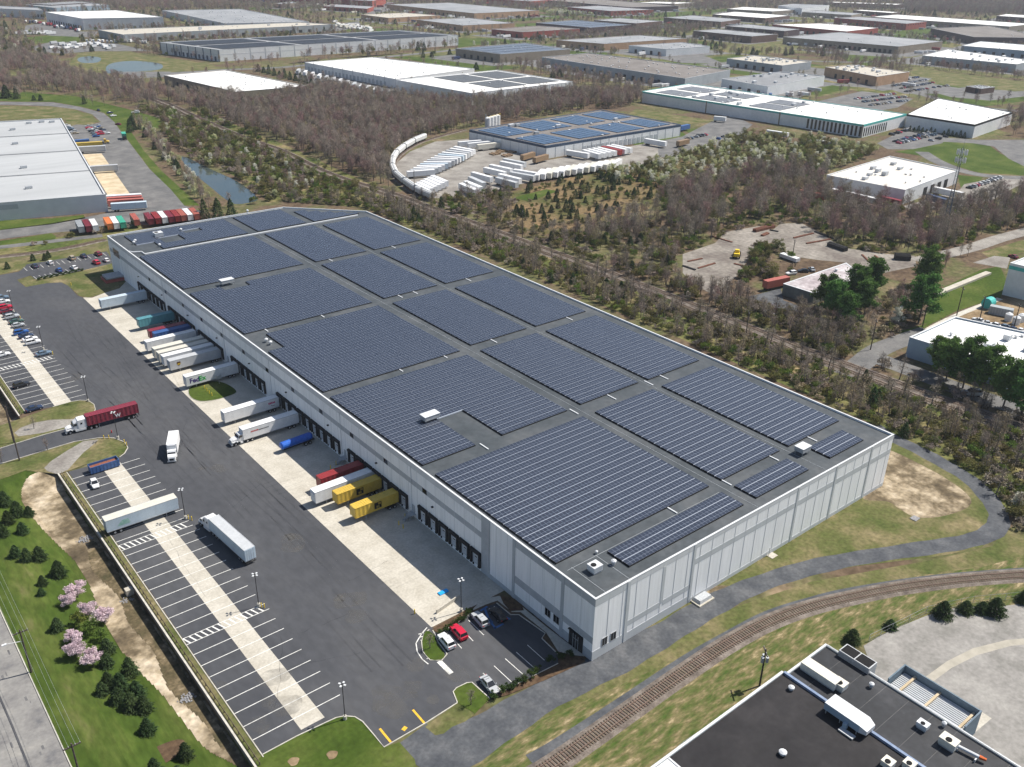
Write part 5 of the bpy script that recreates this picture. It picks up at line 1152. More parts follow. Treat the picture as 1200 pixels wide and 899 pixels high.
def tractor(col="white", sleeper=True):
    """conventional tractor: front at +x, fifth wheel near x=0"""
    e = empty("semi_tractor"); m = tpaint(col); b = MB()
    sl = 2.0 if sleeper else 0
    x_c = 1.2 # back of the sleeper
    def ring(x, hw, z0, z1, k=.15): return [(x, -hw, z0), (x, -hw, z1-k), (x, -hw+k, z1), (x, hw-k, z1), (x, hw, z1-k), (x, hw, z0)]
    R_ = []
    if sleeper: R_ += [ring(x_c, 1.15, 1.0, 3.75), ring(x_c+sl, 1.2, 1.0, 3.7)]
    c0 = x_c+sl
    R_ += [ring(c0+.02, 1.12, 1.0, 3.0 if not sleeper else 3.55), ring(c0+1.0, 1.1, 1.0, 2.95), ring(c0+1.45, 1.05, 1.0, 2.1)]
    R_ += [ring(c0+1.5, 1.0, .95, 2.05), ring(c0+2.6, .92, .8, 1.85), ring(c0+3.15, .85, .65, 1.6)]
    b.loft(R_, m, cap0=m, cap1=m); b.build("cab", e)
    b = MB()
    b.loft([[(c0+1.04, -.95, 2.85), (c0+1.04, .95, 2.85)], [(c0+1.47, -.95, 2.12), (c0+1.47, .95, 2.12)]], M_CGLASS, closed=False)
    for s in (-1, 1): b.box(c0+.25, c0+1.0, s*1.125-.02, s*1.125+.02, 2.1, 2.75, M_CGLASS)
    if sleeper:
        for s in (-1, 1): b.box(c0-1.1, c0-.6, s*1.19-.02, s*1.19+.02, 2.3, 2.8, M_CGLASS)
    b.build("windows", e)
    b = MB(); b.box(c0+3.15, c0+3.2, -.55, .55, .75, 1.5, M_STEEL); b.build("grille", e)
    b = MB(); b.box(c0+3.0, c0+3.4, -1.15, 1.15, .4, .75, M_STEEL); b.build("bumper", e)
    for s in (-1, 1): b = MB(); b.box(c0+2.95, c0+3.2, s*.92-.13, s*.92+.13, 1.0, 1.3, M_LAMPW); b.build("headlight", e)
    b = MB()
    for s in (-1, 1):
        b.loft([[(c0+1.6, s*.85, .9), (c0+1.6, s*1.2, .9), (c0+1.6, s*1.2, 1.1), (c0+1.6, s*.85, 1.2)], [(c0+2.1, s*.85, 1.2), (c0+2.1, s*1.22, 1.2), (c0+2.1, s*1.22, 1.35), (c0+2.1, s*.85, 1.5)], [(c0+2.9, s*.85, 1.0), (c0+2.9, s*1.15, 1.0), (c0+2.9, s*1.15, 1.2), (c0+2.9, s*.85, 1.35)]], m, cap0=m, cap1=m)
        b.box(x_c+.2, c0+.9, s*1.12-.12, s*1.12+.12, .45, .95, m)
    b.build("fenders", e)
    b = MB(); b.box(-1.9, c0+2.8, -.5, .5, .6, .95, M_CHAS); b.box(-.6, .7, -.5, .5, .95, 1.12, M_CHAS); b.build("chassis", e)
    b = MB()
    for s in (-1, 1): b.tube((x_c-.15, s*.9, 1), (x_c-.15, s*.9, 3.9), .09, .09, M_STEEL, 6)
    b.build("exhaust_stacks", e)
    for s in (-1, 1): b = MB(); b.box(c0+1.15, c0+1.3, s*1.4-.12, s*1.4+.12, 2.1, 2.7, M_CHAS); b.build("mirror", e)
    for s in (-1, 1):
        wheels_mb(c0+2.25, s*1.15, .5, .3).build("wheel", e)
        for x in (-1.2, .1): wheels_mb(x, s*1.2, .5, .55).build("wheel", e)
    return e, c0+3.3
def box_truck(col="white"):
    e = empty("box_truck"); m = tpaint(col)
    b = MB(); b.box(-4.2, 3.2, -1.25, 1.25, 1.1, 3.85, m); b.box(3.2, 3.5, -1.0, 1.0, 2.6, 3.7, m); b.build("cargo_box", e)
    b = MB(); R_ = [[(x, -hw, z0), (x, -hw*.97, z1), (x, hw*.97, z1), (x, hw, z0)] for x, hw, z0, z1 in ((3.4, 1.1, .6, 2.6), (4.3, 1.1, .6, 2.6), (4.8, 1.05, .6, 1.9), (5.9, .95, .6, 1.7), (6.1, .9, .5, 1.35))]
    b.loft(R_, m, cap0=m, cap1=m); b.build("cab", e)
    b = MB(); b.loft([[(4.33, -.95, 2.5), (4.33, .95, 2.5)], [(4.83, -.95, 1.93), (4.83, .95, 1.93)]], M_CGLASS, closed=False)
    for s in (-1, 1): b.box(3.6, 4.35, s*1.09-.03, s*1.09+.03, 1.8, 2.4, M_CGLASS)
    b.build("windows", e)
    b = MB(); b.box(6.1, 6.15, -.5, .5, .7, 1.2, M_CHAS); b.build("grille", e); b = MB(); b.box(6.0, 6.3, -1.1, 1.1, .35, .6, M_STEEL); b.build("bumper", e)
    b = MB(); b.box(-4.2, 5.5, -.5, .5, .6, 1.1, M_CHAS); b.build("chassis", e)
    for s in (-1, 1):
        b = MB(); b.box(6.05, 6.17, s*.75-.14, s*.75+.14, .8, 1.05, M_LAMPW); b.build("headlight", e)
        wheels_mb(5.0, s*1.1, .48, .3).build("wheel", e); wheels_mb(-2.4, s*1.2, .48, .55).build("wheel", e)
    return e
CARP = {"white": (.72, .73, .74), "silver": (.42, .44, .46), "grey": (.16, .17, .185), "black": (.018, .018, .02), "navy": (.02, .035, .08), "blue": (.02, .09, .30), "red": (.50, .015, .045), "maroon": (.20, .015, .03), "green": (.05, .10, .08), "steel": (.13, .19, .26), "tan": (.35, .30, .22)}
def cpaint(k): return mk("car_paint_"+k, [CARP[k]], rough=.25, spec=.6)
SHAPES = { # stations: x, half width, sill, belt ; roof: x-front, x-back lower and upper
 "sedan": dict(st=[(-2.35, .70, .45, .80), (-2.2, .86, .3, .95), (-1.3, .9, .28, .98), (.4, .9, .28, .96), (1.2, .9, .28, .90), (2.1, .84, .3, .74), (2.35, .66, .42, .62)], gh=[(-1.75, .76, .96), (-1.15, .62, 1.40), (.15, .62, 1.43), (.95, .78, .93)]),
 "suv": dict(st=[(-2.3, .78, .45, 1.0), (-2.2, .92, .34, 1.08), (-1.3, .95, .32, 1.1), (.5, .95, .32, 1.08), (1.3, .94, .32, 1.04), (2.15, .88, .35, .9), (2.35, .72, .45, .75)], gh=[(-2.12, .80, 1.08), (-1.85, .70, 1.66), (.2, .70, 1.68), (.95, .82, 1.06)]),
 "hatch": dict(st=[(-1.95, .70, .45, .9), (-1.85, .84, .3, .98), (-1.1, .86, .28, 1.0), (.4, .86, .28, .98), (1.0, .86, .28, .93), (1.8, .8, .3, .78), (2.0, .64, .42, .62)], gh=[(-1.75, .74, .98), (-1.4, .62, 1.45), (.1, .62, 1.47), (.85, .76, .94)])}
def car(col="white", shape="sedan", simple=False, sunroof=False):
    e = empty("parked_car"); m = cpaint(col); S = SHAPES[shape]; b = MB(); R_ = []
    for x, hw, z0, z1 in S["st"]: R_.append([(x, -hw*.9, z0-.08), (x, -hw, z0+.12), (x, -hw, z1-.22), (x, -hw*.9, z1), (x, hw*.9, z1), (x, hw, z1-.22), (x, hw, z0+.12), (x, hw*.9, z0-.08)])
    b.loft(R_, m, cap0=m, cap1=m)
    gh = S["gh"]; a, bb, c, d = gh
    gb_ = b if simple else MB()
    lo = [(a[0], -a[1], a[2]), (d[0], -d[1], d[2]), (d[0], d[1], d[2]), (a[0], a[1], a[2])]; hi = [(bb[0], -bb[1], bb[2]), (c[0], -c[1], c[2]), (c[0], c[1], c[2]), (bb[0], bb[1], bb[2])]
    gb_.loft([lo, hi], M_CGLASS)
    rb = b if simple else MB()
    rb.loft([[(p[0]*1.0, p[1], p[2]-.0) for p in hi], [(p[0]*.97-.0, p[1]*.93, p[2]+.05) for p in hi]], m, cap1=m)
    for s in (-1, 1):
        for (p, q) in ((lo[0 if s < 0 else 3], hi[0 if s < 0 else 3]), (lo[1 if s < 0 else 2], hi[1 if s < 0 else 2])): rb.tube((p[0], p[1]*1.01, p[2]), (q[0], q[1]*1.01, q[2]), .045, .04, m, 4)
        mid = (-.45, s*(a[1]+d[1])/2*1.01, (a[2]+d[2])/2), (-.45, s*bb[1]*1.01, bb[2]); rb.tube(mid[0], mid[1], .04, .035, m, 4)
    if sunroof: rb.box(-.7, .1, -.42, .42, bb[2]+.045, bb[2]+.062, M_CGLASS)
    if simple:
        for x in (-1.4, 1.4):
            for s in (-1, 1): b.tube((x, s*.65, .32), (x, s*.9, .32), .33, .33, M_TIRE, 8)
        o = b.build("parked_car"); bpy.data.objects.remove(e); return o
    b.build("body", e); gb_.build("windows", e); rb.build("roof", e)
    L = S["st"][-1][0]
    for s in (-1, 1):
        q = MB(); q.box(L-.28, L-.12, s*.60-.14, s*.60+.14, .58, .72, M_LAMPW); q.build("headlight", e)
        q = MB(); q.box(-L-.02, -L+.1, s*.62-.13, s*.62+.13, .72, .86, M_RED_L); q.build("tail_light", e)
        q = MB(); q.box(.72, .86, s*.98-.09, s*.98+.09, .95, 1.08, m); q.build("mirror", e)
        for x in (-1.38, 1.42): wheels_mb(x, s*.93, .34, .24).build("wheel", e)
    return e
CARS = {}
def put_car(col, shape, loc, rz, label, group=None, sunroof=False):
    k = (col, shape, sunroof)
    if k not in CARS: CARS[k] = car(col, shape, False, sunroof)
    return place(CARS[k], 0, loc, rz, label, group, ) if not tag(CARS[k], cat="car") is None else None
def pcar(col, shape, px_, rz, label, group, jit=0, **kw):
    p = g(px_[0], px_[1], .6); o = put_car(col, shape, (p.x, p.y, .046), rz+random.uniform(-.03, .03), label, group, **kw); o['category'] = "car"; return o
# ---- cars in the upper staff column, nose east
GL = "cars in the column of the upper trailer lot"
for (px_, col, sh, lab) in [((2, 349), "steel", "suv", "dark car half cut off, topmost of the column at the left edge"), ((3.3, 353.4), "white", "sedan", "white car near the top of the column at the left picture edge"), ((6, 360), "red", "suv", "bright red car in the column at the left edge"), ((7.5, 364.5), "maroon", "sedan", "maroon car just below the bright red one"), ((12, 368.5), "black", "sedan", "black saloon between the maroon car and the silver estate"), ((14, 371), "silver", "suv", "silver estate car with a dark roof beside the yellow post"), ((19.3, 376.5), "green", "sedan", "dark greenish saloon below the silver estate"), ((21.3, 381), "silver", "hatch", "silver hatchback above the bright blue car"), ((24.5, 389.5), "blue", "suv", "bright blue car in the left column"), ((30.5, 393.6), "navy", "sedan", "dark navy saloon between the bright blue car and two white ones"), ((35, 397), "white", "sedan", "upper of the two adjacent white cars at the end of the column"), ((38.5, 401), "white", "suv", "lower of the two adjacent white cars, boxier"), ((51, 414), "steel", "sedan", "lone bluish dark saloon parked against the yellow bollard")]:
    p = g(px_[0], px_[1], .6); y = 171.4+3.68*round((p.y-171.4-1.84)/3.68)+1.84
    o = put_car(col, sh, (p.x, p.y, .046), random.uniform(-.04, .04), lab, GL); o['category'] = "car"
pcar("white", "sedan", (2.5, 415.5), 0.02, "white saloon alone in a west stall of the upper lot", None)
pcar("black", "suv", (25, 451), 0.1, "black off-roader in the west stalls of the upper lot", None)
pcar("navy", "sedan", (40, 478.5), 0.08, "dark blue saloon in the last stall before the grass island", None)
pcar("white", "hatch", (110.8, 567), -1.65, "small rounded white car across the stall lines of the lower lot", None)
# upper left staff car park
a_, b_ = g(45, 328), g(95, 317); dv = (b_-a_).normalized(); ang = math.atan2(dv.y, dv.x)+math.pi/2
GU = "cars in the small upper left car park"
for (px_, col, sh, lab) in [((40.7, 311.5), "navy", "sedan", "dark navy car at the west end of the upper row"), ((58.7, 307.8), "white", "hatch", "white car right of the dark navy one in the upper row"), ((84, 302.5), "tan", "suv", "beige and grey van like car in the upper row"), ((98, 299.8), "navy", "sedan", "dark blue car between the beige one and the maroon one"), ((115, 297.5), "maroon", "suv", "maroon car at the east end of the upper row"), ((69.3, 316.5), "blue", "hatch", "bright blue car in the hedge side row"), ((86.7, 313.6), "white", "sedan", "white car in the hedge side row right of the blue one"), ((112.7, 307.5), "red", "suv", "red car in the hedge side row near the warehouse"), ((124.5, 305), "white", "hatch", "white car tucked against the warehouse corner")]:
    pcar(col, sh, px_, ang, lab, GU)
# office car park
GO = "cars in the office car park"
d1 = g(554.5, 751.5)-g(540, 736); an = math.atan2(d1.y, d1.x)
pcar("white", "suv", (523, 751.5), an+math.pi, "white car with a sunroof next to the round striped island", GO, sunroof=True)
pcar("red", "suv", (537.5, 741), an+math.pi, "bright crimson car between the white and the silver one", GO)
pcar("silver", "suv", (562.5, 726), an+math.pi, "silver car half out of the building's shadow", GO, sunroof=True)
pcar("black", "sedan", (583.5, 720), an+math.pi, "dark car inside the shadow by the blue bay markings", GO)
pcar("silver", "sedan", (573.5, 802.5), an, "silver grey saloon beside the hedge corner island", GO, sunroof=True)
# ---- trailers along the docks (backed in: doors at the wall, nose to the yard)
GD = "trailers and containers backed onto the warehouse docks"
def dock(y, xn, col, kind, lab, L=16.15, name=None, roofcol=None):
    t = trailer(col, L, kind, True, roofcol); t.location = (xn+L/2, y, .034); t.rotation_euler = (0, 0, math.pi)
    tag(t, lab, "trailer" if kind == "van" else "container", GD); t.name = "semi_trailer" if kind == "van" else "shipping_container"; return t
dock(236.4, -17.0, "lightblue", "van", "pale blue white trailer docked farthest up, next to the grass corner")
dock(210.4, -12.6, "teal", "container", "teal container docked alone above the red and blue pair", 12.2)
dock(198.2, -13.1, "maroon", "container", "dark red container docked tight against a blue one", 12.2)
dock(195.3, -12.6, "blue", "container", "blue container with a pale side docked below the dark red one", 12.2)
dock(189.8, -17.0, "white", "van", "clean white trailer between the blue container and the bunch of four")
dock(182.9, -17.0, "cream", "van", "greyish cream trailer, top one of the tight bunch of four", roofcol="cream")
dock(179.0, -17.0, "cream", "van", "second cream trailer of the tight bunch of four", roofcol="cream")
dock(175.6, -16.8, "white", "van", "bright white trailer, third of the tight bunch of four")
t = dock(171.2, -16.5, "silver", "van", "silver trailer with a small brown shield emblem, lowest of the bunch of four")
fx = dock(157.4, -16.8, "white", "van", "white trailer lettered in purple and green beside the round grass island")
pk = dock(129.3, -17.0, "white", "van", "white trailer with a small pink emblem near its rear, below the grass island")
rt = dock(117.3, -17.0, "white", "van", "white trailer with thin red lettering and a day cab coupled to it")
dock(83.2, -12.4, "red", "container", "deep red container docked above the white trailer and yellow pair", 12.2)
dock(78.6, -16.3, "white", "van", "white trailer docked between the red and the yellow containers")
y1 = dock(74.8, -12.6, "yellow", "container", "upper of the two yellow containers with a black box emblem", 12.2)
y2 = dock(67.1, -12.3, "yellow", "container", "lower of the two yellow containers with a black box emblem", 12.2)
RS = (math.pi/2, 0, math.pi)  # text on the y+ local face = south face in the world (the thing is turned by 180 degrees)
M_PUR = mk("purple_ink", (.055, .02, .18), rough=.5); M_GRN = mk("green_ink", (.02, .42, .06), rough=.5); M_BRN = mk("brown_ink", (.10, .045, .015), rough=.5); M_PNK = mk("pink_ink", (.62, .04, .16), rough=.5); M_INK = mk("black_ink", (.01, .01, .01), rough=.5)
lettering(fx, "Fed", 2.1, (5.6, 1.31, 2.55), RS, M_PUR, bold=.05); lettering(fx, "Ex", 2.1, (3.2, 1.31, 2.55), RS, M_GRN, bold=.05)
b = MB(); sh_ = [(-.55, .65), (.55, .65), (.6, 0), (.45, -.4), (0, -.75), (-.45, -.4), (-.6, 0)]
b.face([(5.4+p[0], 1.315, 2.75+p[1]) for p in sh_], M_BRN); b.build("shield_emblem", t)
lettering(t, "ups", .75, (5.4, 1.325, 2.7), RS, M_YEL, bold=.02)
b = MB()
for k in range(5): a = -2.2+k*.3; b.face([(-6.2+.9*math.cos(a), 1.315, 2.6+.6*math.sin(a)), (-6.2+.75*math.cos(a), 1.315, 2.6+.5*math.sin(a)), (-6.2+.75*math.cos(a+.3), 1.315, 2.6+.5*math.sin(a+.3)), (-6.2+.9*math.cos(a+.3), 1.315, 2.6+.6*math.sin(a+.3))], M_INK)
for k in range(5): x = -6.9+k*.42; b.face([(x, 1.316, 2.75-.02*k), (x+.32, 1.316, 2.75), (x+.4, 1.316, 3.25), (x+.08, 1.316, 3.22)], M_PNK)
b.build("pink_emblem", pk)
b = MB(); rr_ = random.Random(4)
x = 5.9
for k in range(16):
    w_ = rr_.uniform(.18, .34); mm = MATS["red_lamp"] if k < 7 else M_INK; hh = .42 if k < 7 else .26
    b.face([(x, 1.315, 2.75), (x-w_, 1.315, 2.75), (x-w_, 1.315, 2.75+hh), (x, 1.315, 2.75+hh)], mm); x -= w_+.08
b.build("side_lettering", rt)
for yy in (y1, y2):
    b = MB(); b.box(-.95, .95, 1.235, 1.25, 1.9, 3.55, M_INK); b.build("emblem_panel", yy)
    lettering(yy, "M", .85, (-.4, 1.262, 3.1), RS, tpaint("yellow"), bold=.02); lettering(yy, "SC", .75, (.0, 1.262, 2.35), RS, tpaint("yellow"), bold=.02)
tr_, lx_ = tractor("white", False); tr_.location = (-17.0+1.2, 117.3, .034); tr_.rotation_euler = (0, 0, math.pi); tag(tr_, "small white day cab tractor under the red lettered dock trailer", "tractor unit")
# entering truck with the red container
pa, pb_ = g(104, 492.5, 4.05), g(161.5, 477.5, 4.05); dd = pb_-pa; ang2 = math.atan2(dd.y, dd.x)
rc = trailer("maroon", 13.6, "container", True); 
pm = (g(105.5, 497, 1.2)+g(161, 487, 1.2))/2; nn = Vector((-math.sin(ang2), math.cos(ang2), 0))
pm = pm+nn*1.2
rc.location = (pm.x, pm.y, .034); rc.rotation_euler = (0, 0, ang2+math.pi); rc.name = "shipping_container"; tag(rc, "long dark red container on a chassis being hauled through the gate road", "container")
lettering(rc, "W", 1.4, (-1.2, 1.26, 2.2), RS, tpaint("white"), "white_emblem", bold=.05)
t2, lx_ = tractor("white", True); off = Vector((math.cos(ang2), math.sin(ang2), 0))*(-13.6/2+1.0); t2.location = (pm.x+off.x, pm.y+off.y, .034); t2.rotation_euler = (0, 0, ang2+math.pi-.05); tag(t2, "white sleeper tractor pulling the dark red container", "tractor unit")
# white straight truck in the court
a0, a1 = g(205, 504, 3.8), g(201, 526, 3.8); dd = a1-a0; bt = box_truck(); p = g(203, 521, 2.0); bt.location = (p.x, p.y, .034); an_ = math.atan2(dd.y, dd.x); bt.rotation_euler = (0, 0, an_); tag(bt, "white straight lorry driving alone in the middle of the court", "lorry")
# silver semi near the stalls, nose up left
A0, A1 = g(243.8, 608.2, 4.1), g(285.7, 645.7, 4.1); B0 = g(254.5, 603.5, 4.1); dd = (A0-A1).normalized(); mid = (A0+A1)/2; sd_ = (B0-A0); nrm = Vector((-dd.y, dd.x, 0)); nrm = nrm if nrm.dot(sd_) > 0 else -nrm
mid = mid+nrm*1.29; st = trailer("lightblue", 16.15, "van", True, "silver"); st.location = (mid.x, mid.y, .034); an3 = math.atan2(dd.y, dd.x); st.rotation_euler = (0, 0, an3); tag(st, "pale blue long trailer parked askew beside the stalls with a cab on its nose", "trailer")
t3, _l = tractor("white", True); q = mid+dd*(16.15/2-1.3); t3.location = (q.x, q.y, .034); t3.rotation_euler = (0, 0, an3+.06); tag(t3, "white sleeper tractor on the nose of the pale blue askew trailer", "tractor unit")
# white trailer with a green emblem across the lower stalls
A0, A1 = g(123.3, 611.7, 4.1), g(207.7, 583.6, 4.1); dd = (A1-A0).normalized(); mid = (A0+A1)/2; nrm = Vector((-dd.y, dd.x, 0)); nrm = nrm if nrm.y > 0 else -nrm
mid = mid+nrm*1.29; wt = trailer("lightblue", 16.15, "van", True, "cream"); wt.location = (mid.x, mid.y, .034); wt.rotation_euler = (0, 0, math.atan2(dd.y, dd.x)); tag(wt, "long white roofed trailer with a faded green side emblem across the lower stalls", "trailer")
M_FG = mk("faded_green_ink", [(.22, .48, .36), (.40, .58, .50)], scale=2, rough=.6)
b = MB()
for k in range(4): x = -5.9+k*.15; z = 1.9+k*.33; b.face([(x+.2*k, -1.315, z), (x+2.9-.25*k, -1.315, z), (x+3.1-.25*k, -1.315, z+.24), (x+.3+.2*k, -1.315, z+.24)], M_FG)
b.build("faded_emblem", wt)
# blue and rusty open top bin
A0, A1 = g(105.5, 548.5, 2.2), g(139.5, 538, 2.2); dd = (A1-A0).normalized(); mid = (A0+A1)/2; ln = (A1-A0).length; nrm = Vector((-dd.y, dd.x, 0))
e = empty("roll_off_bin", (mid.x+nrm.x*1.2, mid.y+nrm.y*1.2, .034), math.atan2(dd.y, dd.x), "blue open roll-off bin with rusty insides at the edge of the grass island", "roll-off bin")
M_BB = tpaint("blue"); M_RUST = mk("rust", [(.16, .05, .03), (.26, .10, .06), (.12, .06, .05)], scale=1.4, rough=1)
b = MB(); h = ln/2
for q in ((-h, h, -1.2, -1.08), (-h, h, 1.08, 1.2), (-h, -h+.12, -1.08, 1.08), (h-.12, h, -1.08, 1.08)): b.box(*q, .3, 2.1, M_BB)
for i in range(8): x = -h+.6+i*(ln-1)/7; b.box(x, x+.12, -1.28, -1.2, .3, 2.1, M_BB)
b.build("shell", e); b = MB(); b.box(-h+.12, h-.12, -1.08, 1.08, .3, 1.5, M_RUST); b.build("rusty_load", e)
# compressed gas tube trailer at the far dock corner and a blue tank lorry
p0 = g(137, 327); e = empty("tube_trailer", (p0.x, p0.y, .034), 0, "row of long silver gas tubes in a red frame by the shaded far corner", "tube trailer")
b = MB()
for k in range(4): b.tube((-4.5, -2.4+k*1.6, 1.6), (4.5, -2.4+k*1.6, 1.6), .55, .55, M_STEEL, 12)
b.build("tubes", e); b = MB()
for q in ((-5, -4.8, -3.3, 3.3), (4.8, 5, -3.3, 3.3), (-4.8, 4.8, -3.3, -3.1), (-4.8, 4.8, 3.1, 3.3)): b.box(*q, 0, 1.2, tpaint("brick"))
b.build("frame", e)
p0 = g(347, 517, 1.8); e = empty("tanker", (p0.x, p0.y, .034), .05, "blue tarpaulined tank trailer in the shade of the docks", "tank trailer"); M_BT = mk("blue_tarp", [(.02, .09, .42), (.03, .14, .55)], scale=1.5, rough=.35)
b = MB(); rings = []
for x, r in ((-4.6, .7), (-4.3, 1.05), (4.0, 1.1), (4.5, .9)): rings.append([(x, r*math.cos(t), 1.9+r*.95*math.sin(t)) for t in [i*2*math.pi/14 for i in range(14)]])
b.loft(rings, M_BT, cap0=M_BT, cap1=M_BT); b.build("tank", e); b = MB(); b.box(-4, 5.2, -.5, .5, .6, .95, M_CHAS); b.build("chassis", e)
for x in (2.2, 3.5):
    for s in (-1, 1): wheels_mb(x, s*1.15, .5, .5).build("wheel", e)
# small fixtures in the court
def lamp_post():
    e = empty("lamp_post"); b = MB(); b.tube((0, 0, .7), (0, 0, 8.0), .09, .07, M_CHAS, 6); b.build("pole", e); b = MB(); b.tube((0, 0, 0), (0, 0, .8), .32, .32, M_KERB, 10); b.build("base", e)
    for a in range(4):
        b = MB(); c, s_ = math.cos(a*math.pi/2+.4), math.sin(a*math.pi/2+.4); b.tube((0, 0, 7.95), (c*.35, s_*.35, 8.0), .04, .04, M_CHAS, 4); b.box(c*.5-.2, c*.5+.2, s_*.5-.16, s_*.5+.16, 7.95, 8.07, M_COPE, rz=a*math.pi/2+.4, c=(c*.5, s_*.5)); b.build("lamp_head", e)
    return e
LP = lamp_post(); tag(LP, cat="lamp post")
for q, lab in [((404.5, 843), "lamp post on the kerb of the bottom lawn"), ((303.5, 711), "lamp post in the lower hatched bay with yellow posts"), ((217.5, 608), "lamp post by the upper hatched bay near the askew trailer"), ((138.5, 514.5), "lamp post on the south kerb of the gate road"), ((103.5, 471), "lamp post at the tip of the north gate island"), ((51, 410), "lamp post behind the lone car against the bollard"), ((16, 366), "lamp post beside the column of parked cars"), ((540.5, 717), "lamp post behind the hedge of the office car park"), ((655, 753), "lamp post")]:
    if lab == "lamp post": continue
    p = g(*q); place(LP, 0, (p.x, p.y, .04), random.uniform(-.2, .2), lab, "four headed lamp posts round the court")
def bollard():
    b = MB(); b.tube((0, 0, 0), (0, 0, 1.1), .11, .11, M_YEL, 8); b.tube((0, 0, 1.1), (0, 0, 1.16), .11, .05, M_YEL, 8); o = b.build("bollard"); tag(o, cat="bollard"); return o
BO = bollard()
for q, lab in [((306.5, 712), "yellow bollard left of a pair at the lower lamp post"), ((310, 712.5), "yellow bollard right of a pair at the lower lamp post"), ((221, 608.5), "yellow bollard left of a pair at the upper hatched bay"), ((225, 610), "yellow bollard right of a pair at the upper hatched bay"),
   ((122, 514.5), "yellow bollard west of the small gate kerb pair"), ((128, 514.5), "yellow bollard east of the small gate kerb pair"), ((146, 519.5), "upper yellow bollard on the island tip"), ((148.5, 522.5), "lower yellow bollard on the island tip"),
   ((240, 456), "first yellow bollard of four on the round grass island"), ((242.7, 459), "second yellow bollard of four on the round grass island"), ((245.5, 461.7), "third yellow bollard of four on the round grass island"), ((248.5, 464.5), "last yellow bollard of four on the round grass island"),
   ((387.5, 550), "yellow bollard west of the stairs above the red container"), ((394, 545), "yellow bollard east of the stairs above the red container"), ((391.5, 553), "yellow bollard nearest the red container"), ((467.5, 615.5), "western yellow bollard by the stairs below the yellow containers"), ((474.5, 607), "eastern yellow bollard by the stairs below the yellow containers"), ((472.5, 619.5), "southern yellow bollard by the stairs below the yellow containers"),
   ((486, 719.5), "yellow bollard at the near tip of the concrete apron"), ((572, 674), "yellow bollard at the shaded wall beside the last dock door"), ((585, 684), "yellow bollard at the foot of the shaded wall near the ramp"), ((62, 415.5), "yellow bollard in front of the lone dark car"), ((83.5, 334.5), "yellow bollard on the kerb of the upper corner lawn"), ((24, 374), "yellow bollard at the nose of the silver estate")]:
    p = g(*q); place(BO, 0, (p.x, p.y, .04), 0, lab, "yellow bollards round the court")
p = g(255, 452.5, .0); b = MB(); b.tube((p.x+1, p.y+1, .15), (p.x+1, p.y+1, 1.9), .07, .07, M_STEEL, 6); b.box(p.x+.3, p.x+1.9, p.y+.9, p.y+1.4, 1.7, 2.9, M_STEEL); tag(b.build("utility_cabinet"), "pale metal utility cabinet on the round grass island", "cabinet")
a = g(503, 725); b_ = g(522, 712); d = (b_-a).normalized()
b = MB(); n = Vector((-d.y, d.x, 0))*.12; P = [a-n+d*2, b_-n+d*4, b_+n+d*4, a+n+d*2]; b.prism([(v.x, v.y) for v in P], .03, .9, M_CONC); tag(b.build("ramp_wall"), "low concrete ramp wall at the near end of the apron", "low wall")
p = g(519.5, 694.5); b = MB(); b.box(p.x-1.1, p.x+1.1, p.y-.5, p.y+.5, .04, .25, mk("bright_blue", (.02, .35, .80), rough=.5)); tag(b.build("blue_mat"), "bright blue ramp plate lying beside the low concrete ramp wall", "ramp plate")
p = g(113, 512.5); b = MB(); b.tube((p.x+4, p.y, .1), (p.x+4, p.y, .8), .15, .12, M_RED_L, 8); tag(b.build("fire_hydrant"), "small red hydrant between two yellow bollards on the gate kerb", "hydrant")
# ================================================================ vegetation
def leafmat(name, cols, rnd=.22, scale=.35, trans=.15): return mk(name, cols, scale=scale, rough=.95, spec=.08, rnd=rnd, trans=trans)
L_BARE = leafmat("bare_twigs", [(.23, .19, .155), (.35, .30, .25)], .28, trans=0)
L_BARE_RED = leafmat("budding_red_twigs", [(.25, .16, .15), (.34, .23, .21)], .2, trans=0)
L_BARE_TAN = leafmat("tan_twigs", [(.27, .225, .14), (.36, .30, .20)], .2, trans=0)
L_OLIVE = leafmat("olive_leaves", [(.125, .125, .042), (.205, .19, .075)], .3, trans=.3)
L_GREEN = leafmat("spring_leaves", [(.10, .145, .03), (.17, .225, .05)], .25, trans=.3)
L_CON = leafmat("evergreen_needles", [(.035, .060, .024), (.062, .095, .036)], .2, trans=0)
L_PINE = leafmat("pine_needles", [(.075, .15, .035), (.125, .22, .06)], .2, trans=.25)
L_WHITE = leafmat("white_blossom", [(.62, .62, .52), (.80, .79, .70)], .12, trans=.3)
L_CREAM = leafmat("cream_green_blossom", [(.42, .45, .22), (.60, .60, .38)], .15, trans=.3)
L_PINK = leafmat("pink_blossom", [(.60, .46, .51), (.74, .63, .67)], .10)
L_BUSH = leafmat("hedge_leaves", [(.035, .062, .016), (.065, .10, .028)], .15)
M_BARK = mk("bark", [(.10, .085, .075), (.17, .15, .135)], scale=3, rough=1, spec=.05)
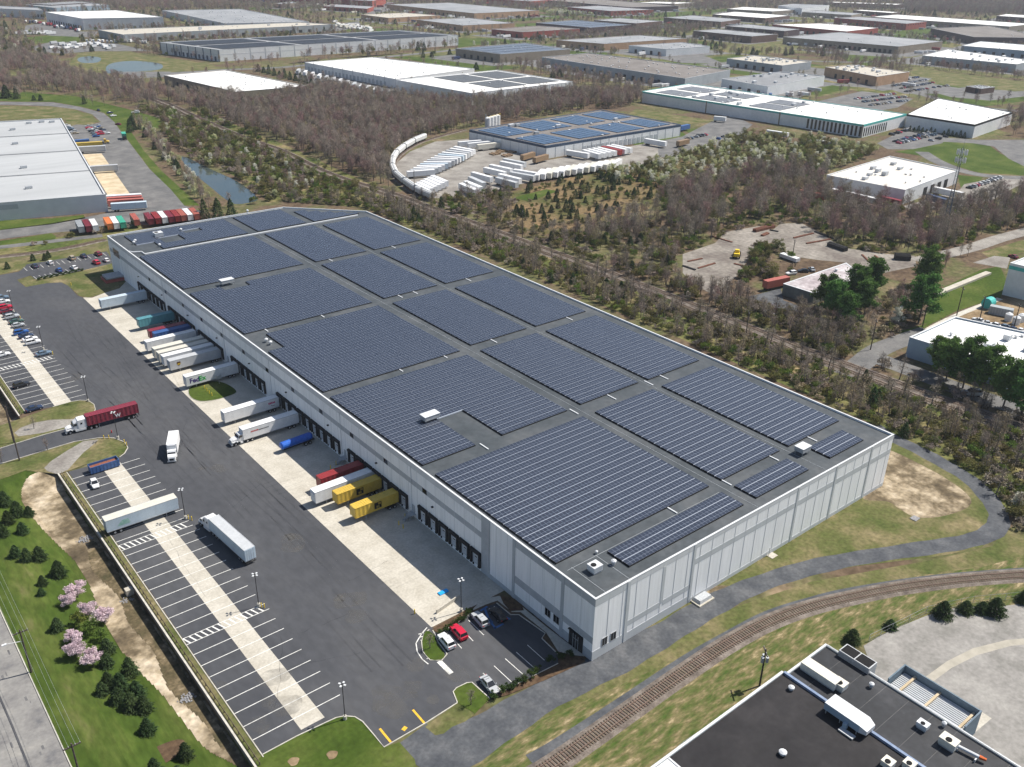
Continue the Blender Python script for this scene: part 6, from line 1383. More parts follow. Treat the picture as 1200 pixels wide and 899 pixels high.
def cards(P, D, ln, wd, rng, quad=True):
    """small leaves: P centres, D long directions"""
    n = len(P); D = D/np.maximum(np.linalg.norm(D, axis=1, keepdims=True), 1e-6)
    S = np.cross(D, rng.normal(size=(n, 3))); S /= np.maximum(np.linalg.norm(S, axis=1, keepdims=True), 1e-6)
    l = (ln*rng.uniform(.6, 1.3, n))[:, None]*.5; w = (wd*rng.uniform(.7, 1.3, n))[:, None]*.5
    if quad:
        V = np.stack([P-D*l-S*w*.6, P-D*l*.2+S*w, P+D*l, P+D*l*.1-S*w], 1).reshape(-1, 3)
        F = np.arange(4*n).reshape(-1, 4)
    else:
        V = np.stack([P-D*l-S*w, P-D*l+S*w, P+D*l], 1).reshape(-1, 3); F = np.arange(3*n).reshape(-1, 3)
    return V, F
def meshof(name, V, F, m):
    me = bpy.data.meshes.new(name); me.from_pydata(V.tolist(), [], F.tolist()); me.materials.append(m); return me
def ball(rng, n, k=1/3):
    v = rng.normal(size=(n, 3)); v /= np.linalg.norm(v, axis=1, keepdims=True); return v*(rng.random(n)**k)[:, None]
def trunk_mesh(h, r, rng, limbs=0, spread=2.0, lean=0.0, crown0=.35, n=6):
    b = MB(); top = Vector((rng.normal()*lean, rng.normal()*lean, h)); mid = top*.5+Vector((rng.normal()*.1, rng.normal()*.1, 0))
    b.tube((0, 0, -.1), mid, r, r*.65, M_BARK, n, False); b.tube(mid, top, r*.65, r*.15, M_BARK, n, False)
    tips = []
    for i in range(limbs):
        z = h*(crown0+(.92-crown0)*(i+.5)/limbs); a = i*2.4+rng.random(); L = spread*(1.05-.55*(z/h))*rng.uniform(.7, 1.15)
        p0 = top*(z/h); p1 = p0+Vector((math.cos(a)*L, math.sin(a)*L, L*rng.uniform(.35, .9))); b.tube(p0, p1, r*.32, r*.07, M_BARK, 4, False); tips.append((p0, p1))
        for j in range(2): q = p0.lerp(p1, rng.uniform(.4, .8)); p2 = q+Vector((rng.normal()*.4*L*.6, rng.normal()*.4*L*.6, L*rng.uniform(.15, .45))); b.tube(q, p2, r*.15, r*.04, M_BARK, 3, False); tips.append((q, p2))
    return b, tips
def bare_tree(seed, h=11., w=3.2, mat=None, n=900, tw=.055, tl=1.3):
    rng = np.random.default_rng(seed); b, tips = trunk_mesh(h*.93, .17, rng, 12, w, .35, .3, 5)
    P = []; D = []
    k = max(1, n//len(tips))
    for (p0, p1) in tips:
        t = rng.uniform(.25, 1.12, k)[:, None]; a = np.array(p0); c = np.array(p1); q = a+(c-a)*t+rng.normal(size=(k, 3))*np.array([.42, .42, .38])*(w/3); P.append(q)
        d = (c-a)/max(.1, np.linalg.norm(c-a)); D.append(d*.5+rng.normal(size=(k, 3))*.55+np.array([0, 0, .55]))
    V, F = cards(np.concatenate(P), np.concatenate(D), tl, tw, rng, False)
    return b, V, F, mat
def leafy(seed, h=6., w=2.4, n=900, mat=None, ls=.34, crown0=.25, clumps=16, gap=.55, stem=.12):
    rng = np.random.default_rng(seed); b, tips = trunk_mesh(h*.8, stem, rng, 6, w*.7, .2, crown0, 5)
    P = []; D = []
    cz = h*(crown0+1)/2; rz_ = h*(1-crown0)/2
    for i in range(clumps):
        c = ball(rng, 1, .45)[0]*np.array([w*.78, w*.78, rz_*.75])+np.array([0, 0, cz]); r = rng.uniform(.25, gap)*min(w, rz_*1.3)
        m = n//clumps; v = ball(rng, m, .5)*r*np.array([1, 1, .75]); P.append(c+v); D.append(v*.6+rng.normal(size=(m, 3))*.5*r)
    V, F = cards(np.concatenate(P), np.concatenate(D), ls, ls*.7, rng, True)
    return b, V, F, mat
def conifer(seed, h=5., w=1.9, n=1500, mat=None, ls=.34, tiers=11, base=.04):
    rng = np.random.default_rng(seed); b = MB(); b.tube((0, 0, -.1), (0, 0, h*.95), .10+h*.008, .02, M_BARK, 5, False)
    z = h*(base+(1-base)*rng.random(n)**1.35); f = 1-(z/h); a = rng.random(n)*2*math.pi
    lob = 1+.22*np.sin(a*5+np.floor(z/h*tiers)*2.1)+.12*np.sin(a*9+z*3)
    saw = 1-.28*((z/h*tiers) % 1.0)
    r = w*(f**.62)*lob*saw*(rng.random(n)**.28)
    P = np.stack([np.cos(a)*r, np.sin(a)*r, z+.02], 1); D = np.stack([np.cos(a), np.sin(a), -.35+rng.normal(size=n)*.3], 1)+rng.normal(size=(n, 3))*.25
    V, F = cards(P, D, ls*1.3, ls*.55, rng, True); V[:, 2] = np.maximum(V[:, 2], .03)
    return b, V, F, mat
def pine(seed, h=13., w=4., n=2600, mat=None, ls=.5):
    rng = np.random.default_rng(seed); b, tips = trunk_mesh(h*.95, .22, rng, 18, w, .2, .22, 6); P = []; D = []
    for (p0, p1) in tips:
        k = n//len(tips); t = rng.uniform(.3, 1.1, k)[:, None]; a = np.array(p0); c = np.array(p1); c = c-np.array([0, 0, .35*(c-a)[2]]); q = a+(c-a)*t+rng.normal(size=(k, 3))*np.array([.5, .5, .28]); P.append(q); D.append(rng.normal(size=(k, 3))+np.array([0, 0, .4]))
    V, F = cards(np.concatenate(P), np.concatenate(D), ls, ls*.45, rng, True); return b, V, F, mat
class Kind:
    """one sort of plant: a few variants, each a trunk mesh and a crown mesh"""
    def __init__(s, name, cat, variants):
        s.name, s.cat = name, cat; s.v = []; s.j = []
        for (b, V, F, m) in variants:
            me = bpy.data.meshes.new("trunk"); me.from_pydata(b.v, [], b.f); me.materials.append(M_BARK)
            s.v.append((me, meshof("crown", V, F, m)))
            nb = len(b.v); J = bpy.data.meshes.new(name+"_whole"); J.from_pydata(b.v+V.tolist(), [], b.f+(F+nb).tolist()); J.materials.append(M_BARK); J.materials.append(m)
            J.polygons.foreach_set("material_index", [0]*len(b.f)+[1]*len(F)); s.j.append(J)
    def thing(s, k, loc, sc, rz, label, group=None, whole=False, sz=None):
        if whole:
            e = bpy.data.objects.new(s.name, s.j[k]); COL.objects.link(e)
        else:
            e = bpy.data.objects.new(s.name, None); COL.objects.link(e); e.empty_display_size = .3
            for nm, me in zip(("trunk", "crown"), s.v[k]):
                o = bpy.data.objects.new(nm, me); COL.objects.link(o); o.parent = e
        e.location = loc; e.rotation_euler = (0, 0, rz); e.scale = (sc, sc, sz or sc); tag(e, label, s.cat, group); return e
K_BARE = Kind("bare_tree", "tree", [bare_tree(i, h, w, m, 850) for i, (h, w, m) in enumerate([(12, 3.4, L_BARE), (11, 2.8, L_BARE), (13, 3.0, L_BARE), (10, 3.2, L_BARE_RED), (11, 2.6, L_BARE_TAN), (12.5, 3.8, L_BARE), (11.5, 3.0, L_BARE_RED)])])
K_SAP = Kind("young_tree", "tree", [bare_tree(20+i, 6.5, 1.7, m, 300, .05, .9) for i, m in enumerate([L_BARE, L_BARE_TAN, L_BARE])])
K_BRUSH = Kind("shrub", "shrub", [leafy(40+i, h, w, 420, m, .38, .0, 12, .55, .06) for i, (h, w, m) in enumerate([(3.2, 2.1, L_OLIVE), (2.6, 2.2, L_OLIVE), (3.6, 1.9, L_GREEN), (2.4, 2.0, L_BARE_TAN), (3.0, 2.3, L_BARE)])])
K_GREEN = Kind("green_tree", "tree", [leafy(60+i, h, w, 900, m, .42, .15, 20, .5) for i, (h, w, m) in enumerate([(7, 2.8, L_OLIVE), (6, 2.6, L_GREEN), (8, 3.0, L_OLIVE)])])
K_BLOS = Kind("blossoming_tree", "tree", [leafy(80+i, h, w, 1000, m, .34, .12, 20, .48) for i, (h, w, m) in enumerate([(7, 2.4, L_WHITE), (6, 2.0, L_CREAM), (8, 2.3, L_CREAM)])])
K_PINK = Kind("cherry_tree", "tree", [leafy(90+i, 4.2, 2.6, 4200, L_PINK, .26, .25, 30, .5, .1) for i in range(3)])
K_CON = Kind("conifer", "tree", [conifer(100+i, h, w, 3000, L_CON, .26, 9) for i, (h, w) in enumerate([(3.9, 2.0), (3.6, 1.9), (4.4, 2.0)])])
K_CONT = Kind("evergreen_tree", "tree", [conifer(110+i, h, w, 1100, L_CON, .5, 8) for i, (h, w) in enumerate([(6.8, 2.5), (5.4, 2.6), (8.2, 2.8)])])
K_PINE = Kind("pine_tree", "tree", [pine(120+i, h, w, 9000, L_PINE, .66) for i, (h, w) in enumerate([(13, 4), (12, 4.4)])])
K_HEDGE = Kind("hedge_bush", "bush", [leafy(130+i, 1.3, .75, 500, L_BUSH, .15, .0, 9, .6, .03) for i in range(2)])
# ---- single plants of the near lawns
def one(K, px_, lab, sc=1.0, k=None, group=None, whole=False, sz=None):
    p = gp(*px_); k = (int(px_[0]*3+px_[1]) % len(K.v)) if k is None else k
    return K.thing(k, (p.x, p.y, p.z), sc, (px_[0]*1.7) % 6.28, lab, group, whole, sz)
GC = "evergreens on the lawn by the street"
for (px_, sc, lab) in [((6, 590), 1.1, "dark evergreen, leftmost of the top clump cut by the picture edge"), ((10, 612), 1.05, "evergreen in the top clump below the leftmost one"), ((20, 600), 1.2, "tall evergreen in the middle of the top clump"), ((33, 598), .9, "evergreen on the east side of the top clump"), ((26, 622), 1.0, "evergreen at the foot of the top clump"), ((4, 628), 1.0, "evergreen at the left picture edge above the row of three"),
   ((19, 652), .95, "left one of the row of three evergreens"), ((32, 656), .9, "middle one of the row of three evergreens"), ((46, 652), 1.15, "right one of the row of three evergreens"), ((68, 669), 1.2, "lone round evergreen right of the row of three"), ((50, 684), .75, "brownish small evergreen above a dark round one"), ((49, 697), .62, "low dark round evergreen under the brownish one"),
   ((68, 738), .9, "slim dark evergreen left of the pink trees"), ((125, 757), 1.1, "dark evergreen right of the pink trees, top one"), ((124, 775), 1.0, "evergreen just below the top one right of the pink trees"), ((151, 782), 1.15, "tall evergreen on the dirt side of the clump"), ((141, 803), 1.1, "evergreen in the centre of the lower clump"), ((159, 808), 1.2, "broad evergreen on the east side of the lower clump"),
   ((126, 798), .9, "bronze tinted evergreen on the upper west side of the lower clump"), ((120, 811), .9, "evergreen at the west tip of the lower clump"), ((138, 819), 1.05, "evergreen low in the lower clump left of two broad ones"), ((153, 825), 1.15, "left of the two broad evergreens at the foot of the clump"), ((168, 825), 1.1, "right of the two broad evergreens at the foot of the clump"), ((172, 852), 1.0, "solitary evergreen below the lower clump"), ((216, 878), .95, "evergreen in the brown mulch patch near the wall end"), ((181, 902), .9, "evergreen cut by the bottom edge, left one"), ((208, 904), .9, "evergreen cut by the bottom edge, right one")]:
    o = one(K_CON, px_, lab, sc*.86, group=GC)
GP_ = "pink cherry trees on the lawn"
for (px_, sc, lab) in [((90, 693), 1.0, "upper right pink cherry tree of the small pair"), ((80, 706), .85, "lower left pink cherry tree of the small pair"), ((102, 715), .95, "left half of the wide pink cherry group below the pair"), ((120, 722), 1.05, "right half of the wide pink cherry group below the pair"), ((88, 752), .85, "pink cherry tree at the top of the lower three"), ((90, 769), .95, "deeper pink cherry tree in the middle of the lower three"), ((109, 777), .95, "pink cherry tree at the foot of the lower three")]:
    one(K_PINK, px_, lab, sc*.9, group=GP_)
for (px_, sc, lab) in [((92, 730), .65, "dark green bushy tree under the small pink pair"), ((108, 737), .7, "green bushy tree under the wide pink group"), ((118, 745), .6, "bright green bushy tree among the pink trees")]:
    one(K_GREEN, px_, lab, sc, 1, "green bushes among the pink trees")
for i, (x, y) in enumerate([(533, 733), (538, 730), (542.5, 726.5), (547, 722.5), (550, 717.5), (528, 737), (523.5, 739), (516, 744)]): one(K_HEDGE, (x, y), "rounded shrub in the ramp hedge, number %s from its right end" % ["five", "four", "three", "two", "one", "six", "seven", "eight"][i], 1.15, i % 2, "hedge beside the apron ramp")
HL = ["beside the silver grey saloon", "next but one to the silver grey saloon", "third from the silver grey saloon", "fourth from the silver grey saloon", "fifth from the silver grey saloon", "sixth from the silver grey saloon, half shaded", "seventh from the silver grey saloon, in shade", "deep in shade before the entrance", "in shade nearest the entrance", "in shade beside the wall corner"]
for i, (x, y) in enumerate([(579, 818), (590, 812), (598, 807), (606, 803), (614, 799), (622, 794), (630, 788), (645, 777), (657, 771), (668, 770)]): one(K_HEDGE, (x, y), "rounded hedge bush "+HL[i], 1.45, i % 2, "hedge south of the office car park")
for i in range(15):
    f = i/14; one(K_HEDGE, (45+(96-45)*f, 328.5+(317.5-328.5)*f), "low clipped bush along the upper left car park", 1.15, i % 2, "low hedge of the upper left car park")
for (px_, lab) in [((552, 826), "thin bare sapling on the small green corner island"), ((504, 760), "thin bare sapling on the round striped island"), ((40, 503), "thin bare reddish sapling north of the gate road"), ((56, 528), "thin bare reddish sapling south of the gate road"), ((2, 541), "thin bare sapling at the left edge by the gate road")]: one(K_SAP, px_, lab, .62, 0, "young saplings")
for (px_, lab) in [((9, 315), "small round evergreen left of the upper car park"), ((39, 305.5), "small evergreen above the dark navy car"), ((53, 305), "left of two small evergreens above the white car"), ((57, 302), "right of two small evergreens above the white car")]: one(K_CONT, px_, lab, .55, 1, "small evergreens by the upper left car park")
for (px_, sc, lab) in [((998, 752), .75, "evergreen against the cooling tower by the curved track"), ((1043, 736), .62, "round evergreen between the track and the yard fence"), ((1104, 722), .9, "left evergreen of the row along the yard fence"), ((1131, 717), .75, "second evergreen of the row along the yard fence"), ((1150, 717), .7, "third evergreen of the row along the yard fence"), ((1165, 719), .95, "broad right evergreen of the row along the yard fence"), ((1200, 705), .8, "evergreen cut by the right picture edge above the yard")]: one(K_CON, px_, lab, sc*1.35, group="evergreens between the track and the concrete yard", sz=sc*.95)
one(K_BLOS, (1190, 598), "white blossoming shrub at the right edge beside the gravel path", .8, 0)
one(K_BLOS, (1050, 384), "big white blossoming tree between pines beside the street", 1.25, 0)
for (px_, sc, lab) in [((1084, 335), 1.0, "tall pine with spreading limbs left of the concrete barrier"), ((1076, 379), 1.15, "dark pine right of the white blossoming tree"), ((975, 375), .95, "bright green pine at the south end of the pinkish shed"), ((1000, 362), 1.05, "bright green pine at the middle of the row by the pinkish shed"), ((1020, 352), 1.05, "bright green pine at the north end of the row by the pinkish shed"), ((990, 388), .9, "green pine nearest the railway in the shed row"), ((1012, 372), .9, "green pine between the shed row and the street"), ((965, 362), .85, "green pine leaning over the shed's near corner"),
   ((1108, 447), .9, "dark pine before the blue wall of the white roofed building, left"), ((1128, 455), 1.05, "broad dark pine before the white roofed building, middle"), ((1150, 463), 1.0, "dark pine before the white roofed building, right of the broad one"), ((1175, 478), 1.0, "dark pine near the right edge above the street"), ((1195, 490), 1.0, "dark pine cut by the right picture edge above the street"), ((1096, 436), .75, "small dark pine beside the yellow kerb")]: one(K_PINE, px_, lab, sc*1.3, group="pines in the east")
# ---- woods: scatter, keep the nearest as things, the rest as one mass per sort
CANDS = {}
def zone(K, pts, per, s0, s1, lab, grp, world=False, kinds=None, pad=None):
    poly = np.array([tuple(g(*p))[:2] for p in pts]) if not world else np.array(pts, float)
    A = abs(area([tuple(p) for p in poly])); lo, hi = poly.min(0), poly.max(0)
    n = int(A/per*((hi[0]-lo[0])*(hi[1]-lo[1]))/max(A, 1)); n = min(n, 200000)
    Q = RNG.random((n, 2))*(hi-lo)+lo; Q = Q[inpoly(Q, poly)]; Q = Q[free(Q)]
    d = np.concatenate([Q, np.zeros((len(Q), 1))], 1)-CAM; c = d @ RB.T; u = PW/2+FPX*c[:, 0]/c[:, 2]; v = PH/2+FPX*c[:, 1]/c[:, 2]
    Q = Q[(c[:, 2] > 0) & (u > -40) & (u < 1240) & (v > -30) & (v < 930)]
    for q in Q: CANDS.setdefault(K.name, (K, []))[1].append((float(q[0]), float(q[1]), float(RNG.uniform(s0, s1)), int(RNG.choice(kinds) if kinds else RNG.integers(len(K.v))), lab, grp))
W_STRIP = [(330, 236), (425, 243), (600, 312), (800, 399), (1041, 506), (1090, 526), (1140, 556), (1175, 590), (1240, 640), (1240, 523), (1100, 475), (1033, 451), (933, 415), (800, 361), (700, 323), (600, 285), (540, 262), (460, 233)]
W_NW = [(180, 262), (235, 246), (330, 236), (460, 228), (400, 207), (328, 172), (240, 135), (190, 128), (160, 128), (190, 155), (215, 180), (302, 236)]
W_MID = [(232, 118), (290, 118), (300, 120), (362, 112), (362, 95), (400, 108), (460, 118), (553, 124), (672, 112), (750, 112), (752, 122), (720, 128), (700, 127), (550, 150), (500, 160), (470, 176), (455, 200), (458, 222), (400, 200), (330, 166), (290, 155), (240, 132)]
W_WEST = [(-20, 70), (20, 66), (60, 74), (95, 90), (110, 94), (150, 96), (190, 108), (232, 118), (240, 132), (190, 124), (160, 126), (120, 116), (60, 106), (-20, 104)]
W_E1 = [(468, 229), (560, 232), (598, 222), (602, 264), (640, 278), (700, 264), (745, 262), (790, 262), (800, 290), (790, 322), (820, 350), (870, 352), (940, 368), (1000, 390), (1015, 420), (1030, 441), (985, 423), (933, 404), (800, 350), (733, 325), (653, 295), (600, 276), (520, 247)]
W_E2 = [(790, 222), (850, 212), (900, 204), (960, 203), (968, 205), (965, 228), (1000, 240), (1060, 245), (1130, 245), (1190, 228), (1240, 215), (1240, 262), (1165, 282), (1100, 298), (1050, 295), (985, 284), (940, 258), (905, 258), (850, 264), (836, 280), (800, 292), (780, 260), (770, 225)]
W_E3 = [(700, 205), (760, 195), (790, 186), (830, 174), (870, 160), (960, 165), (1015, 175), (1035, 178), (1010, 188), (968, 204), (900, 206), (850, 214), (790, 224), (770, 222), (720, 215)]
YARD_RIM = [(795, 296), (838, 281), (850, 266), (905, 262), (945, 258), (990, 285), (1040, 294), (1040, 301), (985, 292), (940, 264), (905, 268), (852, 275), (840, 288), (800, 302)]
W_RIGHT = [(1020, 425), (1033, 441), (1100, 465), (1240, 514), (1240, 496), (1150, 470), (1050, 432)]
T_ = "trees of the woods"
zone(K_BARE, W_MID, 19, .75, 1.1, "bare grey brown tree in the woods before the long white warehouse", "bare trees in the northern woods")
zone(K_BARE, W_WEST, 26, .7, 1.05, "bare purplish tree in the woods of the upper left", "bare trees in the upper left woods")
zone(K_BARE, W_E2, 26, .7, 1.15, "bare grey tree in the dense eastern woods by the steel yard", "bare trees in the eastern woods")
zone(K_BARE, W_E1, 90, .5, .85, "bare tree on the far side of the double railway line", "bare trees beyond the railway")
zone(K_BARE, W_NW, 150, .5, .8, "bare tree between the canal and the railway", "bare trees by the canal")
zone(K_BARE, [(1090, 280), (1165, 290), (1150, 305), (1110, 328), (1080, 330), (1075, 315)], 60, .5, .8, "bare tree beside the bend of the gravel road", "bare trees by the gravel road")
zone(K_SAP, W_STRIP, 18, .6, 1.35, "thin bare tree in the strip between the warehouse and the railway", "young bare trees along the railway strip")
zone(K_BRUSH, W_RIGHT, 14, .7, 1.4, "shrub between the railway and the eastern street", "shrubs by the eastern street", kinds=[4, 3, 0, 4])
zone(K_SAP, W_RIGHT, 16, .7, 1.3, "thin bare tree between the railway and the eastern street", "young bare trees by the eastern street")
zone(K_SAP, W_E1, 70, .7, 1.2, "thin bare tree beyond the double railway line", "young bare trees beyond the railway")
zone(K_BRUSH, W_STRIP, 5, .45, 1.15, "leafing olive shrub between the warehouse and the railway", "shrubs along the railway strip")
zone(K_BRUSH, W_NW, 18, .7, 1.5, "shrub between the canal and the railway", "shrubs by the canal", kinds=[0, 0, 1, 2, 4, 3])
zone(K_BRUSH, W_E1, 17, .7, 1.5, "shrub beyond the double railway line", "shrubs beyond the railway", kinds=[0, 1, 2, 3, 4, 0])
zone(K_BRUSH, W_E2, 40, .8, 1.5, "green undergrowth shrub in the eastern woods", "shrubs in the eastern woods", kinds=[0, 2, 2])
zone(K_BRUSH, W_MID, 110, .8, 1.4, "undergrowth shrub in the northern woods", "shrubs in the northern woods", kinds=[4, 3, 0])
zone(K_BRUSH, [(1180, 590), (1240, 640), (1240, 655), (1180, 612)], 10, .8, 1.4, "shrub at the bend of the gravel path", "shrubs at the path bend")
zone(K_BRUSH, [(-20, 296), (60, 286), (120, 273), (190, 262), (225, 250), (210, 246), (120, 268), (66, 281), (-20, 291)], 14, .6, 1.2, "shrub between the container row and the warehouse", "shrubs behind the warehouse")
zone(K_BRUSH, [(820, 735), (905, 785), (960, 757), (1010, 735), (960, 745), (900, 770)], 60, .4, .7, "scrubby shrub beside the curved track", "shrubs by the curved track")
zone(K_BRUSH, [(925, 770), (968, 748), (985, 745), (935, 780)], 8, .5, .9, "scrubby bush at the black building's wall by the curved track", "bushes at the black building")
zone(K_GREEN, W_NW, 50, .5, 1.0, "leafing tree between the canal and the railway", "green trees by the canal")
zone(K_GREEN, W_E1, 170, .5, .9, "leafing tree beyond the double railway line", "green trees beyond the railway")
zone(K_GREEN, W_E3, 26, .6, 1.0, "leafing tree behind the teal striped warehouse", "green trees below the teal warehouse")
zone(K_GREEN, W_E2, 170, .6, .9, "leafing tree in the eastern woods", "green trees in the eastern woods")
zone(K_GREEN, [(868, 292), (895, 285), (925, 296), (930, 315), (905, 330), (875, 335), (862, 325)], 28, .6, 1.0, "leafing tree on the wooded mound inside the steel yard", "green trees in the steel yard")
zone(K_GREEN, [(600, 262), (600, 228), (680, 205), (760, 192), (790, 200), (790, 258), (700, 262), (640, 278)], 260, .35, .7, "small leafing tree on the russet slope", "green trees on the russet slope")
zone(K_BRUSH, [(600, 262), (600, 228), (680, 205), (760, 192), (790, 200), (790, 258), (700, 262), (640, 278)], 60, .5, 1.0, "low shrub on the russet slope", "shrubs on the russet slope", kinds=[0, 3, 0])
zone(K_BARE, [(640, 278), (700, 262), (790, 240), (790, 262), (745, 285), (690, 290)], 40, .6, .9, "bare tree at the foot of the russet slope", "bare trees under the russet slope")
zone(K_GREEN, W_MID, 500, .7, 1.0, "yellow green tree in the northern woods", "green trees in the northern woods")
zone(K_BLOS, W_E3, 45, .7, 1.1, "creamy blossoming tree below the teal striped warehouse", "blossoming trees below the teal warehouse")
zone(K_BLOS, W_NW, 150, .6, .9, "pale blossoming tree by the canal", "blossoming trees by the canal")
zone(K_BLOS, [(155, 140), (175, 165), (230, 238), (250, 236), (215, 195), (170, 142)], 24, .5, .85, "pale blossoming tree in the row beside the truck yard", "blossoming trees along the truck yard")
zone(K_CONT, [(150, 145), (178, 172), (230, 236), (240, 235), (190, 175), (158, 142)], 110, .6, .95, "dark evergreen in the row beside the truck yard", "evergreens along the truck yard")
zone(K_BARE, [(155, 142), (178, 170), (232, 238), (246, 236), (198, 178), (165, 142)], 22, .45, .75, "bare tree in the row beside the truck yard", "bare trees along the truck yard")
zone(K_CONT, W_E1, 420, .5, .9, "dark evergreen beyond the double railway line", "evergreens beyond the railway")
zone(K_CONT, [(600, 262), (600, 228), (680, 205), (760, 192), (790, 200), (760, 240), (700, 262), (640, 278)], 75, .35, .75, "small evergreen on the russet slope", "evergreens on the russet slope")
zone(K_CONT, W_STRIP, 500, .5, .8, "evergreen in the strip between the warehouse and the railway", "evergreens along the railway strip")
for (px_, sc, lab) in [((240, 257), 1.2, "left of the three dark evergreens behind the warehouse's back wall"), ((256, 257), 1.25, "middle of the three dark evergreens behind the warehouse's back wall"), ((272, 257), 1.2, "right of the three dark evergreens behind the warehouse's back wall"), ((286, 131), 1.35, "large dark evergreen in front of the brown walled white roofed building"), ((8, 115), 1.9, "big dark evergreen at the left edge above the lawn"), ((20, 116), 1.2, "dark evergreen right of the big one at the left edge"), ((40, 118), .8, "small evergreen, left one on the upper lawn"), ((48, 118), .9, "small evergreen, right one on the upper lawn"), ((99, 122), .8, "lone small evergreen on the upper lawn by the curved road"), ((153, 155), 1.1, "dark evergreen where the curved road meets the truck yard"), ((496, 68), 1.1, "left of a pair of dark evergreens above the white warehouse"), ((506, 67), 1.1, "right of a pair of dark evergreens above the white warehouse"), ((527, 64), 1.2, "dark evergreen at the corner of the pilastered warehouse"), ((558, 82), 1.4, "broad dark evergreen behind the white warehouse"), ((648, 91), 1.5, "left dark evergreen of two by the vehicle depot"), ((656, 91), 1.5, "right dark evergreen of two by the vehicle depot"), ((707, 97), 1.5, "dark evergreen at the right end of the vehicle depot"), ((187, 95), 1.0, "dark evergreen at the corner of the brown walled building")]:
    one(K_CONT, px_, lab, sc, group="large dark evergreens")
for i in range(11): one(K_CONT, (303+i*6.2, 84+i*1.6), "dark green tree in the straight row right of the white roofed brown building", 1.1, i % 3, "row of evergreens by the brown walled building")
for i in range(13): one(K_CONT, (1066+i*4.8+(6 if i > 6 else 0), 154+i*.65), "clipped dark evergreen in front of the white roofed warehouse", .62, i % 3, "evergreens in front of the black striped warehouse")
zone(K_BRUSH, YARD_RIM, 9, .6, 1.2, "shrub on the rim of the steel yard", "shrubs round the steel yard")
zone(K_BRUSH, [(868, 292), (895, 285), (925, 296), (930, 315), (905, 330), (875, 335), (862, 325)], 12, .6, 1.3, "shrub on the wooded mound inside the steel yard", "shrubs in the steel yard")
zone(K_SAP, [(815, 335), (850, 337), (870, 352), (940, 372), (1000, 395), (1015, 420), (985, 418), (933, 400), (800, 346)], 12, .8, 1.4, "thin bare tree on the railway side of the steel yard", "young bare trees by the steel yard")
SHED = [(900, 374), (950, 366), (975, 352), (1040, 345), (1075, 335), (1090, 350), (1080, 372), (1062, 392), (1035, 404), (1016, 412), (1000, 402), (940, 380)]
zone(K_BRUSH, SHED, 16, .6, 1.3, "shrub under the pines between the shed and the street", "shrubs under the shed pines", kinds=[4, 3, 0, 4])
zone(K_BARE, SHED, 60, .45, .7, "bare tree between the pinkish shed and the street", "bare trees by the shed")
zone(K_BARE, [(1092, 432), (1200, 478), (1240, 490), (1240, 500), (1150, 474), (1080, 445)], 60, .5, .75, "bare tree along the street before the white roofed building", "bare trees along the eastern street")
# ---- towards the horizon
FARP = [(-300, -30), (1500, -30), (1500, 60), (1240, 100), (1190, 98), (1060, 78), (960, 66), (850, 66), (730, 62), (620, 62), (560, 45), (420, 40), (200, 60), (-20, 66), (-60, 60)]
def farzone(K, ytop, ybot, n, s0, s1, lab, grp, kinds=None, x0=-20, x1=1220):
    X = RNG.uniform(x0, x1, n); T = RNG.random(n); Q = np.array([tuple(g(x, ytop+(ybot-ytop)*t))[:2] for x, t in zip(X, T)]); Q = Q[free(Q)]
    for q in Q: CANDS.setdefault(K.name, (K, []))[1].append((float(q[0]), float(q[1]), float(RNG.uniform(s0, s1)), int(RNG.choice(kinds) if kinds else RNG.integers(len(K.v))), lab, grp))
farzone(K_BARE, -18, 14, 11000, .9, 1.4, "bare tree toward the horizon", "distant bare trees")
farzone(K_BARE, 10, 66, 5200, .6, 1.0, "bare tree among the business park halls", "bare trees of the business park")
farzone(K_BARE, 60, 125, 900, .6, .95, "bare tree among the nearer industrial halls", "bare trees among the halls")
farzone(K_GREEN, 5, 66, 1600, .7, 1.2, "leafing tree among the business park halls", "green trees of the business park")
farzone(K_CONT, -5, 66, 620, .9, 1.5, "dark evergreen among the business park halls", "evergreens of the business park")
farzone(K_BLOS, 2, 60, 420, .8, 1.3, "blossoming tree among the business park halls", "blossoming trees of the business park")
zone(K_BARE, [(850, 60), (930, 62), (1000, 78), (1085, 96), (1200, 108), (1200, 92), (1080, 70), (930, 52)], 55, .6, 1.0, "bare tree in the belt below the broad grey roofed hall", "bare trees in the park belt")
zone(K_BARE, [(540, 62), (634, 78), (760, 100), (800, 100), (752, 108), (672, 100), (600, 80)], 60, .6, 1.0, "bare tree in front of the vehicle depot", "bare trees by the vehicle depot")
zone(K_BARE, [(1150, 150), (1195, 135), (1240, 120), (1240, 165), (1190, 162)], 50, .8, 1.2, "bare tree right of the black striped warehouse", "bare trees right of the black striped warehouse")
zone(K_BARE, [(655, 42), (740, 30), (850, 27), (850, 33), (740, 48), (655, 50)], 60, .7, 1.0, "bare tree before the pale roofed brick halls", "bare trees between the brick halls")
zone(K_BLOS, [(640, 14), (712, 15), (712, 19), (640, 18)], 30, .8, 1.1, "white blossoming tree in the row before the red brick building", "blossom row before the red brick building")
zone(K_BLOS, [(620, 41), (690, 37), (700, 40), (640, 46)], 60, .7, 1.0, "white blossoming tree before the brown roofed red brick building", "blossom row before the brown roof")
gbrown = [(840, -14), (1240, -14), (1240, 14), (950, 8)]
zone(K_BARE, [(1060, 6), (1240, 8), (1240, 20), (1060, 16)], 60, 1, 1.5, "bare tree of the wood near the horizon", "bare trees near the horizon")
CAPS = {"bare_tree": 300, "young_tree": 240, "shrub": 300, "green_tree": 220, "blossoming_tree": 140, "evergreen_tree": 130}
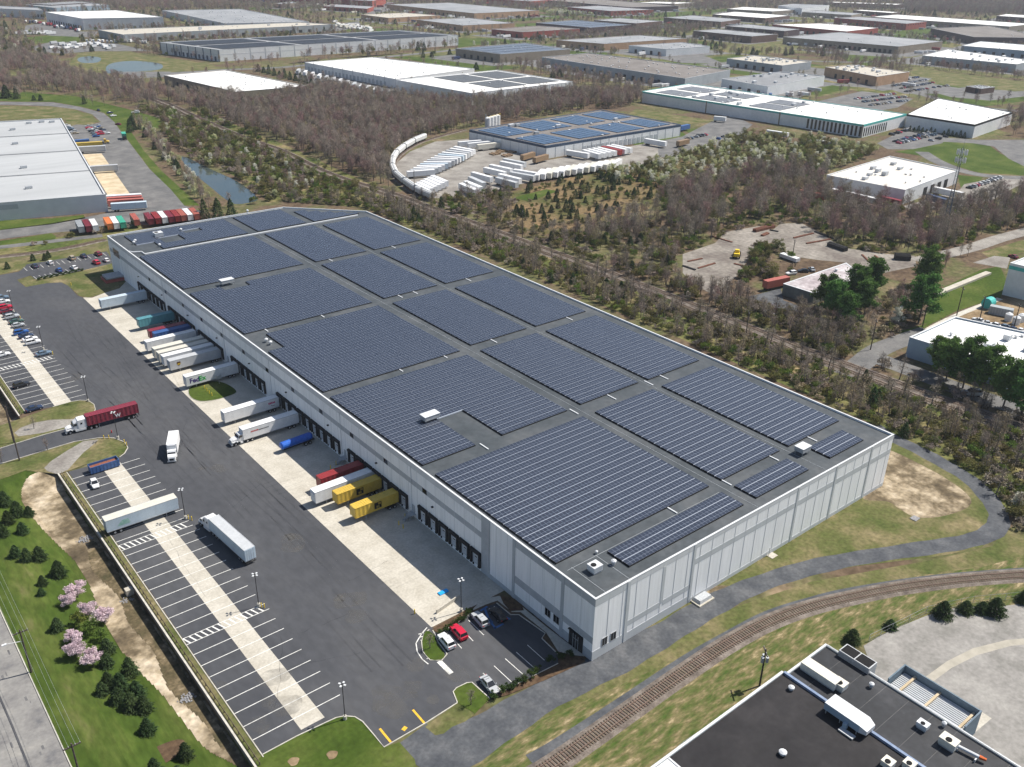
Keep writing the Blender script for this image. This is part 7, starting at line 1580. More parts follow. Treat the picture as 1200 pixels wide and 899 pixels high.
WHOLE = {"bare_tree": 90, "young_tree": 70, "shrub": 60, "green_tree": 60, "blossoming_tree": 20, "evergreen_tree": 20}
MASS = {"bare_tree": ("bare_woods", "mass of bare grey and reddish trees filling the woods beyond the nearer ones"), "young_tree": ("thicket", "thicket of thin bare stems among the nearer trees"), "shrub": ("undergrowth", "tangle of olive and tan undergrowth among the trees"), "green_tree": ("leafing_woods", "farther leafing trees mixed through the woods"), "blossoming_tree": ("distant_blossom", "farther cream and white blossoming trees"), "evergreen_tree": ("distant_evergreens", "farther dark evergreens scattered through the park")}
def instancer(name, protos, pts, lab, cat):
    me = bpy.data.meshes.new(name); me.from_pydata([(p[0], p[1], hz(p[0], p[1])) for p in pts], [], [])
    for an, ty, vals in (("sc", 'FLOAT', [p[2] for p in pts]), ("vid", 'INT', [p[3] for p in pts]), ("rz", 'FLOAT', [random.random()*6.28 for p in pts])):
        at_ = me.attributes.new(an, ty, 'POINT'); at_.data.foreach_set("value", vals)
    o = bpy.data.objects.new(name, me); COL.objects.link(o); tag(o, lab, cat, kind='stuff')
    ng = bpy.data.node_groups.new(name, 'GeometryNodeTree'); ng.interface.new_socket("Geometry", in_out='INPUT', socket_type='NodeSocketGeometry'); ng.interface.new_socket("Geometry", in_out='OUTPUT', socket_type='NodeSocketGeometry')
    N = ng.nodes; i_ = N.new("NodeGroupInput"); o_ = N.new("NodeGroupOutput"); jn = N.new("GeometryNodeJoinGeometry")
    def attr(nm, ty): a = N.new("GeometryNodeInputNamedAttribute"); a.data_type = ty; a.inputs[0].default_value = nm; return a.outputs[0]
    sc_, vid, rz = attr("sc", 'FLOAT'), attr("vid", 'INT'), attr("rz", 'FLOAT')
    cx_ = N.new("ShaderNodeCombineXYZ"); ng.links.new(rz, cx_.inputs[2])
    for k, J in enumerate(protos):
        po = bpy.data.objects.new(J.name, J)
        oi = N.new("GeometryNodeObjectInfo"); oi.inputs[0].default_value = po; oi.inputs[1].default_value = True
        cm = N.new("FunctionNodeCompare"); cm.data_type = 'INT'; cm.operation = 'EQUAL'; ng.links.new(vid, cm.inputs[2]); cm.inputs[3].default_value = k
        ip = N.new("GeometryNodeInstanceOnPoints"); ng.links.new(i_.outputs[0], ip.inputs['Points']); ng.links.new(cm.outputs[0], ip.inputs['Selection']); ng.links.new(oi.outputs['Geometry'], ip.inputs['Instance'])
        ng.links.new(cx_.outputs[0], ip.inputs['Rotation']); ng.links.new(sc_, ip.inputs['Scale']); ng.links.new(ip.outputs[0], jn.inputs[0])
    ng.links.new(jn.outputs[0], o_.inputs[0]); md = o.modifiers.new("scatter", 'NODES'); md.node_group = ng; return o
for nm, (K, L) in CANDS.items():
    def size(c):
        z = px_of((c[0], c[1], 2)); vis = -10 < z[0] < 1210 and -5 < z[1] < 905
        return -(c[2]/z[2]) if vis else 1
    L.sort(key=size); cap = CAPS[nm]
    for i, c in enumerate(L[:cap]): K.thing(c[3], (c[0], c[1], hz(c[0], c[1])), c[2], random.random()*6.28, c[4], c[5], whole=i >= WHOLE[nm])
    rest = L[cap:]
    if rest: instancer(MASS[nm][0], K.j, rest, MASS[nm][1], "trees" if "tree" in nm else "undergrowth")
    print(nm, len(L))
# ================================================================ air between here and the horizon
hzm = bpy.data.materials.new("haze_air"); hzm.use_nodes = True; t = hzm.node_tree; t.nodes.clear()
o_ = t.nodes.new("ShaderNodeOutputMaterial"); pv = t.nodes.new("ShaderNodeVolumePrincipled"); pv.inputs['Color'].default_value = (.80, .88, 1, 1); pv.inputs['Density'].default_value = HAZE; pv.inputs['Anisotropy'].default_value = .2
t.links.new(pv.outputs[0], o_.inputs['Volume'])
b = MB(); b.box(-9500, 9500, -6500, 12500, -4, 140, hzm); tag(b.build("haze"), kind='stuff')
# ================================================================ yards full of trailers, wagons, cars
def simple_trailer(col, roofcol=None):
    """far trailer: one mesh with box, underframe, wheels and landing legs"""
    b = MB(); m = tpaint(col); b.box(-8.07, 8.07, -1.29, 1.29, 1.15, 4.1, m, top=tpaint(roofcol) if roofcol else m)
    b.box(-7.8, 7.8, -.45, .45, .8, 1.14, M_CHAS)
    for x in (-6.5, -5.2):
        for s in (-1, 1): b.tube((x, s*.7, .5), (x, s*1.25, .5), .5, .5, M_TIRE, 8)
    for s in (-.9, .9): b.box(5, 5.2, s-.08, s+.08, 0, 1.15, M_STEEL)
    b.box(-8.1, -8.07, -1.15, -.03, 1.3, 3.95, m); b.box(-8.1, -8.07, .03, 1.15, 1.3, 3.95, m)
    return b.build("semi_trailer").data
ST = {}
def far_trailer(p, q, lab, grp, col="white", z=4.1, L=None):
    """p, q: the two ends of the roof ridge in the photograph"""
    if col not in ST:
        o_names = set(bpy.data.objects.keys()); d = simple_trailer(col); ob = [o for o in bpy.data.objects if o.data == d][0]; bpy.data.objects.remove(ob); ST[col] = d
    a, c = g(*p, z), g(*q, z); m = (a+c)/2; d = c-a
    o = bpy.data.objects.new("semi_trailer", ST[col]); COL.objects.link(o); o.location = (m.x, m.y, .05); o.rotation_euler = (0, 0, math.atan2(d.y, d.x)); tag(o, lab, "trailer", grp)
    if L: o.scale = (L/16.14, 1, 1)
    return o
def lerp(a, b, t): return (a[0]+(b[0]-a[0])*t, a[1]+(b[1]-a[1])*t)
N_ = ["first", "second", "third", "fourth", "fifth", "sixth", "seventh", "eighth", "ninth", "tenth", "eleventh", "twelfth", "thirteenth", "fourteenth", "fifteenth", "sixteenth"]
def fan(a0, a1, b0, b1, n, lab, grp, cols=("white",)):
    for i in range(n):
        t = i/(n-1); far_trailer(lerp(a0, a1, t), lerp(b0, b1, t), "%s of %s" % (N_[i], lab), grp, cols[i % len(cols)])
GY = "trailers in the curved yard"
fan((533, 171.5), (477, 201), (555.5, 175.5), (509, 198.5), 14, "fourteen trailers fanned inside the curved siding, from the far end", GY, ("white", "white", "silver", "white", "lightblue"))
fan((501, 203), (481, 212.5), (529, 215), (507, 225.5), 6, "six white trailers at the near end of the curved yard, from the east", GY)
for i, (p, q) in enumerate([((601, 214), (618, 223)), ((541, 215), (556, 221.5)), ((546, 212), (563, 219)), ((551, 207), (567, 214)), ((552, 201), (578, 208)), ((566, 195.5), (594, 202)), ((580, 207), (608, 214.5)), ((583, 203), (612, 210)), ((574, 192.5), (600, 198)), ((597, 201), (628, 206.5)), ((601, 198), (632, 203)), ((586, 188.5), (613, 194)), ((590, 185.5), (616, 190.5))]):
    if i: far_trailer(p, q, "%s trailer of the middle cluster in the yard, from its near end" % N_[i-1], GY, "white" if i % 3 else "silver")
fan((627, 207), (716, 192), (638, 196.5), (727, 186), 13, "thirteen end-on trailers along the yard's brushy edge, from the left", GY, ("white", "white", "cream"))
fan((681, 174.5), (716, 169), (706, 181.5), (741, 174), 7, "seven trailers docked at the navy trimmed building, from the left", GY, ("white", "white", "white", "white", "red", "white"))
fan((541, 166), (561, 169.5), (560, 164.5), (583, 167), 3, "three trailers at the shaded end of the navy trimmed building", GY, ("white", "white", "cream"))
far_trailer((755, 162), (782, 166.5), "white trailer on the lawn corner at the east end of the navy trimmed building", GY); far_trailer((666, 176), (688, 179.5), "white trailer beside green machinery at the navy trimmed building", GY)
for i, (p, q) in enumerate([((609, 184.5), (628, 179)), ((624, 187), (643, 182))]): far_trailer(p, q, "%s flat load of tan timber by the corner of the navy trimmed building" % ("left", "right")[i], GY, "brown", 3.2, 13)
# lumber and reels
for i, (x, y) in enumerate([(580, 181), (588, 178), (594, 183), (601, 178.5), (608, 175)]):
    p = g(x, y); b = MB(); 
    for k in range(4): b.box(p.x-3+k*1.6, p.x-1.8+k*1.6, p.y-2.4, p.y+2.4, .06, .8+.3*(k % 2), tpaint("brown"))
    tag(b.build("timber_stack"), ("timber stack in the shade of the navy trimmed building, ")+("leftmost", "second from the left", "middle one", "second from the right", "rightmost")[i], "timber", "timber stacks in the yard")
# freight wagons on the siding
M_WAG = mk("wagon_grey_white", [(.52, .53, .53), (.66, .67, .66)], scale=.5, rough=.7)
def wagon():
    e = empty("hopper_wagon"); b = MB(); L = 8.2
    b.loft([[(-L, -1.5, 1.9), (L, -1.5, 1.9), (L, 1.5, 1.9), (-L, 1.5, 1.9)], [(-L, -1.6, 3.9), (L, -1.6, 3.9), (L, 1.6, 3.9), (-L, 1.6, 3.9)], [(-L, -1.0, 4.5), (L, -1.0, 4.5), (L, 1.0, 4.5), (-L, 1.0, 4.5)]], M_WAG, cap0=M_WAG, cap1=M_WAG)
    for x in (-4.5, 0, 4.5): b.loft([[(x-2, -1.2, 1.9), (x+2, -1.2, 1.9), (x+2, 1.2, 1.9), (x-2, 1.2, 1.9)], [(x-.6, -.6, .9), (x+.6, -.6, .9), (x+.6, .6, .9), (x-.6, .6, .9)]], M_WAG, cap1=M_WAG)
    b.build("hopper", e); b = MB(); b.box(-L, L, -.35, .35, 4.5, 4.65, M_STEEL); b.build("walkway", e)
    for x in (-6.4, 6.4):
        b = MB()
        for dx in (-.9, .9):
            for s in (-1, 1): b.tube((x+dx, s*.6, .55), (x+dx, s*.8, .55), .45, .45, M_CHAS, 10)
        b.box(x-1.4, x+1.4, -1.0, 1.0, .5, .9, M_CHAS); b.build("bogie", e)
    return e
WG = wagon(); WG['category'] = "freight wagon"; ps = smooth(SID, 10); Ls = [0]
for i in range(1, len(ps)): Ls.append(Ls[-1]+(ps[i]-ps[i-1]).length)
def along(s):
    k = max(0, min(len(ps)-2, int(np.searchsorted(Ls, s))-1)); t_ = (s-Ls[k])/max(1e-6, Ls[k+1]-Ls[k]); return ps[k].lerp(ps[k+1], t_), (ps[k+1]-ps[k])
s0 = 40; i = 0
while s0 < Ls[-1]-25 and i < 9:
    p, d = along(s0); u, _, _ = px_of((p.x, p.y, 0)); place(WG, 0, (p.x, p.y, .12), math.atan2(d.y, d.x), "%s pale hopper wagon on the curved siding, from the near end" % N_[i], "freight wagons on the siding"); s0 += 18.4; i += 1
# truck yard on the left
GL2 = "trailers at the left warehouse"
far_trailer((131, 238.5), (170, 236), "pale blue trailer nearest the corner of the left warehouse", GL2, "lightblue"); far_trailer((131, 234.5), (163, 232.5), "lower orange red trailer backed onto the left warehouse", GL2, "brick"); far_trailer((130, 231.5), (161, 229.7), "upper orange red trailer backed onto the left warehouse", GL2, "brick"); far_trailer((130, 229), (160, 227.3), "white trailer above the orange red pair at the left warehouse", GL2)
far_trailer((108, 194.7), (131, 193.2), "lone white roofed trailer between the two tan pads of the left warehouse", GL2, "silver"); far_trailer((94, 172), (119, 170.7), "silver trailer under the yellow one at the left warehouse", GL2, "silver"); far_trailer((90, 167.5), (116, 166), "yellow trailer at the left warehouse", GL2, "yellow"); far_trailer((87, 164.3), (101, 163.2), "short blue trailer at the left warehouse", GL2, "blue", L=10)
t4, _l = tractor("yellow", False); p = g(120, 168.5); t4.location = (p.x, p.y, .05); a = g(116, 166)-g(90, 167.5); t4.rotation_euler = (0, 0, math.atan2(a.y, a.x)); tag(t4, "small yellow tractor at the nose of the yellow trailer", "tractor unit")
p = g(146, 163); e = empty("box_truck", (p.x, p.y, .05), 0, "green box lorry driving in the truck yard of the left warehouse", "lorry"); d = g(148, 172)-g(143, 160); e.rotation_euler = (0, 0, math.atan2(d.y, d.x))
b = MB(); b.box(-4.5, 3, -1.3, 1.3, 1.1, 3.9, tpaint("green")); b.build("cargo_box", e); b = MB(); b.box(3.1, 5, -1.1, 1.1, .6, 2.6, M_CHAS, taper=.2); b.build("cab", e)
for x in (-2.8, 4):
    for s in (-1, 1): wheels_mb(x, s*1.2, .5, .35).build("wheel", e)
d = g(176.5, 254)-g(170.5, 246.5); a8 = math.atan2(d.y, d.x)
for (x, y, c, lab) in [(93, 262, "grey", "grey container, westmost of the row behind the warehouse"), (101.5, 261.3, "maroon", "dark red container right of the grey one"), (109.5, 260.5, "white", "white container right of the dark red one in the western trio"), (126.3, 258.5, "orange", "bright orange container in the row behind the warehouse"), (133.8, 257.8, "white", "white container between the orange and the green one"), (141.5, 257, "green", "green container in the row behind the warehouse"), (157.5, 254, "brick", "lone faded red container between the green one and the eastern run"),
    (174, 253, "maroon", "dark red container, first of the eastern run"), (182.3, 252.2, "red", "red container, second of the eastern run"), (190, 251.4, "white", "white container, third of the eastern run"), (197.7, 250.6, "maroon", "maroon container right of the white one"), (205, 249.8, "red", "red container, fifth of the eastern run"), (212, 249, "brick", "faded red container, sixth of the eastern run"), (219.5, 248.2, "white", "second white container of the eastern run"), (227.3, 247.4, "brick", "faded red container, last of the eastern run")]:
    p = g(x, y, 4.0); t_ = trailer(c, 12.2, "container", False); t_.name = "shipping_container"; t_.location = (p.x, p.y, .05); t_.rotation_euler = (0, 0, a8); tag(t_, lab, "container", "container row behind the warehouse")
# eastern box building yard
GE = "trailers at the white boxy warehouse"
far_trailer((1093, 218.5), (1130, 226), "white trailer beside the dock of the white boxy warehouse", GE); far_trailer((1087, 229), (1110, 236), "dark blue trailer in front of the white one at the boxy warehouse", GE, "navy", 3.2, 13); far_trailer((963, 218.5), (1000, 226), "white trailer left of the boxy warehouse wall among trees", GE); far_trailer((1000, 226), (1027, 232.5), "second white trailer along the boxy warehouse wall", GE); far_trailer((926, 223.5), (975, 233), "rusty red flat trailer left of the boxy warehouse", GE, "brick", 2.6)
far_trailer((1028, 232), (1056, 238.5), "dark red flat trailer at the near corner of the boxy warehouse", GE, "maroon", 2.6, 13)
far_trailer((898, 152), (925, 156), "white trailer in front of the teal striped warehouse", "trailers at the teal warehouse"); far_trailer((836, 136), (852, 137.5), "white box lorry at the west dock of the teal striped warehouse", "trailers at the teal warehouse", L=9); far_trailer((961, 164), (974, 167), "small white trailer below the window strips of the teal warehouse", "trailers at the teal warehouse", L=8)
far_trailer((796, 148), (808, 145.5), "blue canopied trailer at the east corner of the navy trimmed building", "trailers at the teal warehouse", "blue", L=11); far_trailer((793, 166), (808, 162.5), "brown box trailer turning on the road east of the yard", "trailers at the teal warehouse", "brown", L=12)
# trailers at the long white warehouse and the far halls
for i in range(13): far_trailer((352+i*8.2, 79+i*1.9), (347+i*8.2, 84+i*2.1), "docked trailer at the long white warehouse, %s from the left" % N_[i], "trailers of the long white warehouse", "white" if i % 4 else "silver")
for i in range(7): far_trailer((388+i*7, 97+i*2.0), (396+i*7, 100+i*2.0), "outer trailer by the long white warehouse, %s from the left" % N_[i], "trailers of the long white warehouse")
rr = random.Random(11)
def strew(n, a, b_, jit, ang0, lab, grp, cols, L=(6, 12), nm="parked_lorry"):
    for i in range(n):
        t = (i+rr.random()*.6)/n; q = lerp(a, b_, t); q = (q[0], q[1]+rr.uniform(-jit, jit)); p = g(*q); c = rr.choice(cols)
        if c not in ST:
            d = simple_trailer(c); ob = [o for o in bpy.data.objects if o.data == d][0]; bpy.data.objects.remove(ob); ST[c] = d
        o = bpy.data.objects.new(nm, ST[c]); COL.objects.link(o); o.location = (p.x, p.y, .06); o.rotation_euler = (0, 0, ang0+rr.uniform(-.2, .2)); o.scale = (rr.uniform(*L)/16.14, .9, rr.uniform(.6, .95)); tag(o, lab, "lorry", grp)
strew(34, (640, 78), (798, 100), 3.0, 1.0, "lorry or van in the crowded depot before the very long dark roofed hall", "lorries of the crowded depot", ["white", "white", "red", "navy", "silver", "blue"], (5, 11))
strew(26, (60, 55), (135, 55), 3.2, .6, "white lorry on the lot by the small pond", "lorries by the small pond", ["white", "white", "silver"], (5, 10))
strew(14, (22, 40), (62, 40), 1.0, .3, "white trailer in the lot left of the white warehouse", "trailers left of the white warehouse", ["white", "silver"], (9, 15))
strew(16, (30, 26), (95, 37), 1.0, 1.1, "lorry before the dark shaded dock wall", "lorries at the shaded dock wall", ["red", "white", "white", "maroon", "navy"], (10, 15))
strew(40, (392, 29), (436, 36), 2.6, .5, "white vehicle in the packed compound above the pilastered warehouse", "vehicles of the packed compound", ["white", "white", "cream"], (6, 12))
strew(16, (100, 49), (175, 51), .7, 1.2, "white van along the front of the long low warehouse", "vans before the cream roof", ["white", "silver"], (6, 9))
strew(12, (920, 52.5), (1030, 60), .5, 1.2, "lorry at the docks of the broad grey roofed hall", "lorries at the broad grey hall", ["white", "white", "blue", "silver"], (10, 15))
strew(8, (880, 115), (905, 113), 1.5, .5, "vehicle in the yard behind the teal striped warehouse", "vehicles behind the teal warehouse", ["white", "blue", "silver"], (5, 9))
for (fq, lab) in YARDS:
    a_, b_, c_, d_ = fq
    for (P, Q) in ((b_, a_), (b_, c_)):
        u = (Q-P).normalized(); n_ = Vector((u.y, -u.x, 0)); ctr = sum(fq, Vector())/4
        if n_.dot((P+Q)/2-ctr) < 0: n_ = -n_
        t = rr.uniform(10, 40)
        while t < (Q-P).length-10:
            if rr.random() < .55:
                c = rr.choice(["white", "white", "silver", "cream", "navy", "red"])
                if c not in ST: d = simple_trailer(c); ob = [o for o in bpy.data.objects if o.data == d][0]; bpy.data.objects.remove(ob); ST[c] = d
                p = P+u*t+n_*rr.uniform(9, 20); o = bpy.data.objects.new("parked_lorry", ST[c]); COL.objects.link(o); o.location = (p.x, p.y, .06); o.rotation_euler = (0, 0, math.atan2(n_.y, n_.x)); o.scale = (rr.uniform(.4, 1), 1, rr.uniform(.65, 1)); tag(o, "lorry outside the "+" ".join(lab.split()[:11]), "lorry", "lorries of the business park")
            t += rr.uniform(5, 26)
# far cars: one mesh each
FC = {}
def farcar(c, sh):
    if (c, sh) not in FC: o = car(c, sh, True); FC[(c, sh)] = o.data; bpy.data.objects.remove(o)
    return FC[(c, sh)]
CC = ["white", "silver", "grey", "black", "navy", "steel", "red", "silver", "white", "black", "tan", "blue"]
CN = {"steel": "slate blue", "navy": "dark navy", "tan": "beige"}
def carrow(a, b_, n, lab, grp, skip=.1, turn=math.pi/2):
    A, B_ = g(*a), g(*b_); d = B_-A; an = math.atan2(d.y, d.x)+turn
    for i in range(n):
        if rr.random() < skip: continue
        p = A+d*(i/(n-1)); c = rr.choice(CC); o = bpy.data.objects.new("parked_car", farcar(c, rr.choice(["sedan", "suv", "hatch"]))); COL.objects.link(o); o.location = (p.x, p.y, .07); o.rotation_euler = (0, 0, an+(math.pi if rr.random() < .4 else 0)); tag(o, "%s car %s" % (CN.get(c, c), lab), "car", grp)
GT = "cars in the teal warehouse car park"
carrow((1045, 158.5), (1067, 151.5), 9, "in the row along the wall of the teal striped warehouse", GT); carrow((1049, 166.5), (1092, 156), 16, "in the upper middle row of the teal warehouse car park", GT); carrow((1053, 168.5), (1094, 158.5), 15, "in the lower middle row of the teal warehouse car park", GT)
carrow((1091, 165.5), (1108, 161), 3, "near the exit of the teal warehouse car park", GT, .3)
GOF = "cars in the office block car park"
for k, (a, b_, n) in enumerate([((1043, 98), (1075, 91), 16), ((1048, 101), (1085, 94), 18), ((1054, 104.5), (1093, 97.5), 18), ((1062, 108), (1110, 101), 16)]): carrow(a, b_, n, "in the %s row before the brick and beige office block" % ("top", "second", "third", "lowest")[k], GOF, .15)
GM = "cars in the middle eastern car park"
for k, (a, b_, n) in enumerate([((1003, 116.5), (1048, 110.5), 16), ((1012, 120), (1060, 114), 18), ((1020, 124), (1062, 118.5), 14)]): carrow(a, b_, n, "in the %s row above the black striped warehouse" % ("top", "middle", "lowest")[k], GM, .12)
carrow((1136, 221), (1170, 209.5), 10, "in the row east of the white boxy warehouse", "cars east of the boxy warehouse", .1)
carrow((806, 163.5), (829, 158), 8, "in the row on the lawn edge east of the trailer yard", "cars east of the trailer yard", .1); carrow((826, 168), (848, 161), 7, "in the outer row east of the trailer yard", "cars east of the trailer yard", .2)
GLY = "cars at the left warehouse"
carrow((79, 148.5), (88.5, 157), 6, "in the row against the left warehouse", GLY, 0, 1.57); carrow((103, 149), (113, 160.5), 7, "in the left row of the block beside the curved road", GLY, 0); carrow((108, 148.5), (118, 158), 7, "in the middle row of the block beside the curved road", GLY, 0); carrow((114, 148.5), (125, 157), 7, "in the right row of the block beside the curved road", GLY, .1)
for (x, y, c, lab) in [(115.5, 130, "navy", "dark navy car alone on the lawn side of the curved road"), (129, 133, "navy", "dark car beside a white one on the curved road verge"), (133, 136.5, "white", "white car beside the dark one on the curved road verge"), (138.5, 146.5, "maroon", "maroon car below the white one on the curved road verge"), (159, 133, "white", "white van on the bare patch near the railway"), (1138, 463.5, "silver", "silver van on the street below the dark pines"), (927, 322, "white", "white lorry cab beside the pinkish shed"), (941, 319, "black", "black car beside the pinkish shed"), (951, 317, "silver", "silver car beside the pinkish shed"), (1146, 377, "white", "white car, first behind the white roofed building"), (1156, 380, "silver", "silver car, second behind the white roofed building"), (1165, 382.5, "white", "white car, third behind the white roofed building"), (1175, 384.5, "steel", "slate blue car, fourth behind the white roofed building"), (1185, 387, "navy", "dark navy car, fifth behind the white roofed building"), (1196, 389, "white", "white car at the right edge behind the white roofed building"), (1187, 302, "maroon", "maroon car beside the tall white industrial building")]:
    p = g(x, y); o = bpy.data.objects.new("parked_car", farcar(c, "suv" if "van" in lab or "lorry" in lab else "sedan")); COL.objects.link(o); o.location = (p.x, p.y, .07); o.rotation_euler = (0, 0, rr.uniform(0, 3)); tag(o, lab, "car")
    if "van" in lab: o.scale = (1.25, 1.1, 1.3)
# ---- steel yard
M_RUSTY = mk("rusty_steel", [(.13, .055, .035), (.20, .09, .06)], scale=.8, rough=.9)
for i, (a, b_, w_, h_, lab) in enumerate([((884, 272), (906, 266.5), 2.4, 1.6, "thick stack of long rusty beams at the top of the steel yard"), ((893, 277), (900, 274), 1.6, .8, "short rusty beams under the thick stack"), ((902, 270), (912, 272), .8, .6, "dark beam right of the thick stack"), ((930, 279.5), (953, 274), 1.0, .6, "rusty beam row in the north east of the steel yard"), ((945, 286), (973, 281), 1.0, .6, "rusty beam row below the north east one"), ((833, 277), (858, 284.5), .7, .5, "long brown beam slanting at the west of the steel yard"), ((806, 307), (823, 303.5), .9, .5, "upper rusty bundle at the west edge of the steel yard"), ((818, 315), (838, 309), .9, .5, "lower rusty bundle at the west edge of the steel yard"), ((860, 309.5), (873, 312.5), .9, .5, "small rusty bundle below the yellow loader"), ((800, 312), (815, 317), .9, .6, "dark red bundle at the south west edge of the steel yard"), ((971, 288), (991, 295), 2.6, 2.0, "black pipe stack at the east of the steel yard"), ((955, 272), (985, 283), 1.2, .7, "dark beam line along the north east fence of the steel yard"), ((1010, 299), (1019, 307.5), .8, .5, "brown beam slanting by the east road"), ((1025, 300), (1035, 308), .8, .5, "second brown beam slanting by the east road"), ((1048, 304), (1066, 305), 3, 2.6, "dark flat wagon loaded with scrap by the east road")]):
    A, B_ = g(*a), g(*b_); d = (B_-A).normalized(); n = Vector((-d.y, d.x, 0)); b = MB(); k = max(2, int(w_/.45)); m = M_CHAS if "black" in lab or "dark" in lab else M_RUSTY
    for j in range(k):
        o0 = -w_/2+w_*(j+.5)/k; q = [A+n*(o0-w_/k*.4), B_+n*(o0-w_/k*.4), B_+n*(o0+w_/k*.4), A+n*(o0+w_/k*.4)]; b.prism([(v.x, v.y) for v in q], .07, h_*(.8+.2*((j*7) % 3)/2), m)
    tag(b.build("steel_beams"), lab, "steel beams", "steel stock in the yard")
p = g(863, 301.5); e = empty("wheel_loader", (p.x, p.y, .06), .6, "yellow wheel loader in the middle of the steel yard", "loader"); b = MB(); b.box(-3, .2, -1.3, 1.3, 1.0, 2.3, M_YEL, taper=.15); b.box(.2, 3.0, -.8, .8, .9, 1.7, M_YEL); b.build("body", e); b = MB(); b.box(-1.2, .6, -1.0, 1.0, 2.3, 3.5, M_YEL, taper=.15); b.build("cab", e); b = MB(); b.box(3.4, 4.4, -1.5, 1.5, .2, 1.4, M_CHAS); b.tube((1, -.6, 1.6), (3.6, -.6, .9), .15, .15, M_YEL, 5); b.tube((1, .6, 1.6), (3.6, .6, .9), .15, .15, M_YEL, 5); b.build("bucket", e)
for x in (-1.9, 1.7):
    for s in (-1, 1): wheels_mb(x, s*1.6, .85, .6).build("wheel", e)
far_trailer((918, 296), (934, 301.5), "white flat trailer by the wooded mound in the steel yard", "trailers in the steel yard", "white", 2.4, 9).scale.z = .5
far_trailer((898, 331), (922, 326), "bright orange red container beside the pinkish shed", "trailers in the steel yard", "brick", 3.4, 12)
# ---- plant beside the right industrial building
p = g(1157, 361); b = MB(); b.tube((p.x-1.8, p.y, 2.2), (p.x+1.8, p.y, 2.2), 2.0, 2.0, M_TEAL, 14); b.box(p.x-1.6, p.x+1.6, p.y-1.2, p.y+1.2, .06, .8, M_STEEL); tag(b.build("storage_tank"), "green cylindrical tank by the corner of the tall white industrial building", "tank")
p = g(1172, 369); b = MB(); b.box(p.x-1.5, p.x+1.5, p.y-4, p.y+4, .06, 3.0, M_WG, rz=.3, taper=.1)
for k in range(9): b.box(p.x-1.55, p.x+1.55, p.y-3.8+k*.9, p.y-3.6+k*.9, .3, 2.8, M_STEEL, rz=.3, c=(p.x, p.y))
tag(b.build("skip_container"), "ribbed grey container beside the green cylindrical tank", "container")
for i, (x, y) in enumerate([(1181, 376), (1190, 380), (1196, 377)]): p = g(x, y); b = MB(); b.tube((p.x, p.y, .06), (p.x, p.y, 2.6), 1.3, 1.3, M_WW, 12); b.tube((p.x, p.y, 2.6), (p.x, p.y, 3.2), 1.3, .4, M_WW, 12); tag(b.build("storage_drum"), ("left", "lower middle", "right")[i]+" white bulk drum of the three by the right edge", "drum", "white drums")
# ---- cell tower and utility poles
p = g(1105, 277); e = empty("cell_tower", (p.x, p.y, 0), 0, "tall slender lattice mast with clustered white antennas in the eastern woods", "mast"); b = MB(); Ht = 41; M_STEEL_ = mk("mast_steel", (.10, .13, .17), rough=.6)
for k in range(3): a = k*2.094; b.tube((math.cos(a)*1.3, math.sin(a)*1.3, 0), (math.cos(a)*.45, math.sin(a)*.45, Ht), .16, .10, M_STEEL_, 5)
for j in range(20):
    z0, z1 = j*2.0, j*2.0+2
    for k in range(3):
        a, c = k*2.094, (k+1)*2.094; r0, r1 = 1.3-.85*z0/Ht, 1.3-.85*z1/Ht; b.tube((math.cos(a)*r0, math.sin(a)*r0, z0), (math.cos(c)*r1, math.sin(c)*r1, z1), .06, .06, M_STEEL_, 3); b.tube((math.cos(a)*r0, math.sin(a)*r0, z0), (math.cos(c)*r0, math.sin(c)*r0, z0), .05, .05, M_STEEL_, 3)
b.tube((0, 0, Ht), (0, 0, Ht+5), .06, .03, M_STEEL_, 4); b.build("mast", e)
for z in (39, 35.5):
    b = MB()
    for k in range(12):
        a = k*math.pi/6; b.box(math.cos(a)*2.2-.15, math.cos(a)*2.2+.15, math.sin(a)*2.2-.15, math.sin(a)*2.2+.15, z-1.1, z+1.1, M_COPE, rz=a); 
        if k % 2: b.tube((0, 0, z), (math.cos(a)*2.2, math.sin(a)*2.2, z), .06, .06, M_STEEL, 4)
    b.build("antenna_ring", e)
M_POLE = mk("utility_pole_wood", [(.06, .05, .045), (.11, .09, .08)], scale=2, rough=1)
def upole(px_, h, lab, arms=1, trans=0, ang=.6, lamp=False):
    p = g(*px_); e = empty("utility_pole", (p.x, p.y, 0), ang, lab, "utility pole", "utility poles"); b = MB(); b.tube((0, 0, 0), (0, 0, h), .19, .13, M_POLE, 7); b.build("pole", e)
    for k in range(arms): b = MB(); b.box(-1.3, 1.3, -.08, .08, h-.7-k*1.1, h-.5-k*1.1, M_POLE); [b.tube((x, 0, h-.5-k*1.1), (x, 0, h-.3-k*1.1), .05, .05, M_COPE, 5) for x in (-1.2, -.5, .5, 1.2)]; b.build("crossarm", e)
    for k in range(trans): a = k*2.1; b = MB(); b.tube((math.cos(a)*.5, math.sin(a)*.5, h-2.8), (math.cos(a)*.5, math.sin(a)*.5, h-1.7), .3, .3, M_STEEL, 8); b.build("transformer", e)
    if lamp: b = MB(); b.tube((0, 0, h-2.6), (-2.6, 0, h-1.9), .06, .05, M_COPE, 5); b.box(-3.3, -2.5, -.2, .2, h-2.0, h-1.8, M_COPE); b.build("lamp_arm", e)
    return p
pA = upole((37, 788), 10, "dark street pole with a lamp arm on the verge of the worn street", 1, 0, 0, True)
pB = upole((98, 925), 10, "pole whose crossarm tops the bottom edge by the worn street", 1, 0, 0)
pC = Vector((pA.x*2-pB.x, pA.y*2-pB.y, 0))
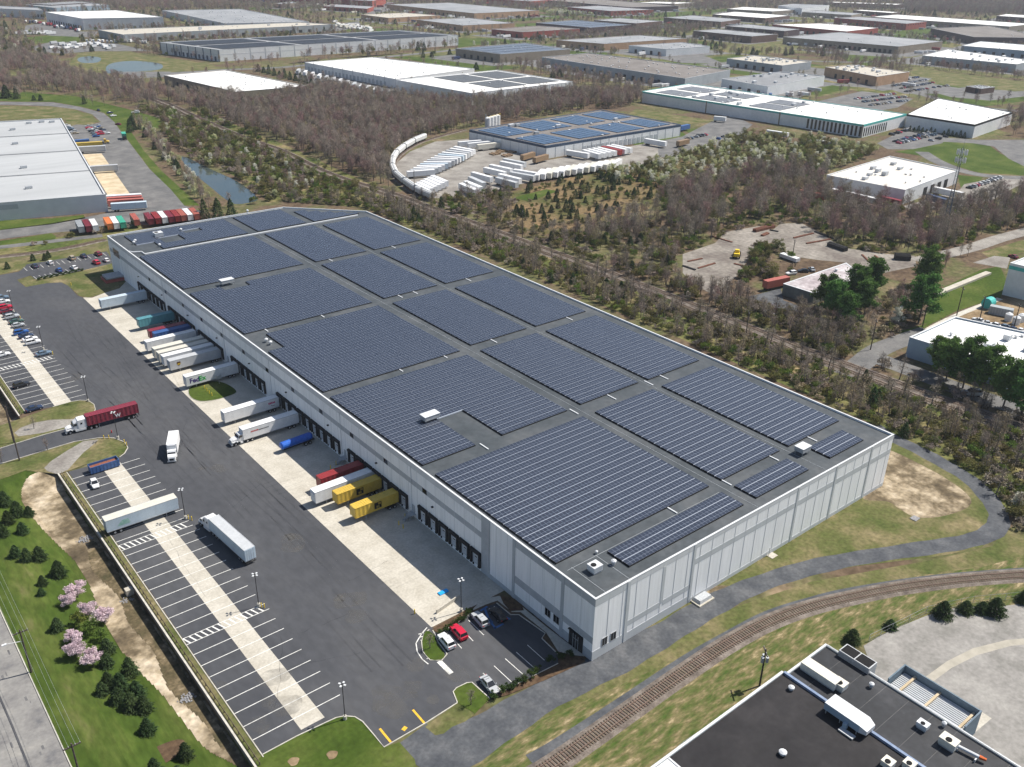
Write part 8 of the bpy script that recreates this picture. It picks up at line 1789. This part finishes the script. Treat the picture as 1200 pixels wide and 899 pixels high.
upole((23, 540), 15.7, "tall dark pole north of the gate road near the left edge", 0, 0, .3); upole((16.5, 519), 11, "leaning dark pole beside the gravel track at the left edge", 0, 0, .3)
upole((890, 804), 8.75, "pole with three grey transformers beside the black roof", 1, 3, .9)
for q, h, lab in [((612, 279), 13, "pole beside the railway under the trailer yard"), ((486, 234), 15, "tall pole at the near end of the curved siding"), ((389, 199), 14, "dark pole by the railway above the cut corner of the warehouse"), ((301, 168), 14, "pole by the railway above the canal"), ((313, 172), 11, "dark pole just right of the pole above the canal"), ((249, 147), 14, "pole by the railway left of the large evergreen"), ((199, 124), 13, "pole by the railway bend in the upper left"), ((154, 110), 13, "second pole from the left in the upper left woods"), ((117, 97), 13, "pole nearest the small pond in the upper left woods"), ((83, 88), 13, "pole among bare trees below the small pond"), ((780, 318), 9, "pole at the west edge of the steel yard"), ((928, 305), 9, "pole with a crossarm in the wooded mound"), ((874, 393), 9, "short pole beside the tracks opposite the pinkish shed"), ((1020, 410), 11, "dark pole where the street bends by the railway"), ((1081, 383), 11, "pole at the corner of the white roofed eastern building"), ((1121, 370), 11.2, "pole on the lawn behind the white roofed building"), ((1147, 378), 10, "pole beside the green cylindrical tank"), ((1188, 384), 9, "pole between the white drums and the parked cars"), ((1040, 265), 9, "pole in the eastern woods left of the mast")]: upole(q, h, lab, 1, 0, .8)
M_WIRE = mk("wire_grey", (.35, .38, .38), rough=.6)
b = MB()
for off in (-1.2, -.5, .5, 1.2):
    for P_, Q_ in ((pB, pA), (pA, pC)):
        L_ = []
        for i in range(13): t_ = i/12; q = P_.lerp(Q_, t_); L_.append((q.x+off, q.y, 9.7-1.1*4*t_*(1-t_)*.6))
        for i in range(12): b.tube(L_[i], L_[i+1], .022, .022, M_WIRE, 3, False)
tag(b.build("power_lines"), "thin power lines strung over the lawn beside the worn street", "power lines")
# ---- chain link fences
def fence(pts, lab, h=1.8, z=0, rust=False):
    P = [g(*p) for p in pts]; c = P[0]; e = empty("chain_link_fence", c, 0, lab, "fence", "fences"); b = MB()
    for i in range(len(P)-1):
        for zz in (h, h*.5, .15): b.tube((P[i]-c)+Vector((0, 0, zz)), (P[i+1]-c)+Vector((0, 0, zz)), .035 if zz == h else .02, .035 if zz == h else .02, M_STEEL, 3)
    b.build("rails", e); pm_ = MB(); pm_.tube((0, 0, 0), (0, 0, h), .05, .05, M_STEEL, 5); po = pm_.build("post", e); first = True
    for i in range(len(P)-1):
        d = P[i+1]-P[i]; n = max(1, int(d.length/3))
        for k in range(n):
            q = P[i]+d*(k/n)-c
            if first: po.location = q; first = False
            else: w_ = po.copy(); COL.objects.link(w_); w_.location = q
fence([(1018, 752), (1045, 739), (1065, 729), (1085, 719), (1110, 713), (1140, 707), (1215, 700)], "chain link fence between the curved track and the concrete yard")
fence([(770, 905), (800, 878), (850, 845), (905, 805)], "chain link fence running to the wall of the black roofed building")
# small things on the lawns
for i, (x, y, r) in enumerate([(189, 877, 3), (344, 893, .9), (389, 885, .9)]):
    p = gp(x, y); b = MB(); q = smooth([(p.x+r*math.cos(a)*(1+.2*math.sin(a*3+i))*(1.3 if i == 0 else 1), p.y+r*math.sin(a)*(.7 if i == 0 else 1)) for a in [k*.785 for k in range(8)]], 3, True); b.face([(v.x, v.y, p.z+.11) for v in q], M_DIRT_RED if i else M_MULCH); tag(b.build("mulch_patch"), kind='structure')
b = MB(); p = g(1072, 608); b.box(p.x-1, p.x+1, p.y-.8, p.y+.8, .03, .2, M_STONE); tag(b.build("manhole_cover"), "small grey square slab at the edge of the bare dirt patch", "slab")
